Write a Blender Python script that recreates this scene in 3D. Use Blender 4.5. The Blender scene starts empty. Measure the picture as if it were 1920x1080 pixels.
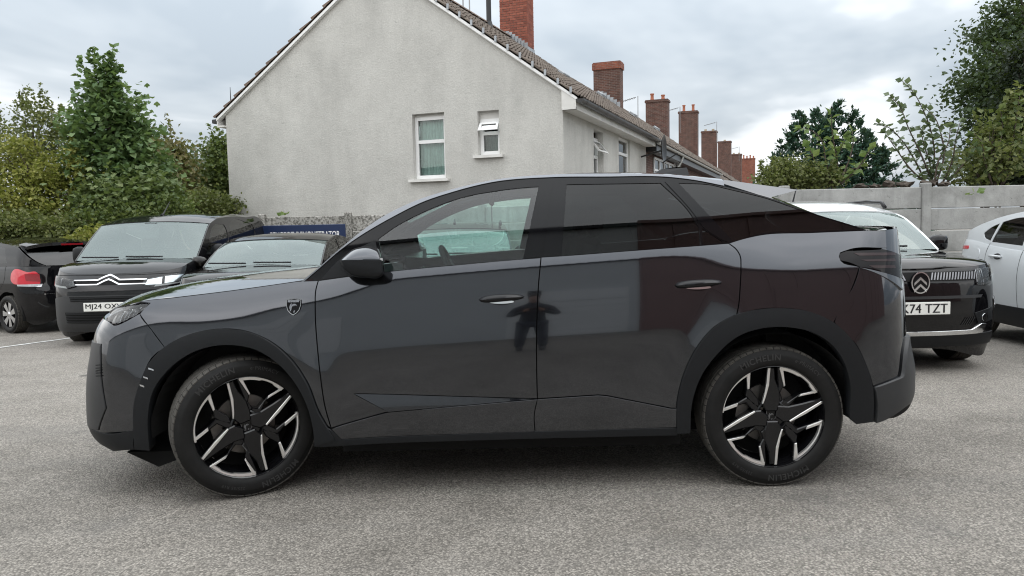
import bpy, bmesh, math, random
import numpy as np
from mathutils import Vector, Matrix, geometry

# ------------------------------------------------------------------ camera
scene = bpy.context.scene
col = scene.collection
R = math.radians
CAM_H = 1.375
FPX = 1442.0                      # focal length in pixels of a 1920 px wide frame
PITCH, ROLL = R(4.64), R(1.2)
cam_d = bpy.data.cameras.new('camera')
cam = bpy.data.objects.new('camera', cam_d)
col.objects.link(cam)
cam_d.sensor_width = 36.0
cam_d.lens = 36.0 * FPX / 1920.0
cam_d.clip_start = 0.05
cam_d.clip_end = 2000.0
_f = Vector((0, math.cos(PITCH), -math.sin(PITCH)))
_u0 = Vector((0, math.sin(PITCH), math.cos(PITCH)))
_r0 = Vector((1, 0, 0))
_r = _r0 * math.cos(ROLL) - _u0 * math.sin(ROLL)
_u = _u0 * math.cos(ROLL) + _r0 * math.sin(ROLL)
m = Matrix.Identity(4)
for i in range(3):
    m[i][0], m[i][1], m[i][2] = _r[i], _u[i], -_f[i]
m[2][3] = CAM_H
cam.matrix_world = m
scene.camera = cam

def at(px, py, Y):
    """point of the place that lies at distance Y along the view and shows at a measured spot"""
    d = _f + _r * ((px - 960) / FPX) + _u * ((540 - py) / FPX)
    k = Y / d.y
    return Vector((d.x * k, Y, CAM_H + d.z * k))

# ------------------------------------------------------------------ sky and sun
world = bpy.data.worlds.new('World')
scene.world = world
world.use_nodes = True
nt = world.node_tree
nt.nodes.clear()
SUN_EL, SUN_AZ = R(52), R(215)    # azimuth clockwise from +Y
def wn(t, **k):
    n = nt.nodes.new(t)
    for a, b in k.items():
        setattr(n, a, b)
    return n
def wl(a, b):
    nt.links.new(a, b)
def wmath(op, a, b=None, clamp=False):
    n = wn('ShaderNodeMath', operation=op, use_clamp=clamp)
    for i, v in enumerate((a, b)):
        if v is None:
            continue
        if isinstance(v, (int, float)):
            n.inputs[i].default_value = v
        else:
            wl(v, n.inputs[i])
    return n.outputs[0]
sky = wn('ShaderNodeTexSky', sky_type='NISHITA', sun_disc=False)
sky.sun_elevation = SUN_EL
sky.sun_rotation = SUN_AZ
sky.air_density = 1.0
sky.dust_density = 3.0
tc = wn('ShaderNodeTexCoord')
sp = wn('ShaderNodeSeparateXYZ')
wl(tc.outputs['Generated'], sp.inputs[0])
up = wmath('MAXIMUM', sp.outputs[2], 0.0)
den = wmath('ADD', up, 0.16)
cb = wn('ShaderNodeCombineXYZ')
wl(wmath('DIVIDE', sp.outputs[0], den), cb.inputs[0])
wl(wmath('DIVIDE', sp.outputs[1], den), cb.inputs[1])
n1 = wn('ShaderNodeTexNoise')
n1.inputs['Scale'].default_value = 0.62
n1.inputs['Detail'].default_value = 5
n1.inputs['Roughness'].default_value = 0.56
n1.inputs['Distortion'].default_value = 0.35
mp = wn('ShaderNodeMapping')
mp.inputs['Location'].default_value = (3.1, 1.7, 0.4)
mp.inputs['Rotation'].default_value = (0, 0, R(28))
mp.inputs['Scale'].default_value = (1.0, 0.62, 1)
wl(cb.outputs[0], mp.inputs[0])
wl(mp.outputs[0], n1.inputs['Vector'])
cr = wn('ShaderNodeValToRGB')
e = cr.color_ramp.elements
e[0].position, e[0].color = 0.40, (3.0, 3.40, 3.78, 1)
e[1].position, e[1].color = 0.60, (6.7, 6.85, 7.0, 1)
x = cr.color_ramp.elements.new(0.50)
x.color = (4.0, 4.35, 4.65, 1)
wl(n1.outputs['Fac'], cr.inputs[0])
grad = wmath('ADD', wmath('MULTIPLY', up, 2.0), 0.80)      # overcast: the zenith is brighter than the horizon
vm = wn('ShaderNodeVectorMath', operation='SCALE')
wl(cr.outputs[0], vm.inputs[0])
wl(grad, vm.inputs['Scale'])
mx = wn('ShaderNodeMix', data_type='RGBA')
mx.inputs['Factor'].default_value = 0.93
wl(sky.outputs[0], mx.inputs['A'])
wl(vm.outputs[0], mx.inputs['B'])
bg = wn('ShaderNodeBackground')
bg.inputs['Strength'].default_value = 0.1
wl(mx.outputs['Result'], bg.inputs[0])
wo = wn('ShaderNodeOutputWorld')
wl(bg.outputs[0], wo.inputs[0])

sun_d = bpy.data.lights.new('sun', 'SUN')
sun_d.energy = 1.2
sun_d.angle = R(176)
sun_d.color = (1.0, 0.93, 0.84)
sun = bpy.data.objects.new('sun', sun_d)
col.objects.link(sun)
sv = Vector((math.sin(SUN_AZ) * math.cos(SUN_EL), math.cos(SUN_AZ) * math.cos(SUN_EL), math.sin(SUN_EL)))
sun.rotation_euler = sv.to_track_quat('Z', 'Y').to_euler()

vs = scene.view_settings
vs.view_transform = 'Standard'
vs.look = 'None'
vs.exposure = 0.76
vs.gamma = 1.0
vs.use_curve_mapping = False
scene.render.engine = 'CYCLES'
scene.cycles.filter_width = 1.1
scene.cycles.max_bounces = 10
scene.cycles.transparent_max_bounces = 24
scene.cycles.caustics_reflective = False
scene.cycles.caustics_refractive = False

# ------------------------------------------------------------------ general helpers
rng = np.random.default_rng(7)
random.seed(7)

def tag(o, label=None, cat=None, group=None, kind=None):
    if label: o['label'] = label
    if cat: o['category'] = cat
    if group: o['group'] = group
    if kind: o['kind'] = kind
    return o

def empty(name, loc=(0, 0, 0), rz=0.0, parent=None):
    o = bpy.data.objects.new(name, None)
    o.empty_display_size = 0.2
    col.objects.link(o)
    o.location = loc
    o.rotation_euler = (0, 0, rz)
    o.parent = parent
    return o

def mk(name, verts, faces, mat, parent=None, normals=None, smooth=False, loc=None):
    me = bpy.data.meshes.new(name)
    me.from_pydata([tuple(v) for v in verts], [], [tuple(f) for f in faces])
    me.update()
    if smooth or normals is not None:
        me.polygons.foreach_set('use_smooth', [True] * len(me.polygons))
    if normals is not None:
        me.normals_split_custom_set_from_vertices([tuple(n) for n in normals])
    if mat is not None:
        me.materials.append(mat)
    o = bpy.data.objects.new(name, me)
    col.objects.link(o)
    o.parent = parent
    if loc is not None:
        o.location = loc
    return o

def link(name, me, parent=None, loc=(0, 0, 0), rot=(0, 0, 0), sc=(1, 1, 1)):
    o = bpy.data.objects.new(name, me)
    col.objects.link(o)
    o.parent = parent
    o.location = loc
    o.rotation_euler = rot
    o.scale = sc
    return o

def copy_tree(o, parent=None):
    c = o.copy()
    col.objects.link(c)
    c.parent = parent
    for ch in list(o.children):
        copy_tree(ch, c)
    return c

class MB:
    """collects simple solids that form ONE mesh"""
    def __init__(s):
        s.v, s.f = [], []
    def add(s, vs_, fs_):
        b = len(s.v)
        s.v += [tuple(v) for v in vs_]
        s.f += [tuple(i + b for i in f) for f in fs_]
        return s
    def box(s, a, b, M=None, ch=0.0):
        x0, y0, z0 = a; x1, y1, z1 = b
        if ch:
            bm = bmesh.new()
            vv = [bm.verts.new(p) for p in ((x0,y0,z0),(x1,y0,z0),(x1,y1,z0),(x0,y1,z0),(x0,y0,z1),(x1,y0,z1),(x1,y1,z1),(x0,y1,z1))]
            for f in ((3,2,1,0),(4,5,6,7),(0,1,5,4),(1,2,6,5),(2,3,7,6),(3,0,4,7)):
                bm.faces.new([vv[i] for i in f])
            bmesh.ops.bevel(bm, geom=bm.edges[:], offset=ch, segments=1, affect='EDGES')
            bm.verts.index_update()
            P = [v.co.copy() for v in bm.verts]
            F = [[v.index for v in f.verts] for f in bm.faces]
            bm.free()
        else:
            P = [Vector(p) for p in ((x0,y0,z0),(x1,y0,z0),(x1,y1,z0),(x0,y1,z0),(x0,y0,z1),(x1,y0,z1),(x1,y1,z1),(x0,y1,z1))]
            F = [(3,2,1,0),(4,5,6,7),(0,1,5,4),(1,2,6,5),(2,3,7,6),(3,0,4,7)]
        if M is not None:
            P = [M @ p for p in P]
        return s.add(P, F)
    def tube(s, pts, r, n=8, caps=True):
        pts = [Vector(p) for p in pts]
        rr = r if isinstance(r, (list, tuple)) else [r] * len(pts)
        V, F = [], []
        prev = None
        for i, p in enumerate(pts):
            d = (pts[min(i + 1, len(pts) - 1)] - pts[max(i - 1, 0)]).normalized()
            if prev is None:
                a = d.orthogonal().normalized()
            else:
                a = (prev - d * prev.dot(d)).normalized()
            prev = a
            b = d.cross(a)
            for k in range(n):
                t = 2 * math.pi * k / n
                V.append(p + (a * math.cos(t) + b * math.sin(t)) * rr[i])
        for i in range(len(pts) - 1):
            for k in range(n):
                k2 = (k + 1) % n
                F.append((i * n + k, i * n + k2, (i + 1) * n + k2, (i + 1) * n + k))
        if caps:
            F.append(tuple(range(n - 1, -1, -1)))
            F.append(tuple((len(pts) - 1) * n + k for k in range(n)))
        return s.add(V, F)
    def prism(s, poly, h0, h1, fn):
        """extrude a 2D polygon; fn(a, b, h) -> point"""
        n = len(poly)
        V = [fn(a, b, h0) for a, b in poly] + [fn(a, b, h1) for a, b in poly]
        F = [tuple(range(n - 1, -1, -1)), tuple(range(n, 2 * n))]
        for i in range(n):
            j = (i + 1) % n
            F.append((i, j, n + j, n + i))
        return s.add(V, F)
    def lathe(s, prof, n=48, fn=lambda r, t, h: (r * math.cos(t), r * math.sin(t), h)):
        """prof: list of (radius, height)"""
        V, F = [], []
        k = len(prof)
        for i in range(n):
            t = 2 * math.pi * i / n
            for r, h in prof:
                V.append(fn(r, t, h))
        for i in range(n):
            j = (i + 1) % n
            for q in range(k - 1):
                F.append((i * k + q, j * k + q, j * k + q + 1, i * k + q + 1))
        return s.add(V, F)
    def build(s, name, mat, parent=None, smooth=False, loc=None, recalc=True, angle=None):
        o = mk(name, s.v, s.f, mat, parent, loc=loc)
        me = o.data
        if recalc:
            bm = bmesh.new(); bm.from_mesh(me)
            bmesh.ops.recalc_face_normals(bm, faces=bm.faces[:])
            bm.to_mesh(me); bm.free()
        if smooth:
            me.polygons.foreach_set('use_smooth', [True] * len(me.polygons))
            if angle:
                me.set_sharp_from_angle(angle=R(angle))
        return o

def text_mesh(s, size=1.0, align='CENTER', extrude=0.0, offset=0.0, spacing=1.0):
    cu = bpy.data.curves.new('text', 'FONT')
    cu.body = s
    cu.size = size
    cu.align_x = align
    cu.align_y = 'CENTER'
    cu.extrude = extrude
    cu.offset = offset
    cu.space_character = spacing
    o = bpy.data.objects.new('text', cu)
    col.objects.link(o)
    bpy.context.view_layer.update()
    dg = bpy.context.evaluated_depsgraph_get()
    me = bpy.data.meshes.new_from_object(o.evaluated_get(dg))
    V = [v.co.copy() for v in me.vertices]
    F = [tuple(p.vertices) for p in me.polygons]
    bpy.data.objects.remove(o)
    bpy.data.curves.remove(cu)
    bpy.data.meshes.remove(me)
    return V, F

# ------------------------------------------------------------------ curves
class PC:
    """monotone cubic through points"""
    def __init__(s, pts):
        a = np.array(sorted(pts), float)
        s.x, s.y = a[:, 0], a[:, 1]
        h = np.diff(s.x); d = np.diff(s.y) / h
        m_ = np.zeros(len(s.x))
        for i in range(1, len(s.x) - 1):
            if d[i - 1] * d[i] > 0:
                w1, w2 = 2 * h[i] + h[i - 1], h[i] + 2 * h[i - 1]
                m_[i] = (w1 + w2) / (w1 / d[i - 1] + w2 / d[i])
        m_[0], m_[-1] = d[0], d[-1]
        s.m, s.h = m_, h
    def __call__(s, q):
        q = np.asarray(q, float)
        i = np.clip(np.searchsorted(s.x, q) - 1, 0, len(s.h) - 1)
        t = (q - s.x[i]) / s.h[i]
        tc_ = np.clip(t, 0, 1)
        h = s.h[i]
        r = ((1 + 2 * tc_) * (1 - tc_) ** 2 * s.y[i] + tc_ * (1 - tc_) ** 2 * h * s.m[i]
             + tc_ ** 2 * (3 - 2 * tc_) * s.y[i + 1] + tc_ ** 2 * (tc_ - 1) * h * s.m[i + 1])
        r = r + np.where(t < 0, t * h * s.m[i], 0) + np.where(t > 1, (t - 1) * h * s.m[i + 1], 0)
        return r

class NC:
    """natural cubic spline"""
    def __init__(s, pts):
        a = np.array(sorted(pts), float)
        s.x, s.y = a[:, 0], a[:, 1]
        n = len(s.x); h = np.diff(s.x)
        A = np.zeros((n, n)); b = np.zeros(n)
        A[0, 0] = A[-1, -1] = 1
        for i in range(1, n - 1):
            A[i, i - 1], A[i, i], A[i, i + 1] = h[i - 1], 2 * (h[i - 1] + h[i]), h[i]
            b[i] = 6 * ((s.y[i + 1] - s.y[i]) / h[i] - (s.y[i] - s.y[i - 1]) / h[i - 1])
        s.M, s.h = np.linalg.solve(A, b), h
    def __call__(s, q):
        q = np.asarray(q, float)
        i = np.clip(np.searchsorted(s.x, q) - 1, 0, len(s.h) - 1)
        h = s.h[i]
        qq = np.clip(q, s.x[0], s.x[-1])
        a = (s.x[i + 1] - qq) / h; b = (qq - s.x[i]) / h
        r = a * s.y[i] + b * s.y[i + 1] + ((a ** 3 - a) * s.M[i] + (b ** 3 - b) * s.M[i + 1]) * h * h / 6
        s0 = (s.y[1] - s.y[0]) / s.h[0] - s.h[0] * (2 * s.M[0] + s.M[1]) / 6
        s1 = (s.y[-1] - s.y[-2]) / s.h[-1] + s.h[-1] * (s.M[-2] + 2 * s.M[-1]) / 6
        return r + np.minimum(q - s.x[0], 0) * s0 + np.maximum(q - s.x[-1], 0) * s1

def sstep(a, b, x):
    t = np.clip((np.asarray(x, float) - a) / (b - a), 0, 1)
    return t * t * (3 - 2 * t)

def crom(P, step):
    """smooth curve through P (n x k), evenly resampled"""
    P = np.asarray(P, float)
    if len(P) == 2:
        d = P
    else:
        Q = np.vstack([2 * P[0] - P[1], P, 2 * P[-1] - P[-2]])
        out = []
        for i in range(1, len(Q) - 2):
            p0, p1, p2, p3 = Q[i - 1], Q[i], Q[i + 1], Q[i + 2]
            t = np.linspace(0, 1, 24, endpoint=False)[:, None]
            # centripetal-ish: limit the tangents by the neighbouring chord lengths
            l01 = max(np.linalg.norm(p1 - p0), 1e-9); l12 = max(np.linalg.norm(p2 - p1), 1e-9); l23 = max(np.linalg.norm(p3 - p2), 1e-9)
            m1 = ((p1 - p0) / l01 * l12 + (p2 - p1) / l12 * l01) / (l01 + l12) * l12
            m2 = ((p2 - p1) / l12 * l23 + (p3 - p2) / l23 * l12) / (l12 + l23) * l12
            out.append((2 * t ** 3 - 3 * t ** 2 + 1) * p1 + (t ** 3 - 2 * t ** 2 + t) * m1 + (-2 * t ** 3 + 3 * t ** 2) * p2 + (t ** 3 - t ** 2) * m2)
        d = np.vstack(out + [P[-1:]])
    L = np.concatenate([[0], np.cumsum(np.linalg.norm(np.diff(d, axis=0), axis=1))])
    n = max(1, int(round(L[-1] / step)))
    q = np.linspace(0, L[-1], n + 1)
    return np.stack([np.interp(q, L, d[:, k]) for k in range(d.shape[1])], 1)

def loop(*segs, step=0.02):
    out = []
    for s_ in segs:
        c = crom(np.array(s_, float), step)
        if out and np.linalg.norm(out[-1] - c[0]) < 1e-5:
            c = c[1:]
        out += list(c)
    if np.linalg.norm(out[0] - out[-1]) < step * 0.3:
        out.pop()
    return np.array(out)

def in_poly(P, poly):
    x, y = P[:, 0], P[:, 1]
    r = np.zeros(len(P), bool)
    n = len(poly)
    for i in range(n):
        x1, y1 = poly[i]; x2, y2 = poly[(i + 1) % n]
        if y1 == y2:
            continue
        c = ((y1 > y) != (y2 > y)) & (x < (x2 - x1) * (y - y1) / (y2 - y1) + x1)
        r ^= c
    return r

def inset(poly, d):
    """move a closed 2D outline inwards by d"""
    p = np.asarray(poly, float)
    a = np.roll(p, 1, 0); b = np.roll(p, -1, 0)
    area = 0.5 * np.sum(p[:, 0] * b[:, 1] - b[:, 0] * p[:, 1])
    t1 = p - a; t2 = b - p
    t1 /= np.maximum(np.linalg.norm(t1, axis=1), 1e-9)[:, None]; t2 /= np.maximum(np.linalg.norm(t2, axis=1), 1e-9)[:, None]
    n1_ = np.stack([-t1[:, 1], t1[:, 0]], 1); n2_ = np.stack([-t2[:, 1], t2[:, 0]], 1)
    nn = n1_ + n2_
    nn /= np.maximum(np.linalg.norm(nn, axis=1), 0.5)[:, None]
    k = 1 / np.maximum((nn * n1_).sum(1), 0.6)
    return p + nn * (d * k)[:, None] * (1 if area > 0 else -1)

def patch_mesh(posfn, outer, holes=(), step=0.03, off=0.0, rim=0.012, flip_y=False, gap=0.0, eps=1e-3):
    """triangulate a 2D outline, lay it on a curved surface, fold its edge back by rim.
    posfn(a, b) -> array of (x, w, z); returns verts, faces, normals"""
    if gap:
        outer = inset(outer, gap)
        holes = [inset(h, -gap) for h in holes]
    loops = [np.asarray(outer)] + [np.asarray(h) for h in holes]
    B = np.vstack(loops)
    mn, mx_ = outer.min(0), outer.max(0)
    gx = np.arange(mn[0] + step * 0.5, mx_[0], step); gz = np.arange(mn[1] + step * 0.5, mx_[1], step)
    G = np.array([(a, b) for i, a in enumerate(gx) for b in (gz + (step * 0.25 if i % 2 else -step * 0.25))]) if len(gx) and len(gz) else np.zeros((0, 2))
    if len(G):
        k = in_poly(G, loops[0])
        for h in loops[1:]:
            k &= ~in_poly(G, h)
        G = G[k]
    if len(G):
        d = np.sqrt(((G[:, None, :] - B[None]) ** 2).sum(2)).min(1)
        G = G[d > step * 0.42]
    P = np.vstack([B, G]) if len(G) else B
    E = []
    b = 0
    for L in loops:
        n = len(L)
        E += [(b + i, b + (i + 1) % n) for i in range(n)]
        b += n
    r = geometry.delaunay_2d_cdt([Vector(p) for p in P], E, [], 0, 1e-7)
    V2 = np.array([tuple(v) for v in r[0]]); T = np.array([f for f in r[2] if len(f) == 3])
    orig = r[3]
    c = V2[T].mean(1)
    k = in_poly(c, loops[0])
    for h in loops[1:]:
        k &= ~in_poly(c, h)
    T = T[k]
    remap = {}
    for i, o_ in enumerate(orig):
        for q in o_:
            remap[q] = i
    def ev(q):
        p = np.array(posfn(q[:, 0], q[:, 1])).T
        pa = np.array(posfn(q[:, 0] + eps, q[:, 1])).T - np.array(posfn(q[:, 0] - eps, q[:, 1])).T
        pb = np.array(posfn(q[:, 0], q[:, 1] + eps)).T - np.array(posfn(q[:, 0], q[:, 1] - eps)).T
        n = np.cross(pa, pb)
        n /= np.maximum(np.linalg.norm(n, axis=1), 1e-12)[:, None]
        return p, n
    P3, N3 = ev(V2)
    # orient normals outwards
    s_ = np.sign((N3[:, 1]).mean()) if abs(N3[:, 1].mean()) > 0.15 else np.sign(N3[:, 2].mean())
    N3 = N3 * (s_ if s_ != 0 else 1)
    P3 = P3 + N3 * off
    V = list(P3); N = list(N3); F = []
    fn = np.cross(P3[T[:, 1]] - P3[T[:, 0]], P3[T[:, 2]] - P3[T[:, 0]])
    d = (fn * N3[T].mean(1)).sum(1)
    for t, q in zip(T, d):
        F.append((t[0], t[1], t[2]) if q > 0 else (t[0], t[2], t[1]))
    if rim:
        b = 0
        for li, L in enumerate(loops):
            n = len(L)
            idx = [remap.get(b + i, b + i) for i in range(n)]
            b += n
            base = len(V)
            for i in range(n):
                p, nn = P3[idx[i]], N3[idx[i]]
                tg = P3[idx[(i + 1) % n]] - P3[idx[i - 1]]
                on = np.cross(tg, nn)
                l_ = np.linalg.norm(on)
                on = on / l_ if l_ > 1e-9 else nn
                a2 = 0.5 * np.sum(L[:, 0] * np.roll(L[:, 1], -1) - np.roll(L[:, 0], -1) * L[:, 1])
                V += [p, p - nn * rim]
                N += [on * 0.75 + nn * 0.55, on]
            for i in range(n):
                j = (i + 1) % n
                F.append((base + 2 * i, base + 2 * i + 1, base + 2 * j + 1, base + 2 * j))
            # orientation of the rim
            f0 = F[-n]
            fnv = np.cross(V[f0[1]] - V[f0[0]], V[f0[3]] - V[f0[0]])
            # outward = away from inside of the outline
            mid2 = (L[0] + L[1]) / 2
            e2 = L[1] - L[0]
            nrm2 = np.array([e2[1], -e2[0]]) / max(np.linalg.norm(e2), 1e-9)
            ins = in_poly(np.array([mid2 + nrm2 * 1e-4]), L)[0]
            if li > 0:
                ins = not ins
            if ins:
                nrm2 = -nrm2
            pa = np.array(posfn(np.array([mid2[0]]), np.array([mid2[1]]))).T[0]
            pb = np.array(posfn(np.array([mid2[0] + nrm2[0] * 1e-3]), np.array([mid2[1] + nrm2[1] * 1e-3]))).T[0]
            ow = pb - pa
            if np.dot(fnv, ow) < 0:
                for q in range(len(F) - n, len(F)):
                    F[q] = F[q][::-1]
            if np.dot(N[base + 1], ow) < 0:
                for q in range(base, len(N)):
                    N[q] = N[q]
                    nn = N3[idx[(q - base) // 2]]
                    if (q - base) % 2 == 0:
                        N[q] = -(N[q] - nn * 0.55) + nn * 0.55
                    else:
                        N[q] = -N[q]
    V = np.array(V); N = np.array(N)
    N /= np.maximum(np.linalg.norm(N, axis=1), 1e-9)[:, None]
    if not flip_y:                      # near side: outwards is -y
        V = V * np.array([1, -1, 1]); N = N * np.array([1, -1, 1])
        F = [f[::-1] for f in F]
    return V, F, N

# ------------------------------------------------------------------ materials
class NB:
    """small node-tree builder"""
    def __init__(s, name):
        s.m = bpy.data.materials.new(name)
        s.m.use_nodes = True
        s.t = s.m.node_tree
        s.t.nodes.clear()
        s.out = s.n('ShaderNodeOutputMaterial')
    def n(s, t, ins=None, **k):
        q = s.t.nodes.new(t)
        for a, b in k.items():
            setattr(q, a, b)
        for a, b in (ins or {}).items():
            s.set(q.inputs[a], b)
        return q
    def set(s, sock, v):
        if isinstance(v, bpy.types.NodeSocket):
            s.t.links.new(v, sock)
        elif isinstance(v, (tuple, list)) and len(v) == 3 and sock.type == 'RGBA':
            sock.default_value = (*v, 1)
        else:
            sock.default_value = v
    def coord(s, kind='Object', scale=(1, 1, 1), rot=(0, 0, 0), loc=(0, 0, 0)):
        c = s.n('ShaderNodeTexCoord')
        return s.n('ShaderNodeMapping', {0: c.outputs[kind], 'Scale': scale, 'Rotation': rot, 'Location': loc}).outputs[0]
    def noise(s, vec, scale, detail=4, rough=0.55, dist=0.0):
        return s.n('ShaderNodeTexNoise', {'Vector': vec, 'Scale': scale, 'Detail': detail, 'Roughness': rough, 'Distortion': dist}).outputs['Fac']
    def ramp(s, f, stops, interp='LINEAR'):
        q = s.n('ShaderNodeValToRGB', {0: f})
        q.color_ramp.interpolation = interp
        e = q.color_ramp.elements
        while len(e) < len(stops):
            e.new(0.5)
        for el, (p, c) in zip(e, stops):
            el.position = p
            el.color = (*c, 1) if isinstance(c, (tuple, list)) else (c, c, c, 1)
        return q.outputs[0]
    def mix(s, f, a, b, mode='MIX'):
        q = s.n('ShaderNodeMix', data_type='RGBA', blend_type=mode)
        s.set(q.inputs['Factor'], f); s.set(q.inputs['A'], a); s.set(q.inputs['B'], b)
        return q.outputs['Result']
    def math(s, op, a, b=0.0, clamp=False):
        return s.n('ShaderNodeMath', {0: a, 1: b}, operation=op, use_clamp=clamp).outputs[0]
    def bump(s, h, strength=0.3, dist=0.01, normal=None):
        q = s.n('ShaderNodeBump', {'Height': h, 'Strength': strength, 'Distance': dist})
        if normal is not None:
            s.set(q.inputs['Normal'], normal)
        return q.outputs[0]
    def pbr(s, base, rough=0.5, metal=0.0, normal=None, **k):
        q = s.n('ShaderNodeBsdfPrincipled', {'Base Color': base, 'Roughness': rough, 'Metallic': metal})
        if normal is not None:
            s.set(q.inputs['Normal'], normal)
        for a, b in k.items():
            s.set(q.inputs[a], b)
        return q.outputs[0]
    def done(s, sh):
        s.t.links.new(sh, s.out.inputs['Surface'])
        return s.m

MATS = {}
def simple(name, base, rough=0.5, metal=0.0, var=0.0, scale=6.0, **k):
    b = NB(name)
    c = base
    if var:
        n = b.noise(b.coord(), scale, 5)
        c = b.mix(n, tuple(max(0, v * (1 - var)) for v in base), tuple(v * (1 + var) for v in base))
    MATS[name] = b.done(b.pbr(c, rough, metal, **k))
    return MATS[name]

def car_paint(name, base, metal=0.5, rough=0.38, dust=0.0, coat=1.0):
    b = NB(name)
    co = b.coord()
    c = base
    if dust:
        n = b.noise(co, 3.0, 6, 0.65)
        sp = b.n('ShaderNodeSeparateXYZ', {0: b.n('ShaderNodeTexCoord').outputs['Object']}).outputs[2]
        low = b.math('MULTIPLY', b.math('SUBTRACT', 0.62, sp), 1.6, True)           # road dirt thrown up along the bottom
        f = b.math('MULTIPLY', b.math('MULTIPLY', n, low), dust, True)
        c = b.mix(f, base, (0.10, 0.095, 0.085))
    nrm = None
    MATS[name] = b.done(b.pbr(c, rough, metal, nrm, **{'Coat Weight': coat, 'Coat Roughness': 0.015, 'Coat IOR': 1.5}))
    return MATS[name]

def glass(name, tint, ior=1.5, dust_sheen=0.0):
    b = NB(name)
    fr = b.n('ShaderNodeFresnel', {'IOR': ior}).outputs[0]
    tr = b.n('ShaderNodeBsdfTransparent', {'Color': tint}).outputs[0]
    gl = b.n('ShaderNodeBsdfGlossy', {'Color': (0.90, 1.0, 0.98) if dust_sheen else (1, 1, 1), 'Roughness': 0.0}).outputs[0]
    sh = b.n('ShaderNodeMixShader', {0: fr, 1: tr, 2: gl}).outputs[0]
    if dust_sheen:
        f = dust_sheen
        df = b.n('ShaderNodeBsdfDiffuse', {'Color': (0.60, 0.72, 0.71)}).outputs[0]  # thin dust film, tinted pale teal to paint in the sky's reflection
        sh = b.n('ShaderNodeMixShader', {0: f, 1: sh, 2: df}).outputs[0]
    MATS[name] = b.done(sh)
    return MATS[name]

car_paint('paint_grey', (0.056, 0.0595, 0.068), 0.95, 0.08, dust=0.2)
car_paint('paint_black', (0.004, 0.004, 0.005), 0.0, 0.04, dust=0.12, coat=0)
car_paint('paint_van', (0.006, 0.006, 0.007), 0.0, 0.06, dust=0.12, coat=0)
car_paint('paint_brown_black', (0.006, 0.0052, 0.0048), 0.0, 0.05, coat=0)
car_paint('paint_white', (0.72, 0.73, 0.74), 0.0, 0.35, dust=0.1)
car_paint('paint_pearl', (0.60, 0.63, 0.65), 0.0, 0.35, dust=0.1)
simple('gloss_black', (0.004, 0.004, 0.005), 0.05, **{'Specular IOR Level': 0.38})
simple('plastic', (0.0085, 0.0095, 0.011), 0.48, var=0.25, scale=40, **{'Specular IOR Level': 0.3})
simple('plastic_grey', (0.024, 0.025, 0.027), 0.45, var=0.2, scale=30)
simple('void', (0.003, 0.003, 0.003), 0.9)
simple('liner', (0.006, 0.006, 0.006), 0.85)
simple('alloy_black', (0.006, 0.006, 0.007), 0.12)
simple('machined', (0.90, 0.89, 0.87), 0.32, 0.9)
simple('chrome', (0.82, 0.83, 0.85), 0.07, 1.0)
simple('satin_trim', (0.24, 0.25, 0.27), 0.25, 1.0)
simple('brake', (0.16, 0.15, 0.14), 0.45, 0.8, var=0.4, scale=30)
simple('interior', (0.020, 0.021, 0.023), 0.7)
simple('interior_light', (0.22, 0.21, 0.20), 0.8)
simple('headliner', (0.22, 0.225, 0.22), 0.9)
simple('plate_white', (0.78, 0.78, 0.74), 0.35)
simple('plate_ink', (0.012, 0.012, 0.014), 0.4)
simple('white_mark', (0.8, 0.8, 0.8), 0.35)
simple('lamp_silver', (0.75, 0.76, 0.78), 0.12, 1.0)
simple('lamp_red', (0.55, 0.01, 0.025), 0.12, **{'Coat Weight': 1.0})
simple('lamp_dark', (0.005, 0.004, 0.005), 0.05, **{'Specular IOR Level': 0.25})
simple('lamp_claw', (0.022, 0.008, 0.009), 0.1, **{'Specular IOR Level': 0.4})
simple('lamp_red_deep', (0.25, 0.006, 0.012), 0.12, **{'Coat Weight': 1.0})
simple('satin_dim', (0.22, 0.22, 0.23), 0.3, 0.8)
simple('lamp_white', (0.75, 0.75, 0.75), 0.2)
simple('rubber_seal', (0.008, 0.008, 0.009), 0.55)
glass('glass_clear', (0.72, 0.90, 0.85), 1.85)
glass('glass_screen', (0.72, 0.86, 0.83), 2.1, dust_sheen=0.07)
glass('glass_tint', (0.07, 0.085, 0.085), 1.55)
glass('glass_dark', (0.035, 0.04, 0.042), 1.6)
glass('glass_lamp', (0.92, 0.95, 0.95), 1.5)
glass('glass_house', (0.86, 0.93, 0.91), 1.5)

def tyre_mat():
    b = NB('tyre')
    co = b.coord()
    n = b.noise(co, 14, 6, 0.65)
    c = b.ramp(n, [(0.35, (0.006, 0.006, 0.006)), (0.75, (0.013, 0.0125, 0.012))])
    MATS['tyre'] = b.done(b.pbr(c, 0.62, 0, b.bump(b.noise(co, 180, 3), 0.15, 0.002), **{'Specular IOR Level': 0.28}))
    b = NB('tread')
    co = b.coord()
    c = b.ramp(b.noise(co, 22, 6, 0.7), [(0.3, (0.040, 0.037, 0.032)), (0.75, (0.085, 0.079, 0.070))])
    MATS['tread'] = b.done(b.pbr(c, 0.85))
    simple('tyre_letter', (0.030, 0.030, 0.030), 0.5)
tyre_mat()

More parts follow.
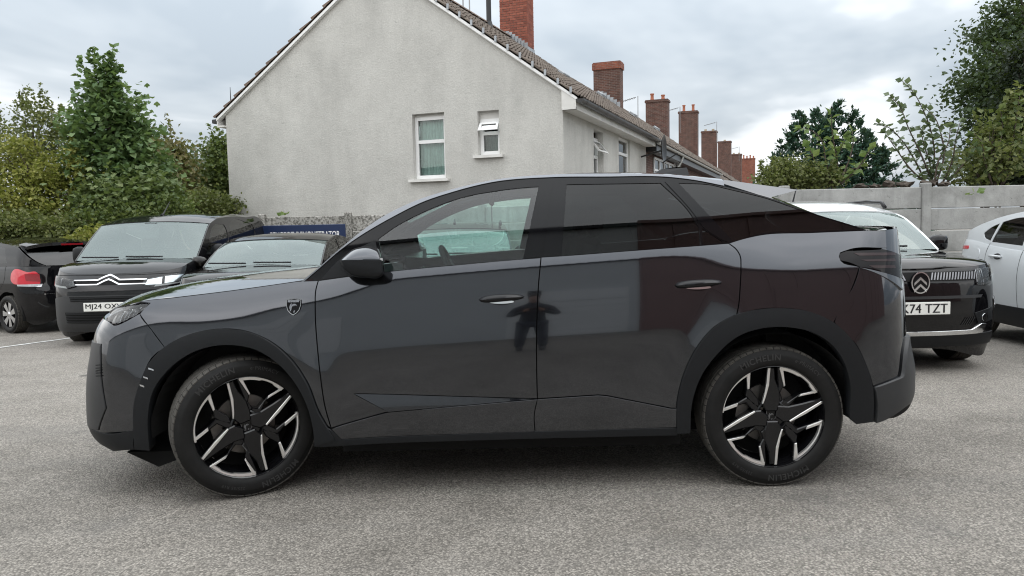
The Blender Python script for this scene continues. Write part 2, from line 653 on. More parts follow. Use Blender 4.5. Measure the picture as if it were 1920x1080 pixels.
def asphalt():
    b = NB('asphalt')
    co = b.coord()
    big = b.noise(co, 0.35, 6, 0.6)
    mid = b.noise(co, 2.3, 6, 0.65)
    base = b.ramp(b.math('ADD', b.math('MULTIPLY', big, 0.6), b.math('MULTIPLY', mid, 0.4)),
                  [(0.36, (0.190, 0.174, 0.152)), (0.5, (0.265, 0.244, 0.216)), (0.64, (0.310, 0.287, 0.256))])
    v = b.n('ShaderNodeTexVoronoi', {'Vector': co, 'Scale': 112.0})          # aggregate
    stone = b.ramp(v.outputs['Color'], [(0.0, 0.42), (0.5, 0.95), (1.0, 1.75)])
    c = b.mix(0.85, base, stone, 'MULTIPLY')
    pit = b.ramp(v.outputs['Distance'], [(0.35, 1.0), (0.75, 0.42)])
    c = b.mix(0.7, c, pit, 'MULTIPLY')
    v2 = b.n('ShaderNodeTexVoronoi', {'Vector': co, 'Scale': 38.0})
    pale = b.ramp(v2.outputs['Distance'], [(0.10, 1.0), (0.17, 0.0)])
    pick = b.ramp(v2.outputs['Color'], [(0.80, 0.0), (0.84, 1.0)])
    c = b.mix(b.math('MULTIPLY', b.math('MULTIPLY', pale, pick), 0.55), c, (0.46, 0.45, 0.43))
    # oily stains
    st = b.ramp(b.noise(co, 0.9, 5, 0.6, 0.4), [(0.60, 0.0), (0.72, 0.5)])
    c = b.mix(st, c, (0.105, 0.102, 0.098))
    v3 = b.n('ShaderNodeTexVoronoi', {'Vector': b.mix(0.12, co, b.n('ShaderNodeTexNoise', {'Vector': co, 'Scale': 6.0}).outputs['Color']), 'Scale': 1.15})
    spot = b.ramp(v3.outputs['Distance'], [(0.045, 0.75), (0.085, 0.0)])
    pick3 = b.ramp(v3.outputs['Color'], [(0.40, 0.0), (0.55, 1.0)])
    c = b.mix(b.math('MULTIPLY', spot, pick3), c, (0.055, 0.052, 0.048))
    # long faint tyre tracks
    tr = b.noise(b.coord(scale=(0.25, 2.6, 1), rot=(0, 0, R(12))), 1.0, 3, 0.5)
    c = b.mix(b.ramp(tr, [(0.55, 0.0), (0.75, 0.28)]), c, (0.13, 0.127, 0.122))
    h = b.math('SUBTRACT', b.math('MULTIPLY', b.noise(co, 60, 4, 0.7), 0.8), v.outputs['Distance'])
    n = b.bump(h, 0.75, 0.006)
    MATS['asphalt'] = b.done(b.pbr(c, 0.82, 0, n, **{'Specular IOR Level': 0.35}))
asphalt()

def render_wall():
    b = NB('render')
    co = b.coord()
    big = b.noise(b.coord(scale=(1, 1, 0.8)), 0.8, 7, 0.62)
    streak = b.noise(b.coord(scale=(2.2, 2.2, 0.30)), 1.0, 6, 0.7)
    f = b.math('ADD', b.math('MULTIPLY', big, 0.68), b.math('MULTIPLY', streak, 0.32))
    c = b.ramp(f, [(0.36, (0.440, 0.432, 0.406)), (0.50, (0.520, 0.511, 0.480)), (0.64, (0.580, 0.570, 0.536))])
    blot = b.ramp(b.noise(co, 2.6, 8, 0.75), [(0.50, 0.0), (0.68, 0.35)])
    c = b.mix(blot, c, (0.38, 0.375, 0.35))
    fine = b.noise(co, 26, 5, 0.75)
    c = b.mix(0.45, c, b.ramp(fine, [(0.3, 0.70), (0.7, 1.18)]), 'MULTIPLY')
    dots = b.ramp(b.noise(co, 7, 3, 0.5), [(0.70, 0.0), (0.74, 0.5)])
    c = b.mix(dots, c, (0.33, 0.33, 0.31))
    h = b.math('ADD', b.math('MULTIPLY', fine, 0.8), b.math('MULTIPLY', b.noise(co, 5, 4), 0.5))
    MATS['render'] = b.done(b.pbr(c, 0.92, 0, b.bump(h, 0.6, 0.025)))
render_wall()

def concrete(name, lo, hi, spot, spotc, scale=1.0):
    b = NB(name)
    info = b.n('ShaderNodeObjectInfo')
    off = b.n('ShaderNodeVectorMath', {0: b.coord(), 1: info.outputs['Location']}, operation='ADD').outputs[0]
    f = b.noise(off, 1.6 * scale, 7, 0.66)
    c = b.ramp(f, [(0.32, lo), (0.68, hi)])
    c = b.mix(b.math('MULTIPLY', info.outputs['Random'], 0.22), c, tuple(v * 0.62 for v in hi))
    stv = b.noise(b.n('ShaderNodeVectorMath', {0: off, 1: (2.5, 2.5, 0.35)}, operation='MULTIPLY').outputs[0], 2.0, 6, 0.7)
    c = b.mix(b.ramp(stv, [(0.52, 0.0), (0.75, 0.55)]), c, tuple(v * 0.7 for v in lo))
    s = b.ramp(b.noise(off, 17 * scale, 6, 0.8), [(spot, 0.0), (spot + 0.07, 0.9)])
    c = b.mix(s, c, spotc)
    h = b.noise(off, 45, 5, 0.7)
    MATS[name] = b.done(b.pbr(c, 0.9, 0, b.bump(h, 0.45, 0.008)))
concrete('concrete', (0.215, 0.215, 0.205), (0.44, 0.44, 0.425), 0.60, (0.15, 0.15, 0.14))
concrete('concrete_old', (0.30, 0.29, 0.26), (0.48, 0.465, 0.43), 0.47, (0.095, 0.09, 0.078), 1.3)

def brick_piece(name, c1, c2, c3):
    b = NB(name)
    info = b.n('ShaderNodeObjectInfo')
    c = b.ramp(info.outputs['Random'], [(0.0, c1), (0.5, c2), (1.0, c3)])
    n = b.noise(b.n('ShaderNodeVectorMath', {0: b.coord(), 1: info.outputs['Location']}, operation='ADD').outputs[0], 14, 6, 0.7)
    c = b.mix(b.ramp(n, [(0.45, 0.0), (0.75, 0.6)]), c, tuple(v * 0.45 for v in c1))
    MATS[name] = b.done(b.pbr(c, 0.9, 0, b.bump(n, 0.5, 0.01)))
brick_piece('brick_red', (0.20, 0.062, 0.042), (0.27, 0.085, 0.055), (0.34, 0.115, 0.075))
brick_piece('brick_brown', (0.085, 0.046, 0.038), (0.125, 0.064, 0.05), (0.18, 0.095, 0.07))
brick_piece('brick_orange', (0.30, 0.10, 0.055), (0.36, 0.13, 0.07), (0.42, 0.17, 0.10))
simple('mortar', (0.26, 0.23, 0.20), 0.95, var=0.3, scale=9)

def brick_wall(name, c1, c2, mortar):
    b = NB(name)
    co = b.coord()
    sp = b.n('ShaderNodeSeparateXYZ', {0: co})
    v = b.n('ShaderNodeCombineXYZ', {0: b.math('ADD', sp.outputs[0], sp.outputs[1]), 1: sp.outputs[2], 2: 0.0}).outputs[0]
    t = b.n('ShaderNodeTexBrick', {'Vector': v, 'Color1': c1, 'Color2': c2, 'Mortar': mortar, 'Scale': 1.0, 'Mortar Size': 0.008,
                                   'Brick Width': 0.225, 'Row Height': 0.075, 'Bias': -0.2})
    c = b.mix(b.ramp(b.noise(co, 3, 6, 0.7), [(0.4, 0.0), (0.75, 0.7)]), t.outputs[0], tuple(x_ * 0.3 for x_ in c1))
    MATS[name] = b.done(b.pbr(c, 0.9, 0, b.bump(t.outputs['Fac'], -0.6, 0.01)))
brick_wall('brickwork', (0.125, 0.055, 0.040), (0.062, 0.032, 0.026), (0.17, 0.14, 0.12))
brick_wall('brickwork_red', (0.26, 0.075, 0.042), (0.15, 0.048, 0.034), (0.2, 0.15, 0.12))

def tile_mat():
    b = NB('roof_tile')
    info = b.n('ShaderNodeObjectInfo')
    co = b.coord()
    n = b.noise(co, 1.4, 7, 0.7)
    c = b.ramp(n, [(0.3, (0.075, 0.058, 0.047)), (0.55, (0.125, 0.100, 0.082)), (0.75, (0.18, 0.155, 0.130))])
    c = b.mix(b.ramp(b.noise(co, 9, 6, 0.8), [(0.55, 0.0), (0.70, 0.7)]), c, (0.22, 0.21, 0.165))
    MATS['roof_tile'] = b.done(b.pbr(c, 0.92, 0, b.bump(b.noise(co, 30, 4), 0.4, 0.01)))
tile_mat()
simple('roof_tile_brown', (0.17, 0.125, 0.10), 0.9, var=0.45, scale=5)
simple('lead', (0.34, 0.36, 0.38), 0.5, 0.3, var=0.35, scale=8)
simple('upvc', (0.78, 0.78, 0.77), 0.3, var=0.05)
simple('fascia_paint', (0.66, 0.65, 0.62), 0.6, var=0.2, scale=4)
simple('gutter_black', (0.014, 0.014, 0.015), 0.35)
simple('gutter_grey', (0.36, 0.36, 0.34), 0.5, var=0.2)
simple('curtain', (0.62, 0.70, 0.68), 0.9, var=0.2, scale=12)
simple('curtain_dim', (0.16, 0.18, 0.17), 0.9, var=0.2, scale=12)
simple('room_dark', (0.02, 0.02, 0.02), 0.9)
simple('clay_pot', (0.36, 0.13, 0.075), 0.85, var=0.4, scale=12)
simple('clay_pot_pale', (0.42, 0.36, 0.26), 0.85, var=0.4, scale=12)
simple('aerial', (0.28, 0.28, 0.28), 0.4, 0.8)
simple('sign_navy', (0.008, 0.022, 0.075), 0.35)
simple('stone_rubble', (0.060, 0.047, 0.037), 0.95, var=0.6, scale=9)
simple('line_paint', (0.52, 0.52, 0.50), 0.8, var=0.45, scale=22)
simple('white_panel', (0.80, 0.81, 0.80), 0.45, var=0.08, scale=1.5)
simple('maroon_panel', (0.29, 0.185, 0.172), 0.4, var=0.15, scale=1.5)
simple('grey_panel', (0.64, 0.66, 0.66), 0.5, var=0.1, scale=1.0)

def leaf(name, c1, c2, c3, trans=0.35):
    b = NB(name)
    g = b.n('ShaderNodeNewGeometry')
    c = b.ramp(g.outputs['Random Per Island'], [(0.0, c1), (0.55, c2), (1.0, c3)])
    co = b.coord()
    c = b.mix(b.ramp(b.noise(co, 1.1, 3), [(0.40, 0.0), (0.70, 0.55)]), c, c1)
    d = b.pbr(c, 0.55, 0, **{'Specular IOR Level': 0.35})
    t = b.n('ShaderNodeBsdfTranslucent', {'Color': b.mix(0.5, c, (0.16, 0.22, 0.03))}).outputs[0]
    MATS[name] = b.done(b.n('ShaderNodeMixShader', {0: trans, 1: d, 2: t}).outputs[0])
leaf('leaf_maple', (0.077, 0.138, 0.053), (0.121, 0.200, 0.075), (0.210, 0.290, 0.121))
leaf('leaf_yellow', (0.143, 0.160, 0.031), (0.232, 0.240, 0.050), (0.355, 0.339, 0.090))
leaf('leaf_olive', (0.090, 0.110, 0.036), (0.138, 0.157, 0.054), (0.214, 0.222, 0.080))
leaf('leaf_dark', (0.025, 0.046, 0.022), (0.042, 0.071, 0.031), (0.080, 0.118, 0.050), 0.25)
leaf('leaf_conifer', (0.019, 0.051, 0.036), (0.030, 0.079, 0.051), (0.061, 0.122, 0.076), 0.15)
leaf('leaf_bright', (0.116, 0.187, 0.062), (0.187, 0.268, 0.097), (0.303, 0.374, 0.125), 0.4)
leaf('leaf_far', (0.071, 0.103, 0.065), (0.097, 0.133, 0.078), (0.133, 0.168, 0.097), 0.25)
leaf('leaf_bright_dull', (0.097, 0.143, 0.054), (0.151, 0.199, 0.080), (0.232, 0.275, 0.116), 0.35)
leaf('leaf_dark_olive', (0.057, 0.089, 0.027), (0.100, 0.138, 0.039), (0.189, 0.222, 0.068), 0.3)
leaf('leaf_rust', (0.107, 0.107, 0.042), (0.151, 0.138, 0.056), (0.214, 0.168, 0.071), 0.3)
leaf('leaf_deep', (0.008, 0.016, 0.009), (0.014, 0.026, 0.014), (0.026, 0.042, 0.02), 0.2)
leaf('leaf_greygreen', (0.090, 0.127, 0.076), (0.143, 0.187, 0.110), (0.232, 0.275, 0.168), 0.35)
simple('bark', (0.075, 0.058, 0.045), 0.95, var=0.5, scale=14)
simple('cloth_dark', (0.035, 0.036, 0.042), 0.85, var=0.3, scale=20)
simple('cloth_jeans', (0.04, 0.045, 0.06), 0.85, var=0.3, scale=20)
simple('skin', (0.42, 0.24, 0.17), 0.5)
simple('hair', (0.02, 0.014, 0.01), 0.6)
M = MATS
scene.cycles.use_denoising = True

# ------------------------------------------------------------------ ground
def gz(Y):
    """the yard falls gently towards the back wall"""
    return -.021 * 8 * float(sstep(4.6, 15.0, Y)) 
_ys = [-200, 4.6] + [4.6 + .52 * i for i in range(1, 21)] + [60, 700]
_gv = [(x_, y_, gz(y_)) for y_ in _ys for x_ in (-400, 400)]
g_ = mk('ground', _gv, [(2 * i, 2 * i + 1, 2 * i + 3, 2 * i + 2) for i in range(len(_ys) - 1)], M['asphalt'], smooth=True)
g_['kind'] = 'structure'
def ground_pt(px, py):
    d = _f + _r * ((px - 960) / FPX) + _u * ((540 - py) / FPX)
    k = -CAM_H / d.z
    for _ in range(8):
        k = (gz(d.y * k) - CAM_H) / d.z
    return Vector((d.x * k, d.y * k, gz(d.y * k)))
# worn parking-bay line
a, b = ground_pt(-60, 660), ground_pt(134, 634)
d = (b - a).normalized(); nn = Vector((-d.y, d.x, 0)) * .045
pts = []
for i in range(13):
    p = a.lerp(b, i / 12)
    k = 1 + .18 * math.sin(i * 2.3)
    pts.append((p + nn * k, p - nn * k * (1 - .1 * math.cos(i * 1.7))))
o = mk('bay_line', [(q[0], q[1], gz(q[1]) + .005) for p in pts for q in p], [(2 * i, 2 * i + 1, 2 * i + 3, 2 * i + 2) for i in range(12)], M['line_paint'])
tag(o, 'worn white parking bay line on the asphalt at the left edge', 'line')

# ------------------------------------------------------------------ rendered end house and its terrace
TH = R(21.2)
_o = at(1058, 400, 16.0)
HO = Vector((_o.x, _o.y, 0))
HX = Vector((math.cos(TH), -math.sin(TH), 0)); HY = Vector((math.sin(TH), math.cos(TH), 0))
def _hit(px, py, n, c):
    d = _f + _r * ((px - 960) / FPX) + _u * ((540 - py) / FPX)
    cam_p = Vector((0, 0, CAM_H))
    k = (c + HO.dot(n) - cam_p.dot(n)) / d.dot(n)
    p = cam_p + d * k - HO
    return p.dot(HX), p.dot(HY), p.z
def hg(px, py, c=0.0):
    q = _hit(px, py, HY, c); return (q[0], q[2])
def hs(px, py, c=0.0):
    q = _hit(px, py, HX, c); return (q[1], q[2])
house = empty('house', HO, -TH)
tag(house, 'pale rendered end house with two gable windows behind the grey car', 'house')

def flat(name, outer, holes, mat, parent, axis, pos, rim=.16, step=.6):
    """upright panel with openings. axis 'g' faces local -y at y=pos, 's' faces local +x at x=pos"""
    V, F, N = patch_mesh(lambda a, b: (a, np.zeros_like(a), b), np.array(outer, float), [np.array(h, float) for h in holes], step=step, rim=rim)
    if axis == 'g':
        V = V + np.array([0, pos, 0])
    else:
        V = np.stack([pos - V[:, 1], V[:, 0], V[:, 2]], 1); N = np.stack([-N[:, 1], N[:, 0], N[:, 2]], 1)
    return mk(name, V, F, mat, parent, normals=N)

R1, R2, L1, L2 = hg(815, 0), hg(1082, 183), hg(630, 0), hg(409, 222)
sr = (R2[1] - R1[1]) / (R2[0] - R1[0]); sl = (L1[1] - L2[1]) / (L1[0] - L2[0])
ax = (L2[1] - sl * L2[0] - R2[1] + sr * R2[0]) / (sr - sl)
az = R2[1] + sr * (ax - R2[0])
LX = hg(427, 300)[0]
eR, eL = hg(1058, 206)[1], hg(426, 237)[1]
ROT = {'apex': (ax, az)}
def rect(x0, z0, x1, z1):
    return [(x0, z0), (x1, z0), (x1, z1), (x0, z1)]
w1 = (hg(776, 335)[0], hg(806, 336)[1], hg(836, 335)[0], hg(806, 212)[1])
w2 = (hg(897, 293)[0], hg(917, 291)[1], hg(937, 292)[0], hg(917, 207)[1])
wall_top_r = az + sr * (0 - ax) - .06
wall_top_l = az + sl * (LX - ax) - .06
flat('gable_wall', [(LX, -.6), (0, -.6), (0, wall_top_r), (ax, az - .06), (LX, wall_top_l)], [rect(*w1), rect(*w2)], M['render'], house, 'g', 0.0, rim=.20, step=.7)
SL = 8.6
sw1 = (hs(1113, 262)[0], hs(1113, 345)[1], hs(1131, 262)[0], eR - .12)
sw2 = (hs(1160, 300)[0], hs(1160, 330)[1], hs(1181, 300)[0], hs(1170, 258)[1])
flat('side_wall', [(0.003, -.6), (SL, -.6), (SL, eR + .3), (0.003, eR + .3)], [rect(sw1[0], sw1[1], sw1[2], sw1[3]), rect(*sw2)], M['render'], house, 's', .003, rim=.20, step=.7)
MB().box((LX + .01, .25, -.6), (LX + .2, SL, eL)).build('back_wall', M['render'], house)

def upvc_window(parent, x0, z0, x1, z1, y, kind, axis='g'):
    """white window: frame, sashes, panes, curtain"""
    def T(a, b, h):
        return (a, y - h, b) if axis == 'g' else (-.002 - (y - h) + 0, a, b)
    def bar(mb, a0, b0, a1, b1, h0, h1):
        P = [T(a, b, h) for h in (h0, h1) for a, b in ((a0, b0), (a1, b0), (a1, b1), (a0, b1))]
        mb.add(P, [(3, 2, 1, 0), (4, 5, 6, 7), (0, 1, 5, 4), (1, 2, 6, 5), (2, 3, 7, 6), (3, 0, 4, 7)])
    fw = empty('window', (0, 0, 0), 0, parent)
    t = .075
    mb = MB()
    bar(mb, x0, z0, x1, z0 + t, 0, .07); bar(mb, x0, z1 - t, x1, z1, 0, .07)
    bar(mb, x0, z0 + t, x0 + t, z1 - t, 0, .069); bar(mb, x1 - t, z0 + t, x1, z1 - t, 0, .069)
    zm = z0 + (z1 - z0) * (.60 if kind != 'stair' else .52)
    bar(mb, x0 + t, zm - t / 2, x1 - t, zm + t / 2, 0, .068)
    mb.build('window_frame', M['upvc'], fw)
    def pane(b0, b1, name='pane'):
        mb = MB(); bar(mb, x0 + t, b0, x1 - t, b1, .02, .026); mb.build(name, M['glass_house'], fw)
    pane(z0 + t, zm - t / 2)
    if kind == 'open':
        # top-hung vent pushed outwards
        mb = MB()
        hz = z1 - t; ln = (hz - zm) * .98; ang = R(38)
        def VT(a, s_, h):
            return T(a, hz - s_ * math.cos(ang) - h * math.sin(ang) * 0, .075 + s_ * math.sin(ang) + h)
        def vbar(a0, s0, a1, s1):
            P = [VT(a, s_, h) for h in (0, .05) for a, s_ in ((a0, s0), (a1, s0), (a1, s1), (a0, s1))]
            mb.add(P, [(3, 2, 1, 0), (4, 5, 6, 7), (0, 1, 5, 4), (1, 2, 6, 5), (2, 3, 7, 6), (3, 0, 4, 7)])
        e0, e1 = x0 + .02, x1 - .02
        vbar(e0, 0, e1, .055); vbar(e0, ln - .055, e1, ln); vbar(e0, .055, e0 + .055, ln - .055); vbar(e1 - .055, .055, e1, ln - .055)
        mb.build('opening_vent', M['upvc'], fw)
        mb = MB(); mb.add([VT(a, s_, .022) for a, s_ in ((e0 + .05, .05), (e1 - .05, .05), (e1 - .05, ln - .05), (e0 + .05, ln - .05))], [(0, 1, 2, 3)]); mb.build('pane', M['glass_house'], fw)
    else:
        pane(zm + t / 2, z1 - t)
    # room behind: curtain folds or dark room
    mb = MB()
    bar(mb, x0, z0, x1, z1, -.62, -.60); mb.build('room_back', M['room_dark'], fw)
    if kind == 'curtain':
        n = 56
        V, F = [], []
        for i in range(n + 1):
            a = x0 + t * .4 + (x1 - x0 - t * .8) * i / n
            h = -.10 + .022 * math.sin(i * 1.15) + .008 * math.sin(i * 2.7)
            V += [T(a, z0 + .02, h), T(a, z1 - .03, h)]
        F = [(2 * i, 2 * i + 2, 2 * i + 3, 2 * i + 1) for i in range(n)]
        mk('curtain', V, F, M['curtain'], fw, smooth=True)
    else:
        n = 30
        V, F = [], []
        for i in range(n + 1):
            a = x0 + (x1 - x0) * i / n
            V += [T(a, z0, -.20 + .01 * math.sin(i * 1.3)), T(a, z0 + (z1 - z0) * .55, -.20 + .01 * math.sin(i * 1.3))]
        F = [(2 * i, 2 * i + 2, 2 * i + 3, 2 * i + 1) for i in range(n)]
        mk('net_curtain', V, F, M['curtain_dim'], fw, smooth=True)
    return fw
def sill(parent, x0, x1, z, axis='g', d=.10):
    mb = MB()
    if axis == 'g':
        mb.box((x0 - .09, -d, z - .055), (x1 + .09, .14, z + .004))
    else:
        mb.box((-.14, x0 - .09, z - .055), (d, x1 + .09, z + .004))
    mb.build('sill', M['fascia_paint'], parent)
upvc_window(house, w1[0] + .005, w1[1] + .02, w1[2] - .005, w1[3] - .06, .19, 'curtain')
sill(house, w1[0], w1[2], w1[1])
upvc_window(house, w2[0] + .005, w2[1] + .02, w2[2] - .005, w2[3] - .16, .19, 'open')
MB().box((w2[0], .14, w2[3] - .16), (w2[2], .19, w2[3])).build('window_head', M['fascia_paint'], house)
MB().box((w1[0], .14, w1[3] - .06), (w1[2], .19, w1[3])).build('window_head', M['fascia_paint'], house)
sill(house, w2[0], w2[2], w2[1])
upvc_window(house, sw1[0] + .02, sw1[1], sw1[2] - .02, sw1[3] - .15, .20, 'open', 's')
upvc_window(house, sw2[0] + .02, sw2[1], sw2[2] - .02, sw2[3] - .02, .12, 'curtain', 's')

# roof: courses of rolled tiles, each course one piece
def roof_slope(parent, xa, za, xe, ze, y0, y1, nc, roll=.30, mat=None, name='tile_course', amp=.028, lift=0.0):
    L = math.hypot(xe - xa, ze - za)
    tx, tz = (xe - xa) / L, (ze - za) / L
    nx, nz = (-tz, tx) if tx < 0 else (tz, -tx)
    if nz < 0: nx, nz = -nx, -nz
    n = max(2, int((y1 - y0) / roll * 5))
    for c in range(nc):
        s0 = L * c / nc - .05; s1 = L * (c + 1) / nc + .035
        V, F = [], []
        for i in range(n + 1):
            y = y0 + (y1 - y0) * i / n
            ph = (y - y0) / roll * 2 * math.pi
            h = amp * max(math.sin(ph), -.25)
            jit = .006 * math.sin(c * 7.1 + i * .35)
            for s_, hh in ((s0, .012), (s1, .055 + lift + jit), (s1, .018)):
                V.append((xa + tx * s_ + nx * (hh + h), y, za + tz * s_ + nz * (hh + h)))
        for i in range(n):
            for j in range(2):
                F.append((i * 3 + j, i * 3 + j + 1, i * 3 + 4 + j, i * 3 + 3 + j))
        F.append((0, 1, 2)); F.append((n * 3 + 2, n * 3 + 1, n * 3))
        MB().add(V, F).build(name, mat or M['roof_tile'], parent)
    return (tx, tz), (nx, nz), L
EX = R2[0] + .02
EZ = R2[1] + .02
roof = MB().add([(ax, -.09, az - .02), (EX, -.09, EZ - .02), (EX, SL, EZ - .02), (ax, SL, az - .02), (L2[0], -.09, L2[1] - .02), (L2[0], SL, L2[1] - .02)], [(0, 1, 2, 3), (0, 3, 5, 4)]).build('roof', M['roof_tile_brown'], house, recalc=False)
roof_slope(roof, ax, az, EX, EZ, -.10, SL, 22, roll=.20, amp=.026)
roof_slope(roof, ax, az, L2[0], L2[1], -.10, SL, 14, roll=.30, mat=M['roof_tile_brown'], lift=.025)
# ridge tiles
for k in range(int(SL / .45)):
    mb = MB()
    V, F = [], []
    for i in range(2):
        y = -.10 + k * .45 + i * .445
        for j in range(7):
            t = R(-80 + 160 * j / 6)
            V.append((ax + .13 * math.sin(t), y, az + .02 + .11 * math.cos(t)))
    F = [(j, j + 1, 8 + j, 7 + j) for j in range(6)]
    mb.add(V, F).build('ridge_tile', M['roof_tile_brown'], roof, smooth=True)
# barge boards and soffit boxes
for (x0, z0, x1, z1) in ((ax, az, EX, EZ), (ax, az, L2[0], L2[1])):
    mb = MB()
    V = [(x, y, z - dz) for y in (-.085, -.05) for (x, z, dz) in ((x0, z0, .02), (x1, z1, .02), (x1, z1, .085), (x0, z0, .095))]
    mb.add(V, [(0, 1, 2, 3), (7, 6, 5, 4), (0, 4, 5, 1), (1, 5, 6, 2), (2, 6, 7, 3), (3, 7, 4, 0)]).build('barge_board', M['upvc'], roof)
    mb = MB()
    V = [(x, y, z - dz) for y in (-.049, .03) for (x, z, dz) in ((x0, z0, .06), (x1, z1, .06), (x1, z1, .11), (x0, z0, .11))]
    mb.add(V, [(0, 1, 2, 3), (7, 6, 5, 4), (0, 4, 5, 1), (1, 5, 6, 2), (2, 6, 7, 3), (3, 7, 4, 0)]).build('verge_soffit', M['fascia_paint'], roof)
MB().box((.004, -.075, eR - .01), (EX - .03, SL, eR + .03)).build('soffit', M['fascia_paint'], roof)
MB().box((EX - .055, -.075, eR + .03), (EX - .025, SL, EZ - .03)).build('fascia', M['fascia_paint'], roof)
MB().add([(0, -.07, eR - .01), (EX - .03, -.07, eR - .01), (EX - .03, -.07, EZ - .05), (0, -.07, eR + .42), (0, -.004, eR - .01), (EX - .03, -.004, eR - .01), (EX - .03, -.004, EZ - .05), (0, -.004, eR + .42)], [(0, 1, 2, 3), (7, 6, 5, 4), (0, 4, 5, 1), (1, 5, 6, 2), (2, 6, 7, 3), (3, 7, 4, 0)]).build('eave_box', M['fascia_paint'], roof)
MB().box((L2[0] + .02, -.075, eL - .02), (LX - .004, SL, eL + .02)).box((L2[0] + .02, -.075, eL + .02), (L2[0] + .05, SL, L2[1] - .02)).build('soffit', M['fascia_paint'], roof)
def gutter(parent, x, z, y0, y1, mat, r=.065, brackets=True):
    V, F = [], []
    n = 9
    for y in (y0, y1):
        for j in range(n):
            t = R(180 + 180 * j / (n - 1))
            V.append((x + r * math.cos(t), y, z + r * math.sin(t)))
    F = [(j, j + 1, n + j + 1, n + j) for j in range(n - 1)] + [tuple(range(n)), tuple(range(2 * n - 1, n - 1, -1))]
    g = mk('gutter', V, F, mat, parent, smooth=False)
    if brackets:
        k = 0
        y = y0 + .35
        while y < y1:
            V, F = [], []
            for yy in (y - .02, y + .02):
                for j in range(n):
                    t = R(180 + 180 * j / (n - 1))
                    V.append((x + (r + .012) * math.cos(t), yy, z + (r + .012) * math.sin(t)))
            F = [(j, j + 1, n + j + 1, n + j) for j in range(n - 1)]
            mk('gutter_bracket', V, F, mat, g, smooth=False)
            y += .85
    return g
gutter(house, EX + .06, EZ - .055, -.09, SL + .4, M['gutter_black'], r=.085)
MB().box((L2[0] - .12, -.10, L2[1] - .13), (L2[0] + .01, .4, L2[1] - .03), None, .015).build('gutter', M['gutter_black'], house)
# tile clips along the right verge
tl_ = math.hypot(EX - ax, EZ - az)
for k in range(17):
    s_ = (k + .55) / 17
    x, z = ax + (EX - ax) * s_, az + (EZ - az) * s_
    MB().box((x - .02, -.125, z - .02), (x + .025, -.10, z + .10)).build('verge_clip', M['lead'], roof)
# roof vents (grey tile vents), flue pipe
def on_roof(px, py):
    """spot on the right-hand slope"""
    n = HX * -(EZ - az) + Vector((0, 0, 1)) * (EX - ax)
    d = _f + _r * ((px - 960) / FPX) + _u * ((540 - py) / FPX)
    p0 = HO + HX * ax + Vector((0, 0, az))
    k = (p0 - Vector((0, 0, CAM_H))).dot(n) / d.dot(n)
    p = Vector((0, 0, CAM_H)) + d * k - HO
    return p.dot(HX), p.dot(HY), p.z
SLOPE = math.atan2(az - EZ, EX - ax)
for px, py in ((1054, 143), (1126, 180), (1186, 217), (1230, 243)):
    x, y, z = on_roof(px, py)
    mm = Matrix.Translation((x, y, z)) @ Matrix.Rotation(SLOPE, 4, 'Y')
    MB().box((-.12, -.32, .05), (.12, .32, .13), mm, .02).box((-.16, -.36, .03), (.18, .36, .06), mm).build('tile_vent', M['lead'], roof)
x, y, z = on_roof(917, 52)
fl = MB().tube([(x, y, z - .1), (x, y, z + 1.1)], .075, 12).tube([(x, y, z + .98), (x, y, z + 1.02), (x, y, z + 1.04), (x, y, z + 1.12)], [.10, .12, .12, .09], 12).tube([(x, y, z - .12), (x, y, z + .18)], [.16, .085], 12)
tag(fl.build('flue_pipe', M['gutter_black'], house, smooth=True, angle=40), None)
# little spike by the left eave
p = hg(426, 162); q = hg(427, 210)
MB().tube([(p[0], -.02 + .12, q[1] - .1), (p[0], .10, p[1])], [.02, .006], 6).build('lightning_rod', M['gutter_black'], house)

# near chimney, brick by brick
CY = None
for c in np.linspace(3, 12, 181):
    xx, zz = hg(957, 60, c)
    CY = c
    if xx <= ax + .12:
        break
cx0, cx1 = hg(937, 50, CY)[0], hg(988.5, 50, CY)[0]
cdep = .62
cz0 = az - (cx1 - ax) * abs(sr) - .25
cz1 = hg(960, -60, CY)[1]
stack = empty('chimney', (0, 0, 0), 0, house)
MB().box((cx0 + .012, CY + .012, cz0), (cx1 - .012, CY + cdep - .012, cz1)).build('mortar_core', M['mortar'], stack)
bh, bl, jt = .075, .222, .010
def brick_mesh(nm, lx, ly, lz, mat):
    mb = MB().box((0, 0, 0), (lx, ly, lz), None, .004)
    o_ = mb.build(nm, mat)
    me = o_.data
    bpy.data.objects.remove(o_)
    return me
me_f = brick_mesh('brick', bl - jt, .012 + .008, bh - jt, M['brick_red'])
me_fh = brick_mesh('brick', (bl - jt) / 2 - jt / 2, .02, bh - jt, M['brick_red'])
me_s = brick_mesh('brick', .02, bl - jt, bh - jt, M['brick_red'])
me_sh = brick_mesh('brick', .02, (bl - jt) / 2 - jt / 2, bh - jt, M['brick_red'])
nf = round((cx1 - cx0) / bl); fl_ = (cx1 - cx0) / nf
ns = round(cdep / bl); sl_ = cdep / ns
nc = int((cz1 - cz0) / bh)
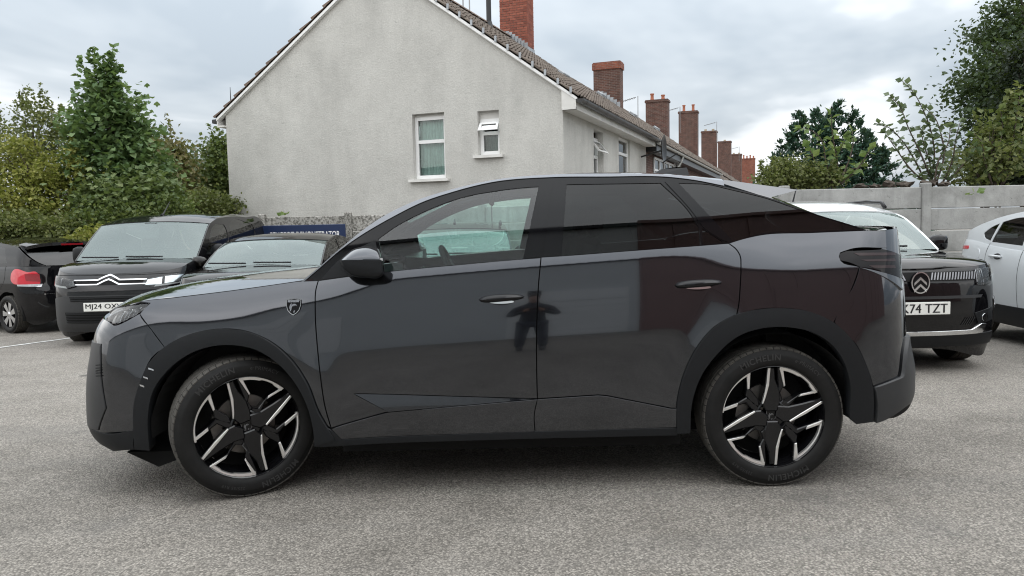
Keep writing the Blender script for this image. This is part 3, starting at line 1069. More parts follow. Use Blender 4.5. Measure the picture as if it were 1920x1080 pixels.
for c in range(nc):
    z = cz0 + c * bh + jt / 2
    half = c % 2
    for k in range(nf + half):
        x = cx0 + (k - .5 * half) * fl_
        if half and k in (0, nf):
            link('brick', me_fh, stack, (max(x, cx0) if k == 0 else x, CY - .001 * random.random(), z), (0, 0, 0), (fl_ / bl, 1, 1))
        else:
            link('brick', me_f, stack, (x + jt / 2, CY - .002 - .003 * random.random(), z), (0, 0, 0), (fl_ / bl, 1, 1))
    for k in range(ns + (1 - half)):
        y = CY + (k - .5 * (1 - half)) * sl_
        if (1 - half) and k in (0, ns):
            link('brick', me_sh, stack, (cx1 - .018, max(y, CY + .02) if k == 0 else y, z), (0, 0, 0), (1, sl_ / bl, 1))
        else:
            link('brick', me_s, stack, (cx1 - .018 + .003 * random.random(), y + jt / 2, z), (0, 0, 0), (1, sl_ / bl, 1))
# stepped lead flashing
nst = 9
for k in range(nst):
    s_ = k / nst
    x = cx0 + (cx1 - cx0) * s_
    z = az - max(0, x - ax) * abs(sr) * 1.0 + .02
    MB().box((x - .03, CY - .022, z - .10), (x + (cx1 - cx0) / nst + .01, CY - .008, z + .20)).build('lead_step', M['lead'], stack)
MB().box((cx1 + .002, CY - .02, az - (cx1 - ax) * abs(sr) - .05), (cx1 + .02, CY + cdep, az - (cx1 - ax) * abs(sr) + .18)).build('lead_apron', M['lead'], stack)
tag(link('tv_pole', MB().tube([(0, 0, 0), (0, 0, 2.2)], .02, 6).build('tmp', M['aerial']).data, house, (hg(868, 0, 5.0)[0], 5.0, hg(868, 20, 5.0)[1] - .4)), None)
tag(link('tv_pole', bpy.data.objects['tv_pole'].data, house, (hg(880, 0, 5.0)[0], 5.0, hg(880, 28, 5.0)[1] - .4)), None)
bpy.data.objects.remove(bpy.data.objects['tmp'])

# the rest of the terrace: each block a thing
def chim(parent, x, y, z0, z1, wx, wy, mat, pots, cap='plain', potm='clay_pot', top=None):
    st = MB().box((x - wx / 2, y - wy / 2, z0), (x + wx / 2, y + wy / 2, z1 - (.34 if top else .16))).build('chimney', mat, parent)
    m2 = MB().box((x - wx / 2 - .05, y - wy / 2 - .05, z1 - (.34 if top else .16)), (x + wx / 2 + .05, y + wy / 2 + .05, z1 - .05)).box((x - wx / 2 - .02, y - wy / 2 - .02, z1 - .05), (x + wx / 2 + .02, y + wy / 2 + .02, z1))
    m2.build('chimney_cap', top or mat, st)
    for k, hgt in enumerate(pots):
        xx = x - wx / 2 + wx * (k + .5) / len(pots)
        MB().lathe([(.10, z1 - .02), (.125, z1 + .05), (.105, z1 + .1), (.095, z1 + hgt - .1), (.125, z1 + hgt - .06), (.125, z1 + hgt), (.09, z1 + hgt), (.085, z1)], 14, lambda r, t, h: (xx + r * math.cos(t), y + r * math.sin(t), h)).build('chimney_pot', M[potm if (k % 2 == 0 or potm == 'clay_pot') else 'clay_pot_pale'], st, smooth=True, angle=50)
    return st
def antenna(parent, x, y, z0, z1, dirs=-1):
    mb = MB().tube([(x, y, z0), (x, y, z1)], .022, 6).tube([(x + .1 * dirs, y, z1 - .05), (x + 1.0 * dirs, y + .2, z1 - .22)], .018, 6)
    for k in range(8):
        s_ = .2 + .1 * k
        mb.tube([(x + s_ * dirs, y - .22 + .2 * s_, z1 - .05 - .17 * s_), (x + s_ * dirs, y + .22 + .2 * s_, z1 - .05 - .17 * s_)], .010, 5)
    return mb.build('antenna', M['aerial'], parent)
def c_of(px, xloc):
    lo_, hi_ = 1.0, 200.0
    for _ in range(60):
        md = (lo_ + hi_) / 2
        if hg(px, 200, md)[0] > xloc: lo_ = md
        else: hi_ = md
    return lo_
stacks = [(1141, 118, 47, 'brickwork', (), 'plain'), (1233, 188, 38, 'brickwork', (.42, .30), 'clay'), (1291, 209, 32, 'brickwork', (.5, .5), 'clay'),
          (1330, 246, 26, 'brickwork', (.18, .18), 'pale'), (1359, 265, 22, 'brickwork', (.16,), 'pale'), (1381, 289, 18, 'brickwork', (.16, .16), 'pale'), (1404, 297, 22, 'brickwork_red', (.55, .4, .5, .35), 'clay')]
prev_y = SL
labels = ['brown brick terrace with satellite dish beside the rendered house', 'terrace house whose chimney has two unequal clay pots', 'terrace house whose tall chimney has two red clay pots',
          'terrace house under the chimney with two small pale pots', 'terrace house under the chimney with one small pot', 'far terrace house with a low brown chimney', 'farthest terrace house with several red chimney pots']
for k, (px, py, wpx, mat, pots, pk) in enumerate(stacks):
    y = c_of(px, ax + .25)
    Yw = (HO + HX * ax + HY * y).y
    wx = wpx * Yw / FPX / math.cos(TH) * .98
    nxt = (c_of(stacks[k + 1][0], ax + .25) + y) / 2 + .5 if k + 1 < len(stacks) else y + 8
    blk = empty('terrace_house', HO + HY * prev_y, -TH)
    tag(blk, labels[k], 'house', 'terrace houses running away behind the end house')
    yl = lambda q: q - prev_y
    ln = nxt - prev_y
    dz = (-.10, -.5, -.35, -.4, -.6, -.6, -.7)[k]
    ex, ez = EX + .02, EZ + dz * .8
    azz = az + dz
    MB().box((LX + .3, .003, -.6), (-.02, ln - .003, eR + .1 + dz)).build('wall', M['brickwork'], blk)
    rf = MB().add([(ax, 0, azz - .02), (ex, 0, ez - .02), (ex, ln, ez - .02), (ax, ln, azz - .02), (LX, 0, ez), (LX, ln, ez)], [(0, 1, 2, 3), (0, 3, 5, 4)]).build('roof', M['roof_tile_brown'], blk, recalc=False)
    if k < 3:
        roof_slope(rf, ax, azz, ex, ez, 0, ln, 15, roll=.30 if k == 0 else .6)
    else:
        roof_slope(rf, ax, azz, ex, ez, 0, ln, 8, roll=1.2)
    gutter(blk, ex + .05, ez - .06, -.1, ln, M['gutter_grey'] if k in (0, 1) else M['gutter_black'], brackets=False)
    MB().box((0.0, .01, ez - .32), (ex - .02, ln - .01, ez - .08)).build('soffit', M['fascia_paint'] if k > 1 else M['gutter_black'], blk)
    z1 = _hit(px, py, HY, y)[2]
    st = chim(blk, ax + .25, yl(y), azz - 1.0, z1, wx, .75 if k else .62, M[mat], pots, pk, 'clay_pot' if pk == 'clay' else 'clay_pot_pale', M['brickwork_red'] if k == 0 else None)
    if k == 0:
        for q in range(8):
            s_ = q / 8
            x = ax + .25 - wx / 2 + wx * s_
            z = azz - max(0, x - ax) * abs(sr)
            MB().box((x - .03, yl(y) - .33, z - .10), (x + wx / 8, yl(y) - .312, z + .24)).build('lead_step', M['lead'], st)
    if k in (0, 1, 2, 4):
        apx, apy = ((1196, 180), (1275, 200), (1344, 228), (1386, 275))[(0, 1, 2, 4).index(k)]
        ay = y + (1.5 if k else 3)
        q = _hit(apx, apy, HY, ay)
        antenna(blk, q[0], yl(ay), q[2] - 1.6, q[2])
    # windows in the visible flank
    if k == 0:
        for (pa, pb, ya, yb) in ((1226, 1262, 296, 340), (1264, 1275, 296, 340)):
            u0, u1 = hs(pa, 300)[0], hs(pb, 300)[0]
            zz0, zz1 = hs(pa, yb)[1], hs(pa, ya)[1]
            fw = empty('window', (0, 0, 0), 0, blk)
            MB().box((-.03, yl(u0), zz0), (-.005, yl(u1), zz1)).build('pane', M['glass_dark'], fw)
            mb = MB()
            nb = 4 if pa < 1250 else 2
            for i in range(nb + 1):
                yy = yl(u0) + (yl(u1) - yl(u0)) * i / nb
                mb.box((-.004, yy - .05, zz0), (.03, yy + .05, zz1))
            for i in range(3):
                zz = zz0 + (zz1 - zz0) * i / 2
                mb.box((-.003, yl(u0), zz - .035), (.028, yl(u1), zz + .035))
            mb.build('window_frame', M['upvc'], fw)
        # satellite dish on a bracket
        q = _hit(1239, 281, HX, .55)
        V, F = [], []
        n, rr_ = 20, 5
        for i in range(rr_ + 1):
            rad = .42 * i / rr_
            for j in range(n):
                t = 2 * math.pi * j / n
                V.append((q[0] + .10 * (rad / .42) ** 2 * 1.0 + .05, yl(q[1]) - .25 + rad * math.cos(t) * .95, q[2] + rad * math.sin(t)))
        F = [(i * n + j, i * n + (j + 1) % n, (i + 1) * n + (j + 1) % n, (i + 1) * n + j) for i in range(rr_) for j in range(n)]
        ds = MB().add(V, F).build('satellite_dish', M['gutter_black'], blk, smooth=True)
        MB().tube([(0, yl(q[1]) - .25, q[2] - .2), (q[0] + .05, yl(q[1]) - .25, q[2] - .05)], .025, 6).tube([(q[0] + .1, yl(q[1]) - .25, q[2] - .4), (q[0] + .55, yl(q[1]) - .3, q[2] - .15)], .018, 6).build('dish_arm', M['gutter_black'], ds)
        # down pipe and swan neck
        q = _hit(1281, 290, HX, .4)
        MB().tube([(ex + .05, yl(q[1]), ez - .1), (ex - .05, yl(q[1]), ez - .35), (.12, yl(q[1]) - .4, ez - .75), (.10, yl(q[1]) - .4, ez - 2.6)], .045, 8).build('down_pipe', M['gutter_grey'], blk, smooth=True)
    prev_y = nxt

# ------------------------------------------------------------------ concrete panel walls
def panel_wall(name, label, p0, p1, top, ph, pitch, mat, first=0.0, nrows=7, post=.13):
    p0 = Vector(p0); p1 = Vector(p1)
    d = p1 - p0
    ln = d.length
    w = empty(name, (p0.x, p0.y, 0), math.atan2(d.y, d.x))
    tag(w, label, 'wall', 'concrete panel walls round the yard')
    n = int(math.ceil((ln - first) / pitch))
    edges = [0.0] + [first + k * pitch for k in range(n + 1) if 0 < first + k * pitch < ln] + [ln]
    mes = {}
    for i in range(len(edges) - 1):
        a, b = edges[i] + post / 2, edges[i + 1] - post / 2
        if b - a < .1:
            continue
        for r_ in range(nrows):
            z1 = top - r_ * ph; z0 = z1 - ph + .012
            key = (round(b - a, 3), r_ == nrows - 1)
            if key not in mes:
                o_ = MB().box((0, -.022, 0), (b - a, .022, ph - .012), None, .008).build('panel', mat)
                mes[key] = o_.data
                bpy.data.objects.remove(o_)
            link('panel', mes[key], w, (a, .006 * math.sin(i * 3 + r_ * 5), z0))
    po = MB().box((-post / 2, -.062, -.3), (post / 2, .062, top + .06), None, .012).build('tmp', mat)
    pm = po.data; pm.name = 'post'
    bpy.data.objects.remove(po)
    for x in edges:
        link('post', pm, w, (x, 0, 0))
    return w
YR = 11.3
wr_top = at(1600, 353.5, YR).z
xp = at(1736, 360, YR).x
xl = at(1470, 360, YR).x
YL = 14.4
wl_top = at(620, 405, YL).z
xpl = at(653, 410, YL).x
pitchR = at(1736, 360, YR).x - at(1471, 360, YR).x
panel_wall('concrete_wall', 'pale grey concrete panel wall behind the white-roofed SUV', (xl, YR, 0), (xl + pitchR * 3.2, YR, 0), wr_top, .32, pitchR, M['concrete'], first=pitchR)
panel_wall('concrete_wall', 'concrete panel wall behind the coupe, seen through its windows', (xpl + 1.66 * 1, YL, 0), (xl, YR, 0), (wr_top + wl_top) / 2, .30, 1.85, M['concrete'], first=1.0)
panel_wall('concrete_wall', 'blackened mottled concrete wall under the house gable, beside the navy sign', (xpl - 1.60 * 1.0, YL, 0), (xpl + 1.66, YL, 0), wl_top, .30, 1.60, M['concrete_old'], first=1.60)
# lone old post in the hedge
p = at(212, 432, 13.6)
tag(MB().box((p.x - .09, p.y - .08, 0), (p.x + .09, p.y + .08, p.z + .12), None, .02).build('old_post', M['concrete_old']), 'old weathered concrete post standing in the hedge behind the van', 'post')
# lumps of rubble on the right wall
for k, (px, w_, h_) in enumerate(((1612, 11, 6), (1640, 9, 5), (1668, 10, 10), (1698, 13, 9), (1742, 14, 9), (1768, 10, 6))):
    p = at(px, 350, YR + .1)
    bm = bmesh.new()
    bmesh.ops.create_icosphere(bm, subdivisions=2, radius=1)
    s_ = YR / FPX
    for v in bm.verts:
        v.co *= 1 + .55 * math.sin(v.co.x * 7 + k) * math.cos(v.co.y * 4.3 + v.co.z * 3.7 + k * 2)
        v.co = Vector((v.co.x * w_ * s_, v.co.y * .1, v.co.z * h_ * s_ * .8)) + Vector((p.x, p.y, wr_top + h_ * s_ * .35 + .02))
    me = bpy.data.meshes.new('rubble_stone'); bm.to_mesh(me); bm.free()
    me.materials.append(M['stone_rubble'])
    o = bpy.data.objects.new('rubble_stone', me); col.objects.link(o)
    tag(o, ('flat brown stone on the wall, left end of the rubble', 'small brown stone second from the left on the wall', 'tall dark stone in the middle of the rubble on the wall', 'dark stone left of the wall post and its sapling', 'broad dark stump-like stone on the post of the wall', 'low dark stone at the right end of the rubble')[k], 'stone', 'rubble lying on the pale wall')

# ------------------------------------------------------------------ sign
YS = 14.0
sx0, sx1 = at(470, 430, YS).x, at(648, 430, YS).x
sz1, sz0 = at(600, 421, YS).z, at(600, 421, YS).z - .42
sign = empty('sign', (sx0, YS, 0))
tag(sign, 'navy sign reading PEUGEOT DEMONSTRATOR against the blackened wall', 'sign')
MB().box((0, -.02, sz0), (sx1 - sx0, .01, sz1), None, .006).build('board', M['sign_navy'], sign)
for x in (.25, sx1 - sx0 - .25):
    MB().box((x - .03, .011, 0), (x + .03, .07, sz1 - .05)).build('post', M['plastic_grey'], sign)
V, F = text_mesh('PEUGEOT DEMONSTRATOR', .158, 'LEFT', 0, .0028, 1.0)
wt = max(v.x for v in V)
tx0 = at(507, 438, YS).x - sx0; tx1 = at(638, 438, YS).x - sx0
k = (tx1 - tx0) / wt
mk('lettering', [(tx0 + v.x * k, -.0235, sz1 - .185 + v.y * 1.0) for v in V], F, M['white_mark'], sign)
p = at(580, 418, 14.25)
mk('white_board', [(p.x - .13, p.y, p.z - .1), (p.x + .07, p.y, p.z - .1), (p.x + .07, p.y, p.z - .02), (p.x + .02, p.y, p.z + .06), (p.x - .02, p.y, p.z + .06), (p.x - .13, p.y, p.z - .02)] + [(p.x - .13, p.y + .03, p.z - .1), (p.x + .07, p.y + .03, p.z - .1), (p.x + .07, p.y + .03, p.z - .02), (p.x + .02, p.y + .03, p.z + .06), (p.x - .02, p.y + .03, p.z + .06), (p.x - .13, p.y + .03, p.z - .02)], [(5, 4, 3, 2, 1, 0), (6, 7, 8, 9, 10, 11), (0, 1, 7, 6), (1, 2, 8, 7), (2, 3, 9, 8), (3, 4, 10, 9), (4, 5, 11, 10), (5, 0, 6, 11)], M['white_mark'], sign)

# ------------------------------------------------------------------ workshop behind the viewer (it shows in the paintwork)
YB = -4.6
bld = empty('workshop', (0, YB, 0))
tag(bld, 'workshop with pale shutters and a dark red bay, mirrored in the car doors', 'building')
MB().box((-48, -6, 0), (2.6, 0, 5.0)).build('wall', M['grey_panel'], bld)
MB().box((2.6, -6, 0), (16, .10, 5.1)).build('wall', M['maroon_panel'], bld)
for k in range(9):
    MB().box((2.75 + k * 1.3, .10, .0), (2.83 + k * 1.3, .14, 5.1)).build('cladding_rib', M['maroon_panel'], bld)
for x0, x1, z1 in ((-12.5, -9, 3.4), (-7.8, -4.2, 3.4), (-.2, 2.1, 2.6)):
    sh = MB().box((x0, .0, 0), (x1, .05, z1)).build('shutter', M['white_panel'], bld)
    for q in range(int(z1 / .34)):
        MB().box((x0 + .05, .05, q * .34 + .03), (x1 - .05, .075, q * .34 + .31)).build('shutter_slat', M['white_panel'], sh)
MB().box((-48.2, -6, 5.0), (2.598, .2, 5.2)).build('parapet', M['plastic_grey'], bld)
MB().box((2.602, -6, 5.1), (16.2, .3, 5.3)).build('parapet', M['maroon_panel'], bld)
MB().box((-3.6, .0, 0), (-2.6, .06, 2.1)).build('door', M['white_panel'], bld)
MB().box((4.2, .10, 0), (7.6, .13, 3.2)).build('bay_door', M['maroon_panel'], bld)

# ------------------------------------------------------------------ car bodies
class Car:
    """a car body as a surface: local x along the car (nose at -x), w = distance out from its middle, z up"""
    def __init__(s, root, belt, wbelt, gtabs, xf, xr, x0f, x0r, p=2.6, tumble=(0.176, 0.30), low=None, extra=None, pr=None):
        s.root = root
        s.B = PC(belt); s.wb = PC(wbelt)
        s.g = [(gx, NC(t)) for gx, t in gtabs]
        _f1, _r1 = PC(xf), PC(xr)
        s.xf = lambda z: _f1(np.clip(z, _f1.x[0], _f1.x[-1]))
        s.xr = lambda z: _r1(np.clip(z, _r1.x[0], _r1.x[-1]))
        s.x0f, s.x0r, s.p, s.pr = x0f, x0r, p, pr or p
        s.tumble = tumble
        s.low = NC(low) if low else None
        s.extra = extra
    def S0(s, x, z):
        x = np.asarray(x, float); z = np.asarray(z, float)
        d = s.B(x) - z
        dd = np.maximum(d, 0)
        vals = [t(dd) for _, t in s.g]
        add = vals[0]
        for i in range(1, len(s.g)):
            add = add + (vals[i] - vals[i - 1]) * sstep(s.g[i - 1][0], s.g[i][0], x)
        h = np.maximum(-d, 0)
        w = s.wb(x) + add - (s.tumble[0] * h + s.tumble[1] * h * h)
        if s.low is not None:
            w = w + s.low(np.clip(z, s.low.x[0], s.low.x[-1]))
        if s.extra is not None:
            w = w + s.extra(x, z)
        return w
    def S(s, x, z):
        x = np.asarray(x, float); z = np.asarray(z, float)
        w = s.S0(x, z)
        uf = np.clip((s.x0f - x) / (s.x0f - s.xf(z)), 0, 0.9999)
        ur = np.clip((x - s.x0r) / (s.xr(z) - s.x0r), 0, 0.9999)
        return w * (1 - uf ** s.p) ** (1 / s.p) * (1 - ur ** s.pr) ** (1 / s.pr)
    def side(s, x, z):
        return x, s.S(x, z), z
    def green(s, x, z):
        """the glasshouse side, carried on smoothly a little below the belt"""
        x = np.asarray(x, float); z = np.asarray(z, float)
        h = z - s.B(x)
        w = s.wb(x) - (s.tumble[0] * h + s.tumble[1] * np.maximum(h, 0) ** 2)
        uf = np.clip((s.x0f - x) / (s.x0f - s.xf(z)), 0, 0.9999)
        ur = np.clip((x - s.x0r) / (s.xr(z) - s.x0r), 0, 0.9999)
        return x, w * (1 - uf ** s.p) ** (1 / s.p) * (1 - ur ** s.pr) ** (1 / s.pr), z
    def fy(s, y, z, end='front'):
        """distance from the middle line -> end-patch angle"""
        w0 = float(s.S0(s.x0f if end == 'front' else s.x0r, z))
        for _ in range(4):
            th = math.acos(min(1, max(0, y / w0)) ** ((s.p if end == 'front' else s.pr) / 2))
            q = (s.front if end == 'front' else s.rear)(np.array([th]), np.array([z]))
            w0 = float(s.S0(q[0], z))
        return th
    def front(s, a, z):
        a = np.asarray(a, float); z = np.asarray(z, float)
        q = 2 / s.p
        th = np.clip(a, -3, math.pi / 2)
        sg = np.sin(np.clip(th, 0, None)) ** q
        cg = np.maximum(np.cos(np.clip(th, 0, None)), 0) ** q
        x = s.x0f - (s.x0f - s.xf(z)) * sg - np.minimum(th, 0)
        return x, s.S0(x, z) * cg, z
    def rear(s, a, z):
        a = np.asarray(a, float); z = np.asarray(z, float)
        q = 2 / s.pr
        th = np.clip(a, -3, math.pi / 2)
        sg = np.sin(np.clip(th, 0, None)) ** q
        cg = np.maximum(np.cos(np.clip(th, 0, None)), 0) ** q
        x = s.x0r + (s.xr(z) - s.x0r) * sg + np.minimum(th, 0)
        return x, s.S0(x, z) * cg, z
    def fa(s, x, z):
        """side (x, z) -> front-patch angle"""
        u = (s.x0f - x) / (s.x0f - float(s.xf(z)))
        return math.asin(min(1, u) ** (s.p / 2)) if u > 0 else -(x - s.x0f)
    def ra(s, x, z):
        u = (x - s.x0r) / (float(s.xr(z)) - s.x0r)
        return math.asin(min(1, u) ** (s.pr / 2)) if u > 0 else (x - s.x0r)
    def patch(s, name, outer, mat, fn='side', sides=(-1,), parent=None, **k):
        f = {'side': s.side, 'green': s.green, 'front': s.front, 'rear': s.rear}[fn]
        out = []
        for sd in sides:
            V, F, N = patch_mesh(f, np.asarray(outer, float), flip_y=(sd > 0), **k)
            out.append(mk(name, V, F, mat, parent or s.root, normals=N))
        return out if len(sides) > 1 else out[0]
    def wrap(s, name, outer, mat, fn='front', parent=None, **k):
        """a patch whose outline ends at the middle line (angle pi/2), mirrored into one piece"""
        f = {'front': s.front, 'rear': s.rear}[fn]
        V, F, N = patch_mesh(f, np.asarray(outer, float), flip_y=False, **k)
        V2 = V * np.array([1, -1, 1]); N2 = N * np.array([1, -1, 1])
        n = len(V)
        return mk(name, np.vstack([V, V2]), list(F) + [tuple(i + n for i in q[::-1]) for q in F], mat, parent or s.root, normals=np.vstack([N, N2]))
    def top(s, name, rail, mid, mat, nu=24, nv=20, pw=2.2, parent=None, off=0.0, thick=0.0, v0=-1.0, v1=1.0, rw=None, px=2.0):
        """skin between the rail (x, z) on both sides and the middle line (x, z)"""
        r = crom(np.array(rail, float), 0.01); c = crom(np.array(mid, float), 0.01)
        def ev(A, t):
            i = t * (len(A) - 1)
            k = np.arange(len(A))
            return np.stack([np.interp(i, k, A[:, q]) for q in range(A.shape[1])], 1)
        t = np.linspace(0, 1, nu + 1)
        v = np.linspace(v0, v1, nv + 1)
        def grid(t, v):
            ra_, ca = ev(r, t), ev(c, t)
            wr = ra_[:, 2] if ra_.shape[1] > 2 else s.S(ra_[:, 0], ra_[:, 1])
            av = np.abs(v)[None, :]
            X = ca[:, :1] + (ra_[:, :1] - ca[:, :1]) * av ** px
            Z = ca[:, 1:2] + (ra_[:, 1:2] - ca[:, 1:2]) * av ** pw
            Y = wr[:, None] * v[None, :]
            return np.stack([X, Y, Z], 2)
        P = grid(t, v)
        e_ = 2e-3
        du = grid(np.clip(t + e_, 0, 1), v) - grid(np.clip(t - e_, 0, 1), v)
        dv = grid(t, v + e_) - grid(t, v - e_)
        N = np.cross(du, dv)
        N /= np.maximum(np.linalg.norm(N, axis=2), 1e-12)[..., None]
        if N[..., 2].mean() < 0:
            N = -N
        P = P + N * off
        V = P.reshape(-1, 3); NN = N.reshape(-1, 3)
        F = []
        w_ = nv + 1
        for i in range(nu):
            for j in range(nv):
                f = (i * w_ + j, (i + 1) * w_ + j, (i + 1) * w_ + j + 1, i * w_ + j + 1)
                F.append(f)
        Fa = np.array(F)
        fn_ = np.cross(V[Fa[:, 1]] - V[Fa[:, 0]], V[Fa[:, 3]] - V[Fa[:, 0]])
        flip = (fn_ * NN[Fa[:, 0]]).sum() < 0
        if flip:
            F = [f[::-1] for f in F]
        if thick:
            n = len(V)
            ring = [j for j in range(w_)] + [i * w_ + nv for i in range(1, nu + 1)] + [nu * w_ + j for j in range(nv - 1, -1, -1)] + [i * w_ for i in range(nu - 1, 0, -1)]
            m_ = len(ring)
            V = np.vstack([V, V[ring], V[ring] - NN[ring] * thick])
            cen = P.reshape(-1, 3).mean(0)
            on = V[n:n + m_] - cen
            on /= np.linalg.norm(on, axis=1)[:, None]
            NN = np.vstack([NN, on, on])
            for i in range(m_):
                j = (i + 1) % m_
                f = (n + i, n + j, n + m_ + j, n + m_ + i)
                q = np.cross(V[f[1]] - V[f[0]], V[f[3]] - V[f[0]])
                F.append(f if np.dot(q, on[i]) > 0 else f[::-1])
        return mk(name, V, F, mat, parent or s.root, normals=NN)

def wheel_fn(r, t, h):
    return (r * math.sin(t), -h, r * math.cos(t))

def tyre_parts(parent, Rt, Rr, wd, blocks=64, letters=False):
    """tyre and tread; outer face looks along -y"""
    b = wd / 2
    prof = [(Rr, b * .86), (Rr + .012, b * .97), (Rr + (Rt - Rr) * .30, b * 1.03), (Rr + (Rt - Rr) * .52, b * 1.035), (Rr + (Rt - Rr) * .66, b * 1.01),
            (Rr + (Rt - Rr) * .69, b * .985), (Rr + (Rt - Rr) * .86, b * .90), (Rr + (Rt - Rr) * .945, b * .78), (Rt - .0075, b * .60), (Rt - .006, 0), (Rt - .0075, -b * .60),
            (Rr + (Rt - Rr) * .945, -b * .78), (Rr + (Rt - Rr) * .8, -b * .95), (Rr + (Rt - Rr) * .4, -b), (Rr, -b * .85)]
    c = np.array(prof)
    c = crom(c, 0.008)
    tyre = MB().lathe([tuple(q) for q in c], 72, wheel_fn).build('tyre', M['tyre'], parent, smooth=True)
    # tread: ribs and shoulder blocks proud of the carcass
    m_ = MB()
    for (h0, h1) in ((-.50, -.27), (-.22, -.02), (.03, .23), (.28, .51)):
        V, F = [], []
        n = 96
        prof2 = [(Rt - .012, b * h0), (Rt - .001, b * h0), (Rt, b * (h0 + h1) / 2), (Rt - .001, b * h1), (Rt - .012, b * h1)]
        m_.lathe(prof2, n, wheel_fn)
    for k in range(blocks):
        t0 = 2 * math.pi * k / blocks; t1 = t0 + 2 * math.pi / blocks * .86
        for sg in (1, -1):
            ring = [(Rt - .002, .56), (Rt - .006, .70), (Rr + (Rt - Rr) * .945 + .0032, .80), (Rr + (Rt - Rr) * .87 + .004, .905), (Rr + (Rt - Rr) * .87 - .012, .87), (Rt - .02, .56)]
            sk = .02 * sg
            V = [wheel_fn(r, t + sk * (1 - h), h * b * sg) for t in (t0, (t0 + t1) / 2, t1) for r, h in ring]
            q = len(ring)
            F = []
            for i in range(2):
                for j in range(q):
                    j2 = (j + 1) % q
                    F.append((i * q + j, i * q + j2, (i + 1) * q + j2, (i + 1) * q + j))
            F += [tuple(range(q)), tuple(range(2 * q, 3 * q))]
            m_.add(V, F)
    m_.build('tread', M['tread'], tyre, smooth=True, angle=40)
    return tyre

def arc_text(mb, s, rad, deg, size, h, spacing=1.0, offset=0.004, flip=False):
    V, F = text_mesh(s, size, 'CENTER', 0.0, offset * size * 4, spacing)
    out = []
    for v in V:
        if flip:
            a = R(deg) - v.x / rad
            r = rad - v.y
        else:
            a = R(deg) + v.x / rad
            r = rad + v.y
        out.append(wheel_fn(r, a, h))
    mb.add(out, F)

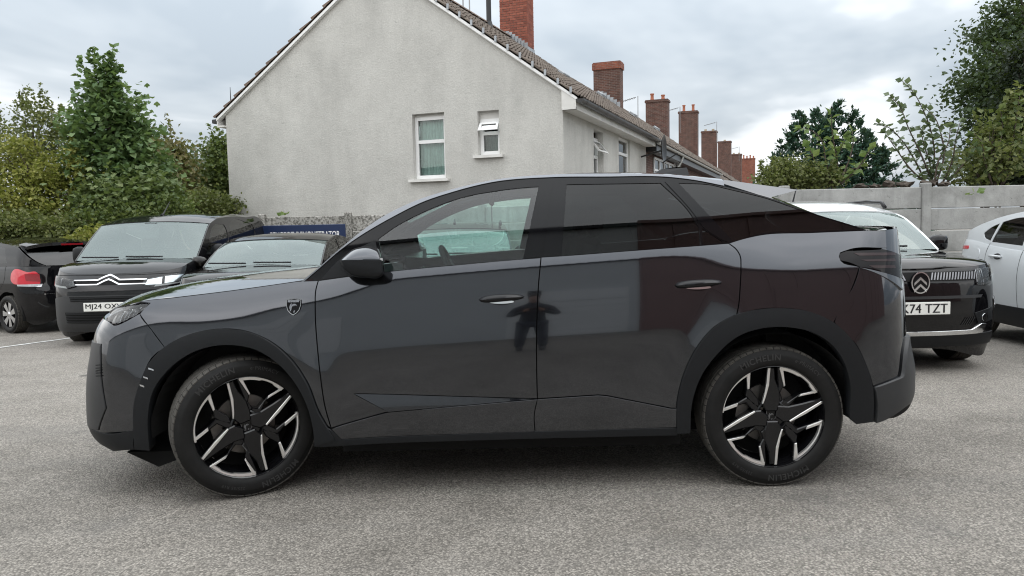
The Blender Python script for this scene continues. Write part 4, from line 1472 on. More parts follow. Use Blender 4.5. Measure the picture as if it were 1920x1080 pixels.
def alloy_wheel(root, loc, spin, steer, outward, letters=True):
    """20-inch style black alloy with machined edges. outward: -1 faces -y"""
    w = empty('wheel', loc, steer + (0 if outward < 0 else math.pi), root)
    Rt, Rr, wd = 0.366, 0.262, 0.225
    tyre = tyre_parts(w, Rt, Rr, wd)
    if letters:
        hh = wd / 2 * 1.045
        sp_ = math.degrees(spin)
        for tx_, dg_, sz_, of_ in (('MICHELIN', -14, .043, .004), ('e·PRIMACY', 33, .027, 0.0), ('MICHELIN', 166, .043, .004), ('225/55 R19', 212, .022, 0.0)):
            mb = MB()
            arc_text(mb, tx_, 0.312, dg_ + sp_, sz_, hh, 1.15, of_)
            o_ = mb.build('tyre_lettering', M['tyre_letter'], tyre, recalc=False)
            o_['kind'] = 'stuff'
    barrel = MB().lathe([(.262, .097), (.266, .101), (.2635, .102), (.2612, .092), (.2605, .060), (.250, .045), (.240, .02), (.236, -.05), (.240, -.10), (.262, -.105)], 72, wheel_fn).build('rim', M['alloy_black'], w, smooth=True, angle=35)
    # brake disc, caliper and hub behind the spokes
    MB().lathe([(.0, .010), (.075, .010), (.078, .000), (.155, .000), (.155, -.022), (.0, -.022)], 48, wheel_fn).build('brake_disc', M['brake'], w, smooth=True, angle=30)
    MB().lathe([(.0, -.06), (.236, -.06)], 48, wheel_fn).build('backing_plate', M['void'], w)
    cal = MB()
    pts = [(.165, R(t)) for t in (-116, -100, -84, -68)]
    for t0, t1 in ((-116, -92), (-92, -68)):
        V = [wheel_fn(r, R(t), h) for h in (-.03, .018) for r in (.115, .172) for t in (t0, t1)]
        cal.add(V, [(0, 1, 3, 2), (4, 6, 7, 5), (0, 2, 6, 4), (1, 5, 7, 3), (0, 4, 5, 1), (2, 3, 7, 6)])
    cal.build('brake_caliper', M['brake'], w)
    c0 = np.array([563.0, 555.0]); un = 0.2595 / 357.0
    def uv(p, half):
        a, b = (np.array(p, float) - c0) * un
        b = -b
        if half:
            a, b = -a, -b
        t = spin
        return a * math.cos(t) + b * math.sin(t), -a * math.sin(t) + b * math.cos(t)
    fn = lambda a, b, h: (a, -h, b)
    def spoke(name, poly, h0, h1, mat, par, bev=0.004):
        for half in (0, 1):
            q = np.array([uv(p, half) for p in poly])
            area = 0.5 * np.sum(q[:, 0] * np.roll(q[:, 1], -1) - np.roll(q[:, 0], -1) * q[:, 1])
            if area < 0:
                q = q[::-1]
            n = len(q)
            qi = inset(q, bev)
            mb = MB()
            V = [fn(a, b, h0) for a, b in q] + [fn(a, b, h1 - bev) for a, b in q] + [fn(a, b, h1) for a, b in qi]
            F = [tuple(range(n))[::-1]]
            for L in (0, 1):
                for i in range(n):
                    j = (i + 1) % n
                    F.append((L * n + i, L * n + j, (L + 1) * n + j, (L + 1) * n + i))
            # top cap as a fan of ears through triangulation
            tri = geometry.tessellate_polygon([[Vector((a, b, 0)) for a, b in qi]])
            F += [tuple(2 * n + i for i in t) for t in tri]
            mb.add(V, F)
            mb.build(name, mat, par)
    # blades
    spoke('spoke', [(527, 203), (578, 202), (585, 290), (616, 372), (618, 455), (600, 520), (520, 520), (490, 462), (505, 400)], .012, .083, M['alloy_black'], w, .006)
    spoke('spoke', [(910, 432), (918, 462), (700, 594), (640, 600), (590, 560), (600, 480), (680, 486), (780, 466)], .012, .083, M['alloy_black'], w, .006)
    # side branches
    spoke('spoke_branch', [(598, 202), (616, 200), (648, 342), (624, 388), (640, 440), (600, 470), (590, 380), (606, 350)], .012, .076, M['alloy_black'], w, .005)
    spoke('spoke_branch', [(770, 398), (886, 374), (888, 392), (752, 418), (690, 485), (640, 520), (610, 470), (640, 440), (675, 460)], .012, .076, M['alloy_black'], w, .005)
    spoke('spoke_branch', [(926, 594), (922, 616), (806, 656), (742, 692), (690, 660), (640, 600), (690, 592), (745, 652), (812, 630)], .012, .076, M['alloy_black'], w, .005)
    spoke('spoke_branch', [(714, 884), (748, 878), (740, 752), (748, 700), (700, 640), (650, 620), (660, 680), (722, 760)], .012, .076, M['alloy_black'], w, .005)
    # machined faces
    spoke('machined_edge', [(529, 205), (547, 204), (537, 330), (513, 420), (498, 461), (488, 461), (505, 396), (519, 320)], .07, .089, M['machined'], w, .002)
    spoke('machined_edge', [(908, 452), (914, 469), (800, 541), (690, 598), (684, 587), (760, 539)], .07, .089, M['machined'], w, .002)
    spoke('machined_edge', [(612, 206), (638, 208), (655, 335), (645, 344)], .07, .084, M['machined'], w, .002)
    spoke('machined_edge', [(884, 374), (884, 391), (750, 417), (768, 399)], .07, .084, M['machined'], w, .002)
    spoke('machined_edge', [(922, 592), (918, 616), (806, 656), (811, 632)], .07, .084, M['machined'], w, .002)
    spoke('machined_edge', [(718, 878), (747, 872), (740, 752), (724, 757)], .07, .084, M['machined'], w, .002)
    def arc(a0, a1, prof):
        for half in (0, 1):
            V, F = [], []
            n = 20
            for i in range(n + 1):
                s_ = i / n
                a = R(a0 + (a1 - a0) * s_ + 180 * half) + spin
                ti = np.interp(s_, [p[0] for p in prof], [p[1] for p in prof])
                ro = .2595; ri = ro - ti
                V += [wheel_fn(ro, a, .084), wheel_fn(ri, a, .082), wheel_fn(ri - .003, a, .070), wheel_fn(ro, a, .07)]
            for i in range(n):
                for j in range(4):
                    j2 = (j + 1) % 4
                    F.append((i * 4 + j, i * 4 + j2, i * 4 + 4 + j2, i * 4 + 4 + j))
            F += [(0, 1, 2, 3), (n * 4 + 3, n * 4 + 2, n * 4 + 1, n * 4)]
            MB().add(V, F).build('machined_edge', M['machined'], w)
    arc(8.6, 62.2, [(0, .015), (.45, .014), (.5, .009), (.75, .009), (.8, .014), (1, .015)])
    arc(95.5, 153, [(0, .008), (.3, .006), (1, .012)])
    # hub
    hub = MB()
    hub.lathe([(0, .030), (.052, .030), (.060, .050), (.078, .078), (.086, .074), (.090, .02), (.0, .01)], 40, wheel_fn)
    hub.build('hub', M['alloy_black'], w, smooth=True, angle=35)
    for k in range(5):
        a = R(k * 72 + 20) + spin
        cx, cz = .056 * math.sin(a), .056 * math.cos(a)
        MB().lathe([(0, .052), (.007, .051), (.010, .046), (.0105, .02)], 12, lambda r, t, h: (cx + r * math.sin(t), -h, cz + r * math.cos(t))).build('wheel_nut', M['brake'], w, smooth=True, angle=40)
        m_ = MB()
        pts = [wheel_fn(.030, a - R(36) + R(d), .045) for d in (0,)]
        for r_ in ():
            pass
        aa = a + R(36)
        V = [wheel_fn(r, aa + R(da), h) for (r, da) in ((.02, -22), (.078, -8), (.078, 8), (.02, 22)) for h in (.03, .062)]
        m_.add(V, [(0, 2, 4, 6), (1, 7, 5, 3), (0, 1, 3, 2), (2, 3, 5, 4), (4, 5, 7, 6), (6, 7, 1, 0)]).build('hub_arm', M['alloy_black'], w)
    shield(w, 0, 0, .064, .052, lambda a, b, h: (a * math.cos(spin) + b * math.sin(spin), -h, -a * math.sin(spin) + b * math.cos(spin)), 'centre_cap', M['gloss_black'], M['satin_trim'], .066)
    return w

LION = [[(-.30, -.28), (-.26, .02), (-.14, .20), (.02, .28), (.20, .24), (.28, .10), (.20, .14), (.06, .20), (-.06, .14), (-.14, .02), (-.16, -.10), (-.20, -.22)],
        [(-.05, .12), (.06, .17), (.12, .15), (.04, .10)], [(-.22, .10), (-.34, -.12), (-.32, .12), (-.24, .26), (-.12, .32)], [(.0, -.30), (.06, -.40), (.14, -.20), (.06, -.18)]]
def shield(parent, cx, cz, h, wdt, fn, name, dark, bright, lift, text=None):
    """crest: dark shield with bright rim and an animal-head mark"""
    o = [(-.5, .42), (-.25, .47), (0, .5), (.25, .47), (.5, .42), (.5, .05), (.40, -.22), (.20, -.40), (0, -.5), (-.20, -.40), (-.40, -.22), (-.5, .05)]
    q = np.array([(cx + a * wdt, cz + b * h) for a, b in o])
    base = MB().prism([tuple(p) for p in q], lift - .006, lift, fn).build(name, dark, parent)
    if True:
        qi = inset(q, h * .032)
        n = len(q)
        V = [fn(*p, lift - .001) for p in q] + [fn(*p, lift + .0022) for p in q] + [fn(*p, lift + .0022) for p in qi] + [fn(*p, lift - .001) for p in qi]
        F = []
        for i in range(n):
            j = (i + 1) % n
            for L in range(3):
                F.append((L * n + i, L * n + j, (L + 1) * n + j, (L + 1) * n + i))
        MB().add(V, F).build('crest_rim', bright, base)
    mb = MB()
    for pl in LION:
        n = len(pl)
        P = [(cx + a * wdt * .86, cz + (b * .86 - .05) * h) for a, b in pl]
        tri = geometry.tessellate_polygon([[Vector((a, b, 0)) for a, b in P]])
        V = [fn(a, b, lift + .0015) for a, b in P] + [fn(a, b, lift) for a, b in P]
        F = [tuple(t) for t in tri]
        for i in range(n):
            F.append((i, (i + 1) % n, n + (i + 1) % n, n + i))
        mb.add(V, F)
    if text:
        V, F = text_mesh(text, h * .15, 'CENTER', 0, .002, 1.1)
        mb.add([fn(cx + v.x, cz + .34 * h + v.y, lift + .0018) for v in V], F)
    mb.build('crest_mark', M['satin_trim'], base)
    return base

# ------------------------------------------------------------------ the grey coupe SUV in the foreground
YC = 4.77                          # middle line of the car
main = empty('coupe_suv', (0, YC, 0))
tag(main, 'dark grey coupe SUV parked side-on in the foreground, front wheel turned', 'car')

def _lowfeat(x, z):
    f = 0
    arch = 0
    for cx in (-1.425, 1.33):
        d = np.sqrt((x - cx) ** 2 + (z - 0.36) ** 2)
        arch = arch + 0.009 * np.exp(-((d - 0.49) / 0.10) ** 2)                              # soft swelling round each wheel arch
    return f + arch

mc = Car(main,
    belt=[(-2.3, .985), (-2.01, 1.018), (-1.73, 1.058), (-1.43, 1.090), (-1.1, 1.128), (-.87, 1.146), (-.65, 1.168), (-.236, 1.200), (.06, 1.220), (.62, 1.254), (1.0, 1.278), (1.35, 1.312), (1.85, 1.328), (2.2, 1.330)],
    wbelt=[(-2.3, .76), (-1.7, .80), (-1.2, .818), (-.7, .856), (0, .868), (.6, .862), (1.0, .835), (1.5, .795), (2.2, .76)],
    gtabs=[(-1.15, [(0, 0), (.04, .030), (.09, .056), (.16, .077), (.25, .090), (.38, .098), (.55, .101), (.9, .094)]),
           (-.55, [(0, 0), (.05, .0165), (.10, .0275), (.20, .043), (.30, .054), (.42, .0605), (.55, .060), (.9, .052)]),
           (.75, [(0, 0), (.05, .0165), (.10, .0275), (.20, .043), (.30, .054), (.42, .0605), (.55, .060), (.9, .052)]),
           (1.5, [(0, 0), (.05, .027), (.10, .051), (.17, .079), (.25, .099), (.36, .115), (.5, .122), (.9, .112)])],
    xf=[(.17, -2.22), (.22, -2.27), (.28, -2.375), (.36, -2.408), (.45, -2.405), (.55, -2.398), (.65, -2.383), (.72, -2.366), (.80, -2.350), (.86, -2.335), (.92, -2.296), (.96, -2.255), (1.0, -2.185), (1.06, -2.11)],
    xr=[(.18, 2.03), (.28, 2.10), (.36, 2.185), (.45, 2.222), (.55, 2.220), (.65, 2.198), (.73, 2.180), (.86, 2.175), (1.0, 2.168), (1.1, 2.160), (1.2, 2.160), (1.3, 2.165)],
    x0f=-1.78, x0r=1.68, p=3.4, pr=3.4, tumble=(.150, .27),
    low=[(.20, -.030), (.26, -.010), (.34, -.002), (.44, .0), (.6, 0), (.8, 0)], extra=_lowfeat)

def cp(px, py, off=0.0):
    """measured spot on the near flank -> (x, z)"""
    Y = 3.87
    for _ in range(12):
        p = at(px, py, Y)
        Y = YC - float(mc.S0(p.x, p.z)) - off
    return (p.x, p.z)
def C(*pts, off=0.0):
    return [cp(a, b, off) for a, b in pts]

G = 0.0030      # half shut-line
# outlines (measured)
hood_edge = C((236, 573), (260, 566), (333, 557), (439, 544), (559, 527))
fd_front = C((597, 526), (592.5, 542), (591, 575), (592, 610), (596, 660), (602, 715), (610, 765), (621, 803))
fd_rear = C((1014.4, 484), (1010, 530), (1007, 590), (1006, 650), (1006.5, 705), (1007.6, 746.5))
rd_rear = C((1366, 456), (1381, 468), (1388, 480), (1389.3, 498), (1388, 534), (1385, 572), (1381, 592))
belt_f = C((597, 526), (640, 520), (719, 510), (872, 495), (980, 485.5), (1014.4, 483))
belt_r = C((1014.4, 482), (1052, 479.7), (1187, 469.5), (1314, 460), (1366, 456))
arch_f_out = C((252, 842), (253, 748), (264, 714), (279.7, 681), (308.6, 652), (347, 631), (400, 619), (448, 620), (496.5, 637), (540, 671), (573.5, 719), (597, 777), (609.7, 799), off=.02)
arch_f_in = C((280, 844), (277, 777), (284.5, 738), (308.6, 700), (347, 668), (390, 651), (429, 647), (477, 655), (520.5, 681), (554, 719), (578, 767), (588, 811), (590, 836), off=.02)
arch_r_out = C((1269.5, 813), (1271, 758), (1285.5, 699), (1309, 652), (1339, 616), (1380, 592), (1428, 580.7), (1469, 579), (1516.7, 585), (1564, 606), (1599.6, 640), (1623, 681.5), (1637, 729), (1638, 791), off=.02)
arch_r_in = C((1294, 812), (1297, 758), (1315, 705), (1345, 664), (1386, 630), (1434, 615), (1481, 614), (1522.6, 623), (1558, 644), (1582, 676), (1593.7, 711), (1594, 782), off=.02)
clad_top = C((609, 798.7), (642, 796), (728.4, 771.8), (1007, 747.7))
clad_top_r = C((1007, 747.7), (1121, 740.5), (1137, 741.7), (1258, 765.4), (1270, 765.4))

facet = C((664, 738.5))
# door skins and wings
def facet_pos(x, z):
    t = np.clip((np.asarray(x, float) - facet[0][0]) / (clad_top[3][0] - facet[0][0]), 0, 1)
    ztop = facet[0][1] + (clad_top[3][1] - facet[0][1]) * t
    return x, mc.S(x, z) + .115 * np.maximum(ztop - z, 0), z
BOTH = (-1, 1)
for sd in BOTH:
    lab = {}
    d1 = mc.patch('front_door', loop(belt_f, fd_rear, [clad_top[3], facet[0]], [facet[0], clad_top[2]], [clad_top[2], clad_top[1]], [clad_top[1], fd_front[-1]], fd_front[::-1]), M['paint_grey'], sides=(sd,), gap=G, step=.03)
    d2 = mc.patch('rear_door', loop(belt_r, rd_rear, [p for p in arch_r_out[::-1] if p[0] < rd_rear[-1][0] and p[1] > clad_top_r[-1][1]] and [arch_r_out[5], arch_r_out[4], arch_r_out[3], arch_r_out[2], clad_top_r[4]], [clad_top_r[4], clad_top_r[3]], [clad_top_r[3], clad_top_r[2]], [clad_top_r[2], clad_top_r[1]], [clad_top_r[1], clad_top_r[0]], fd_rear[::-1]), M['paint_grey'], sides=(sd,), gap=G, step=.03)
    if sd < 0:
        near_fd, near_rd = d1, d2
    V_, F_, N_ = patch_mesh(facet_pos, loop([facet[0], clad_top[3]], [clad_top[3], clad_top[2]], [clad_top[2], facet[0]]), flip_y=(sd > 0), gap=.0008, rim=.012, step=.03)
    mk('door_facet', V_, F_, M['paint_grey'], d1, normals=N_)
    # glossy lower door cladding
    sill1 = C((620, 806), (640, 823), (800, 815), (1003, 808.5))
    sill2 = C((1003, 808.5), (1268, 801))
    mc.patch('door_cladding', loop([clad_top[1], clad_top[2]], [clad_top[2], clad_top[3]], C((1007.6, 747), (1001.5, 777), (1003, 808)), [sill1[3], sill1[2], sill1[1]], [sill1[1], C((621, 803))[0]], [C((621, 803))[0], clad_top[1]]), M['paint_grey'], sides=(sd,), gap=G * .8, off=.010, parent=d1)
    mc.patch('door_cladding', loop([clad_top_r[0], clad_top_r[1]], [clad_top_r[1], clad_top_r[2]], [clad_top_r[2], clad_top_r[3]], [clad_top_r[3], clad_top_r[4]], C((1270, 765), (1268, 801)), sill2[::-1], C((1003, 808), (1001.5, 777), (1007.6, 747))), M['paint_grey'], sides=(sd,), gap=G * .8, off=.008, parent=d2)
    # sill trim under the doors
    mc.patch('sill_trim', loop(C((590, 836), (608, 800), (622, 806), (640, 823)), C((640, 823), (800, 815), (1003, 808), (1268, 801)), C((1268, 801), (1270, 815)), C((1270, 815), (1005, 821), (800, 827), (632, 835), (590, 836.5))), M['plastic'], sides=(sd,), off=.012, gap=.001, rim=.05)
    # front wing
    w1 = mc.patch('front_wing', loop(hood_edge, [hood_edge[-1], fd_front[0]], fd_front, [fd_front[-1], arch_f_out[12]], arch_f_out[4:13][::-1], C((308.6, 652), (283, 618), (261, 589)), C((261, 589), (270, 578), (281, 568.5)), C((281, 568.5), (262, 568), (236, 573))), M['paint_grey'], sides=(sd,), gap=G, step=.03)
    # rear quarter
    mc.patch('rear_quarter', loop(C((1366, 456), (1388, 449), (1425, 440.5), (1520, 436), (1626, 431.5)), C((1626, 431.5), (1668, 432)), C((1668, 432), (1668, 466)), C((1668, 465.5), (1588, 470), (1574, 477), (1576, 487), (1612, 500)), C((1612, 500), (1600, 535), (1564, 604)), [arch_r_out[9], arch_r_out[8], arch_r_out[7], arch_r_out[6], arch_r_out[5]], [arch_r_out[5], rd_rear[-1]], rd_rear[::-1]), M['paint_grey'], sides=(sd,), gap=G, step=.03)
    # arch claddings
    cf = mc.patch('wheel_arch_trim', loop(arch_f_out, C((609.7, 799), (627, 825), off=.02), C((627, 825), (590, 837), off=.02), arch_f_in[::-1], [arch_f_in[0], arch_f_out[0]]), M['plastic'], sides=(sd,), off=.018, gap=.0, rim=.075, step=.025)
    mc.patch('wheel_arch_trim', loop(arch_r_out, C((1638, 791), (1606, 795), off=.02), C((1606, 795), (1594, 782), off=.02), arch_r_in[::-1], [arch_r_in[0], arch_r_out[0]]), M['plastic'], sides=(sd,), off=.018, gap=.0, rim=.075, step=.025)
    # three claw slashes on the front arch trim
    for a, b, c_, d_ in ((279, 690, 288.5, 694), (270, 706, 278, 710), (263, 721, 271, 725)):
        q = [cp(a, b, .02), cp(a + .5, b + 3, .02), cp(c_, d_ + 1.6, .02), cp(c_, d_ - 1, .02)]
        mc.patch('claw_mark', loop([q[0], q[1]], [q[1], q[2]], [q[2], q[3]], [q[3], q[0]]), M['lamp_silver'], sides=(sd,), off=.0215, rim=.003, parent=cf)

# inner shell that closes the shut lines, and wheel housings
def openings(px0, px1):
    return None
shell_out = loop(C((262, 590), (333, 562), (559, 530), (720, 512), (980, 488), (1187, 472), (1366, 459), (1600, 436)), C((1600, 436), (1600, 600)), C((1600, 600), (1564, 608), (1469, 585), (1380, 598), (1309, 658), (1276, 760), (1274, 812)), C((1274, 812), (1005, 818), (640, 830)), C((640, 830), (604, 790), (560, 700), (496, 643), (448, 628), (400, 628), (347, 640), (312, 656)), C((312, 656), (262, 590)))
for sd in BOTH:
    mc.patch('inner_shell', shell_out, M['void'], sides=(sd,), off=-.02, rim=0, step=.05)
    for cx in (-1.425, 1.33):
        mb = MB()
        V, F = [], []
        n = 26
        for i in range(n + 1):
            t = R(-96 + 192 * i / n)
            rr_ = .432 if abs(i - n / 2) < n * .40 else .44
            for wv in (.895, .60):
                V.append((cx + rr_ * math.sin(t), sd * wv, .37 + rr_ * math.cos(t)))
        for i in range(n):
            F.append((2 * i, 2 * i + 1, 2 * i + 3, 2 * i + 2))
        k = len(V)
        V.append((cx, sd * .60, .37))
        for i in range(n):
            F.append((2 * i + 1, 2 * i + 3, k))
        mb.add(V, F).build('wheel_housing', M['liner'], main, recalc=False)

# front end
def _grid_inv(fn):
    ta = np.linspace(-.45, 1.0, 291); za = np.linspace(.12, 1.32, 241)
    T_, Z_ = np.meshgrid(ta, za)
    x, w, z = fn(T_.ravel(), Z_.ravel())
    P = np.stack([x, YC - w, z - CAM_H], 1)
    q = P @ np.array(_f)
    pu, pv = 960 + FPX * (P @ np.array(_r)) / q, 540 - FPX * (P @ np.array(_u)) / q
    ok = T_.ravel() < .86
    pu = np.where(ok, pu, 1e6)
    def inv(px, py):
        i = np.argmin((pu - px) ** 2 + (pv - py) ** 2)
        return (float(T_.ravel()[i]), float(Z_.ravel()[i]))
    return inv
bx = _grid_inv(mc.front)
HP = math.pi / 2
fb_side = [(mc.fa(*q), q[1]) for q in C((261, 589), (283, 618), (308.6, 652))]
fz_top = [(HP, .955), (1.25, .945), (1.0, .93), bx(200, 602), bx(222, 609), bx(238, 602), fb_side[0]]
bump = loop(fz_top, fb_side, [fb_side[2], bx(285, 668), bx(266, 706), bx(257, 748), bx(255, 808)], [bx(255, 808), bx(184, 811), (HP, .30)], [(HP, .30), (HP, .955)], step=.03)
fb = mc.wrap('front_bumper', bump, M['paint_grey'], 'front', gap=0, rim=.02, step=.03)
mc.wrap('bumper_lip', loop([bx(254, 806), bx(220, 812), bx(184, 809), bx(168, 800)], [bx(168, 800), (1.0, .33), (HP, .36)], [(HP, .36), (HP, .20)], [(HP, .20), (1.0, .20), bx(215, 841), bx(252, 842)], [bx(252, 842), bx(254, 806)], step=.03), M['plastic'], 'front', off=.004, rim=.03, step=.04)
mc.wrap('grille', loop([(1.04, .82), (1.2, .85), (HP, .85)], [(HP, .85), (HP, .42)], [(HP, .42), (1.16, .42)], [(1.16, .42), (1.04, .82)], step=.03), M['gloss_black'], 'front', off=.005, rim=.01, step=.05)
for k in range(9):
    z0 = .46 + k * .038
    mc.wrap('grille_bar', loop([(1.18, z0), (HP, z0)], [(HP, z0), (HP, z0 + .014)], [(HP, z0 + .014), (1.18, z0 + .014)], [(1.18, z0 + .014), (1.18, z0)], step=.05), M['plastic_grey'], 'front', off=.016, rim=.012, step=.2)
for sd in BOTH:
    # grey corner blade with the small gills
    q = [bx(189, 645), bx(189, 680), bx(199, 766), bx(185, 806)]
    bl = mc.patch('corner_blade', loop([q[0], q[1]], [q[1], q[2]], [q[2], q[3]], [q[3], (1.0, .345)], [(1.0, .345), (1.12, .56), (1.0, .80)], [(1.0, .80), q[0]], step=.02), M['plastic_grey'], 'front', sides=(sd,), off=.006, rim=.02, step=.03)
    for k in range(5):
        y_ = 684 + k * 5
        g4 = [bx(182, y_), bx(189.5 + k * .5, y_ - 1), bx(189.5 + k * .5, y_ + 1.2), bx(182, y_ + 2.2)]
        mc.patch('gill', loop([g4[0], g4[1]], [g4[1], g4[2]], [g4[2], g4[3]], [g4[3], g4[0]], step=.03), M['void'], 'front', sides=(sd,), off=.0078, rim=.003, step=.1, parent=bl)
    # slim headlamp
    hl = loop([bx(281, 568.5), bx(271, 579), bx(261, 588)], [bx(261, 588), bx(238, 601), bx(221, 608)], [bx(221, 608), bx(200, 602)], [bx(200, 602), bx(206, 590), bx(217, 579)], [bx(217, 579), bx(245, 573.5), bx(281, 568.5)], step=.015)
    lamp = mc.patch('headlight', hl, M['lamp_dark'], 'front', sides=(sd,), off=-.028, rim=0, step=.03)
    for pl in (((228, 601), (236, 597), (246, 577), (240, 577)), ((212, 604), (221, 603), (231, 580), (222, 581)), ((244, 593), (252, 589), (262, 574), (256, 575))):
        q = [bx(*p) for p in pl]
        mc.patch('lamp_element', loop([q[0], q[1]], [q[1], q[2]], [q[2], q[3]], [q[3], q[0]], step=.02), M['lamp_silver'], 'front', sides=(sd,), off=-.012, rim=.008, step=.03, parent=lamp)
    mc.patch('lamp_cover', hl, M['glass_lamp'], 'front', sides=(sd,), off=.0, rim=0, gap=.002, step=.03, parent=lamp)
# under-tray spoiler
MB().prism([(-2.10, .20), (-1.83, .20), (-1.79, .165), (-1.93, .115), (-2.0, .15)], -.70, .70, lambda a, b, h: (a, h, b)).build('under_tray', M['void'], main)

# bonnet, screen, roof, tail
he = hood_edge
hood_rail = []
for t_, z_ in [(1.30, .958), (1.1, .955), (.95, .953)] + [bx(205, 584), bx(216, 578.5), bx(236, 573)]:
    q = mc.front(np.array([t_]), np.array([z_]))
    hood_rail.append((float(q[0][0]), float(q[2][0]), float(q[1][0])))
hood_rail += [(x_, z_, float(mc.S(x_, z_))) for x_, z_ in he[1:] + [cp(585, 523)]]
hood_mid = [(-2.27, .96), (-2.22, 1.0), (-1.98, 1.065), (-1.6, 1.115), (-1.25, 1.145), (-1.02, 1.165)]
mc.top('bonnet', hood_rail, hood_mid, M['paint_grey'], nu=40, nv=30, pw=3.0, off=.0, thick=.02, v0=-.996, v1=.996)
pil = C((568, 527), (591, 505), (638, 466), (716, 404), (776, 376), (846, 353), (925, 337))
roof_r = C((925, 337), (1036, 327), (1130, 324.5), (1258, 328), (1357, 339))
tail_r = C((1357, 341), (1445, 369), (1499, 388), (1626, 431))
screen_mid = [(-1.13, 1.135), (-.95, 1.235), (-.62, 1.42), (-.30, 1.565), (-.06, 1.635)]
mc.top('windscreen', pil, screen_mid, M['glass_screen'], nu=20, nv=24, pw=2.2, off=-.012)
roof_mid = [(-.06, 1.637), (.25, 1.668), (.6, 1.672), (.95, 1.655), (1.2, 1.628)]
mc.top('roof', roof_r, roof_mid, M['paint_grey'], nu=30, nv=24, pw=2.6, off=-.004, thick=.02)
mc.top('headliner', roof_r, roof_mid, M['headliner'], nu=14, nv=16, pw=2.6, off=-.05, v0=-.95, v1=.95)
tail_mid = [(1.2, 1.62), (1.45, 1.55), (1.75, 1.42), (2.0, 1.30)]
mc.top('rear_window', tail_r, tail_mid, M['glass_dark'], nu=18, nv=20, pw=2.4, off=-.010, v0=-.985, v1=.985)
mc.top('tailgate_lip', C((1626, 432), (1650, 432), (1669, 432.5)), [(2.0, 1.315), (2.08, 1.325), (2.155, 1.325)], M['paint_grey'], nu=8, nv=20, pw=3, thick=.03)
for sd in BOTH:
    # satin strip along the whole roof line, and the black frame below it
    up = C((564, 529), (595, 504.5), (638, 467), (722, 404.8), (778, 378), (846, 356.5), (925, 338.5), (1036, 328.3), (1130, 326.5), (1258, 329), (1356, 340))
    lo = C((569, 529), (600, 503), (638, 470), (742, 404.5), (794, 379), (846, 361.5), (925, 342), (1036, 333), (1130, 332), (1258, 333), (1300, 338), (1357, 349))
    mc.patch('roof_trim', loop(up, [up[-1], lo[-1]], lo[::-1], [lo[0], up[0]], step=.02), M['satin_trim'], fn='green', sides=(sd,), off=.008, rim=.02, step=.03)
    frame = loop(lo, C((1357, 349), (1445, 371.5), (1499, 391), (1626, 431)), C((1626, 431), (1520, 436), (1425, 440.5), (1388, 449), (1366, 456)), C((1366, 456), (1314, 460.5), (1187, 470), (1052, 480.5), (1014, 484), (980, 486), (872, 495.5), (719, 511), (640, 521), (597, 527)), C((597, 527), (569, 529)), step=.02)
    g_f = loop(C((709, 448), (742, 424.5), (781, 403.5), (820, 386), (872, 368.5), (925, 358.5), (977, 352), (1010, 349.5)), C((1010, 349.5), (980.6, 485.5)), C((980.6, 485.5), (872, 495), (768, 505), (721, 510)), C((721, 510), (709, 448)), step=.02)
    g_q = loop(C((640, 517), (700, 460)), C((700, 460), (704, 452)), C((704, 452), (715, 510)), C((715, 510), (640, 517)), step=.02)
    g_r = loop(C((1062.5, 345.6), (1239, 343)), C((1239, 343), (1294, 399), (1311, 427)), C((1311, 427), (1314, 459.5)), C((1314, 459.5), (1187, 469), (1053, 479.5)), C((1053, 479.5), (1062.5, 345.6)), step=.02)
    g_t = loop(C((1316, 428), (1358, 454.5)), C((1358, 454.5), (1318, 458.5)), C((1318, 458.5), (1316, 428)), step=.02)
    g_c = loop(C((1272, 343), (1339, 347.5), (1357, 352), (1445, 374), (1499, 393), (1617, 429.5)), C((1617, 429.5), (1520, 434), (1425, 438), (1376, 453)), C((1376, 453), (1272, 343)), step=.02)
    mc.patch('window_frame', frame, M['gloss_black'], fn='green', sides=(sd,), holes=[g_f, g_r, g_t, g_c], off=0.0, rim=.02, step=.04)
    wf = mc.patch('front_window', inset(g_f, -.006), M['glass_clear'], fn='green', sides=(sd,), off=-.006, rim=0, step=.05)
    mc.patch('rear_window_pane', inset(g_r, -.006), M['glass_tint'], fn='green', sides=(sd,), off=-.006, rim=0, step=.05)
    mc.patch('quarter_light', inset(g_t, -.006), M['glass_tint'], fn='green', sides=(sd,), off=-.006, rim=0, step=.05)
    mc.patch('rear_quarter_window', inset(g_c, -.006), M['glass_dark'], fn='green', sides=(sd,), off=-.005, rim=0, step=.05)
    # pillar appliques with real gaps
    mc.patch('pillar_trim', loop(C((1013, 349), (1036, 341)), C((1036, 341), (1015, 482)), C((1015, 482), (983, 485)), C((983, 485), (1013, 349))), M['gloss_black'], fn='green', sides=(sd,), off=.005, rim=.01, gap=.001)
    mc.patch('pillar_trim', loop(C((1039, 341), (1060, 345)), C((1060, 345), (1050, 480)), C((1050, 480), (1017, 482)), C((1017, 482), (1039, 341))), M['gloss_black'], fn='green', sides=(sd,), off=.005, rim=.01, gap=.001)
    mc.patch('pillar_trim', loop(C((1246, 341), (1262, 340)), C((1262, 340), (1366, 454)), C((1366, 454), (1357, 452)), C((1357, 452), (1318, 426), (1300, 401), (1246, 341))), M['gloss_black'], fn='green', sides=(sd,), off=.005, rim=.01, gap=.001)
    mc.patch('mirror_sail', loop(C((600, 525), (640, 484), (704, 450)), C((704, 450), (716, 510)), C((716, 510), (600, 525))), M['plastic'], fn='green', sides=(sd,), off=.004, rim=.01, gap=.001)

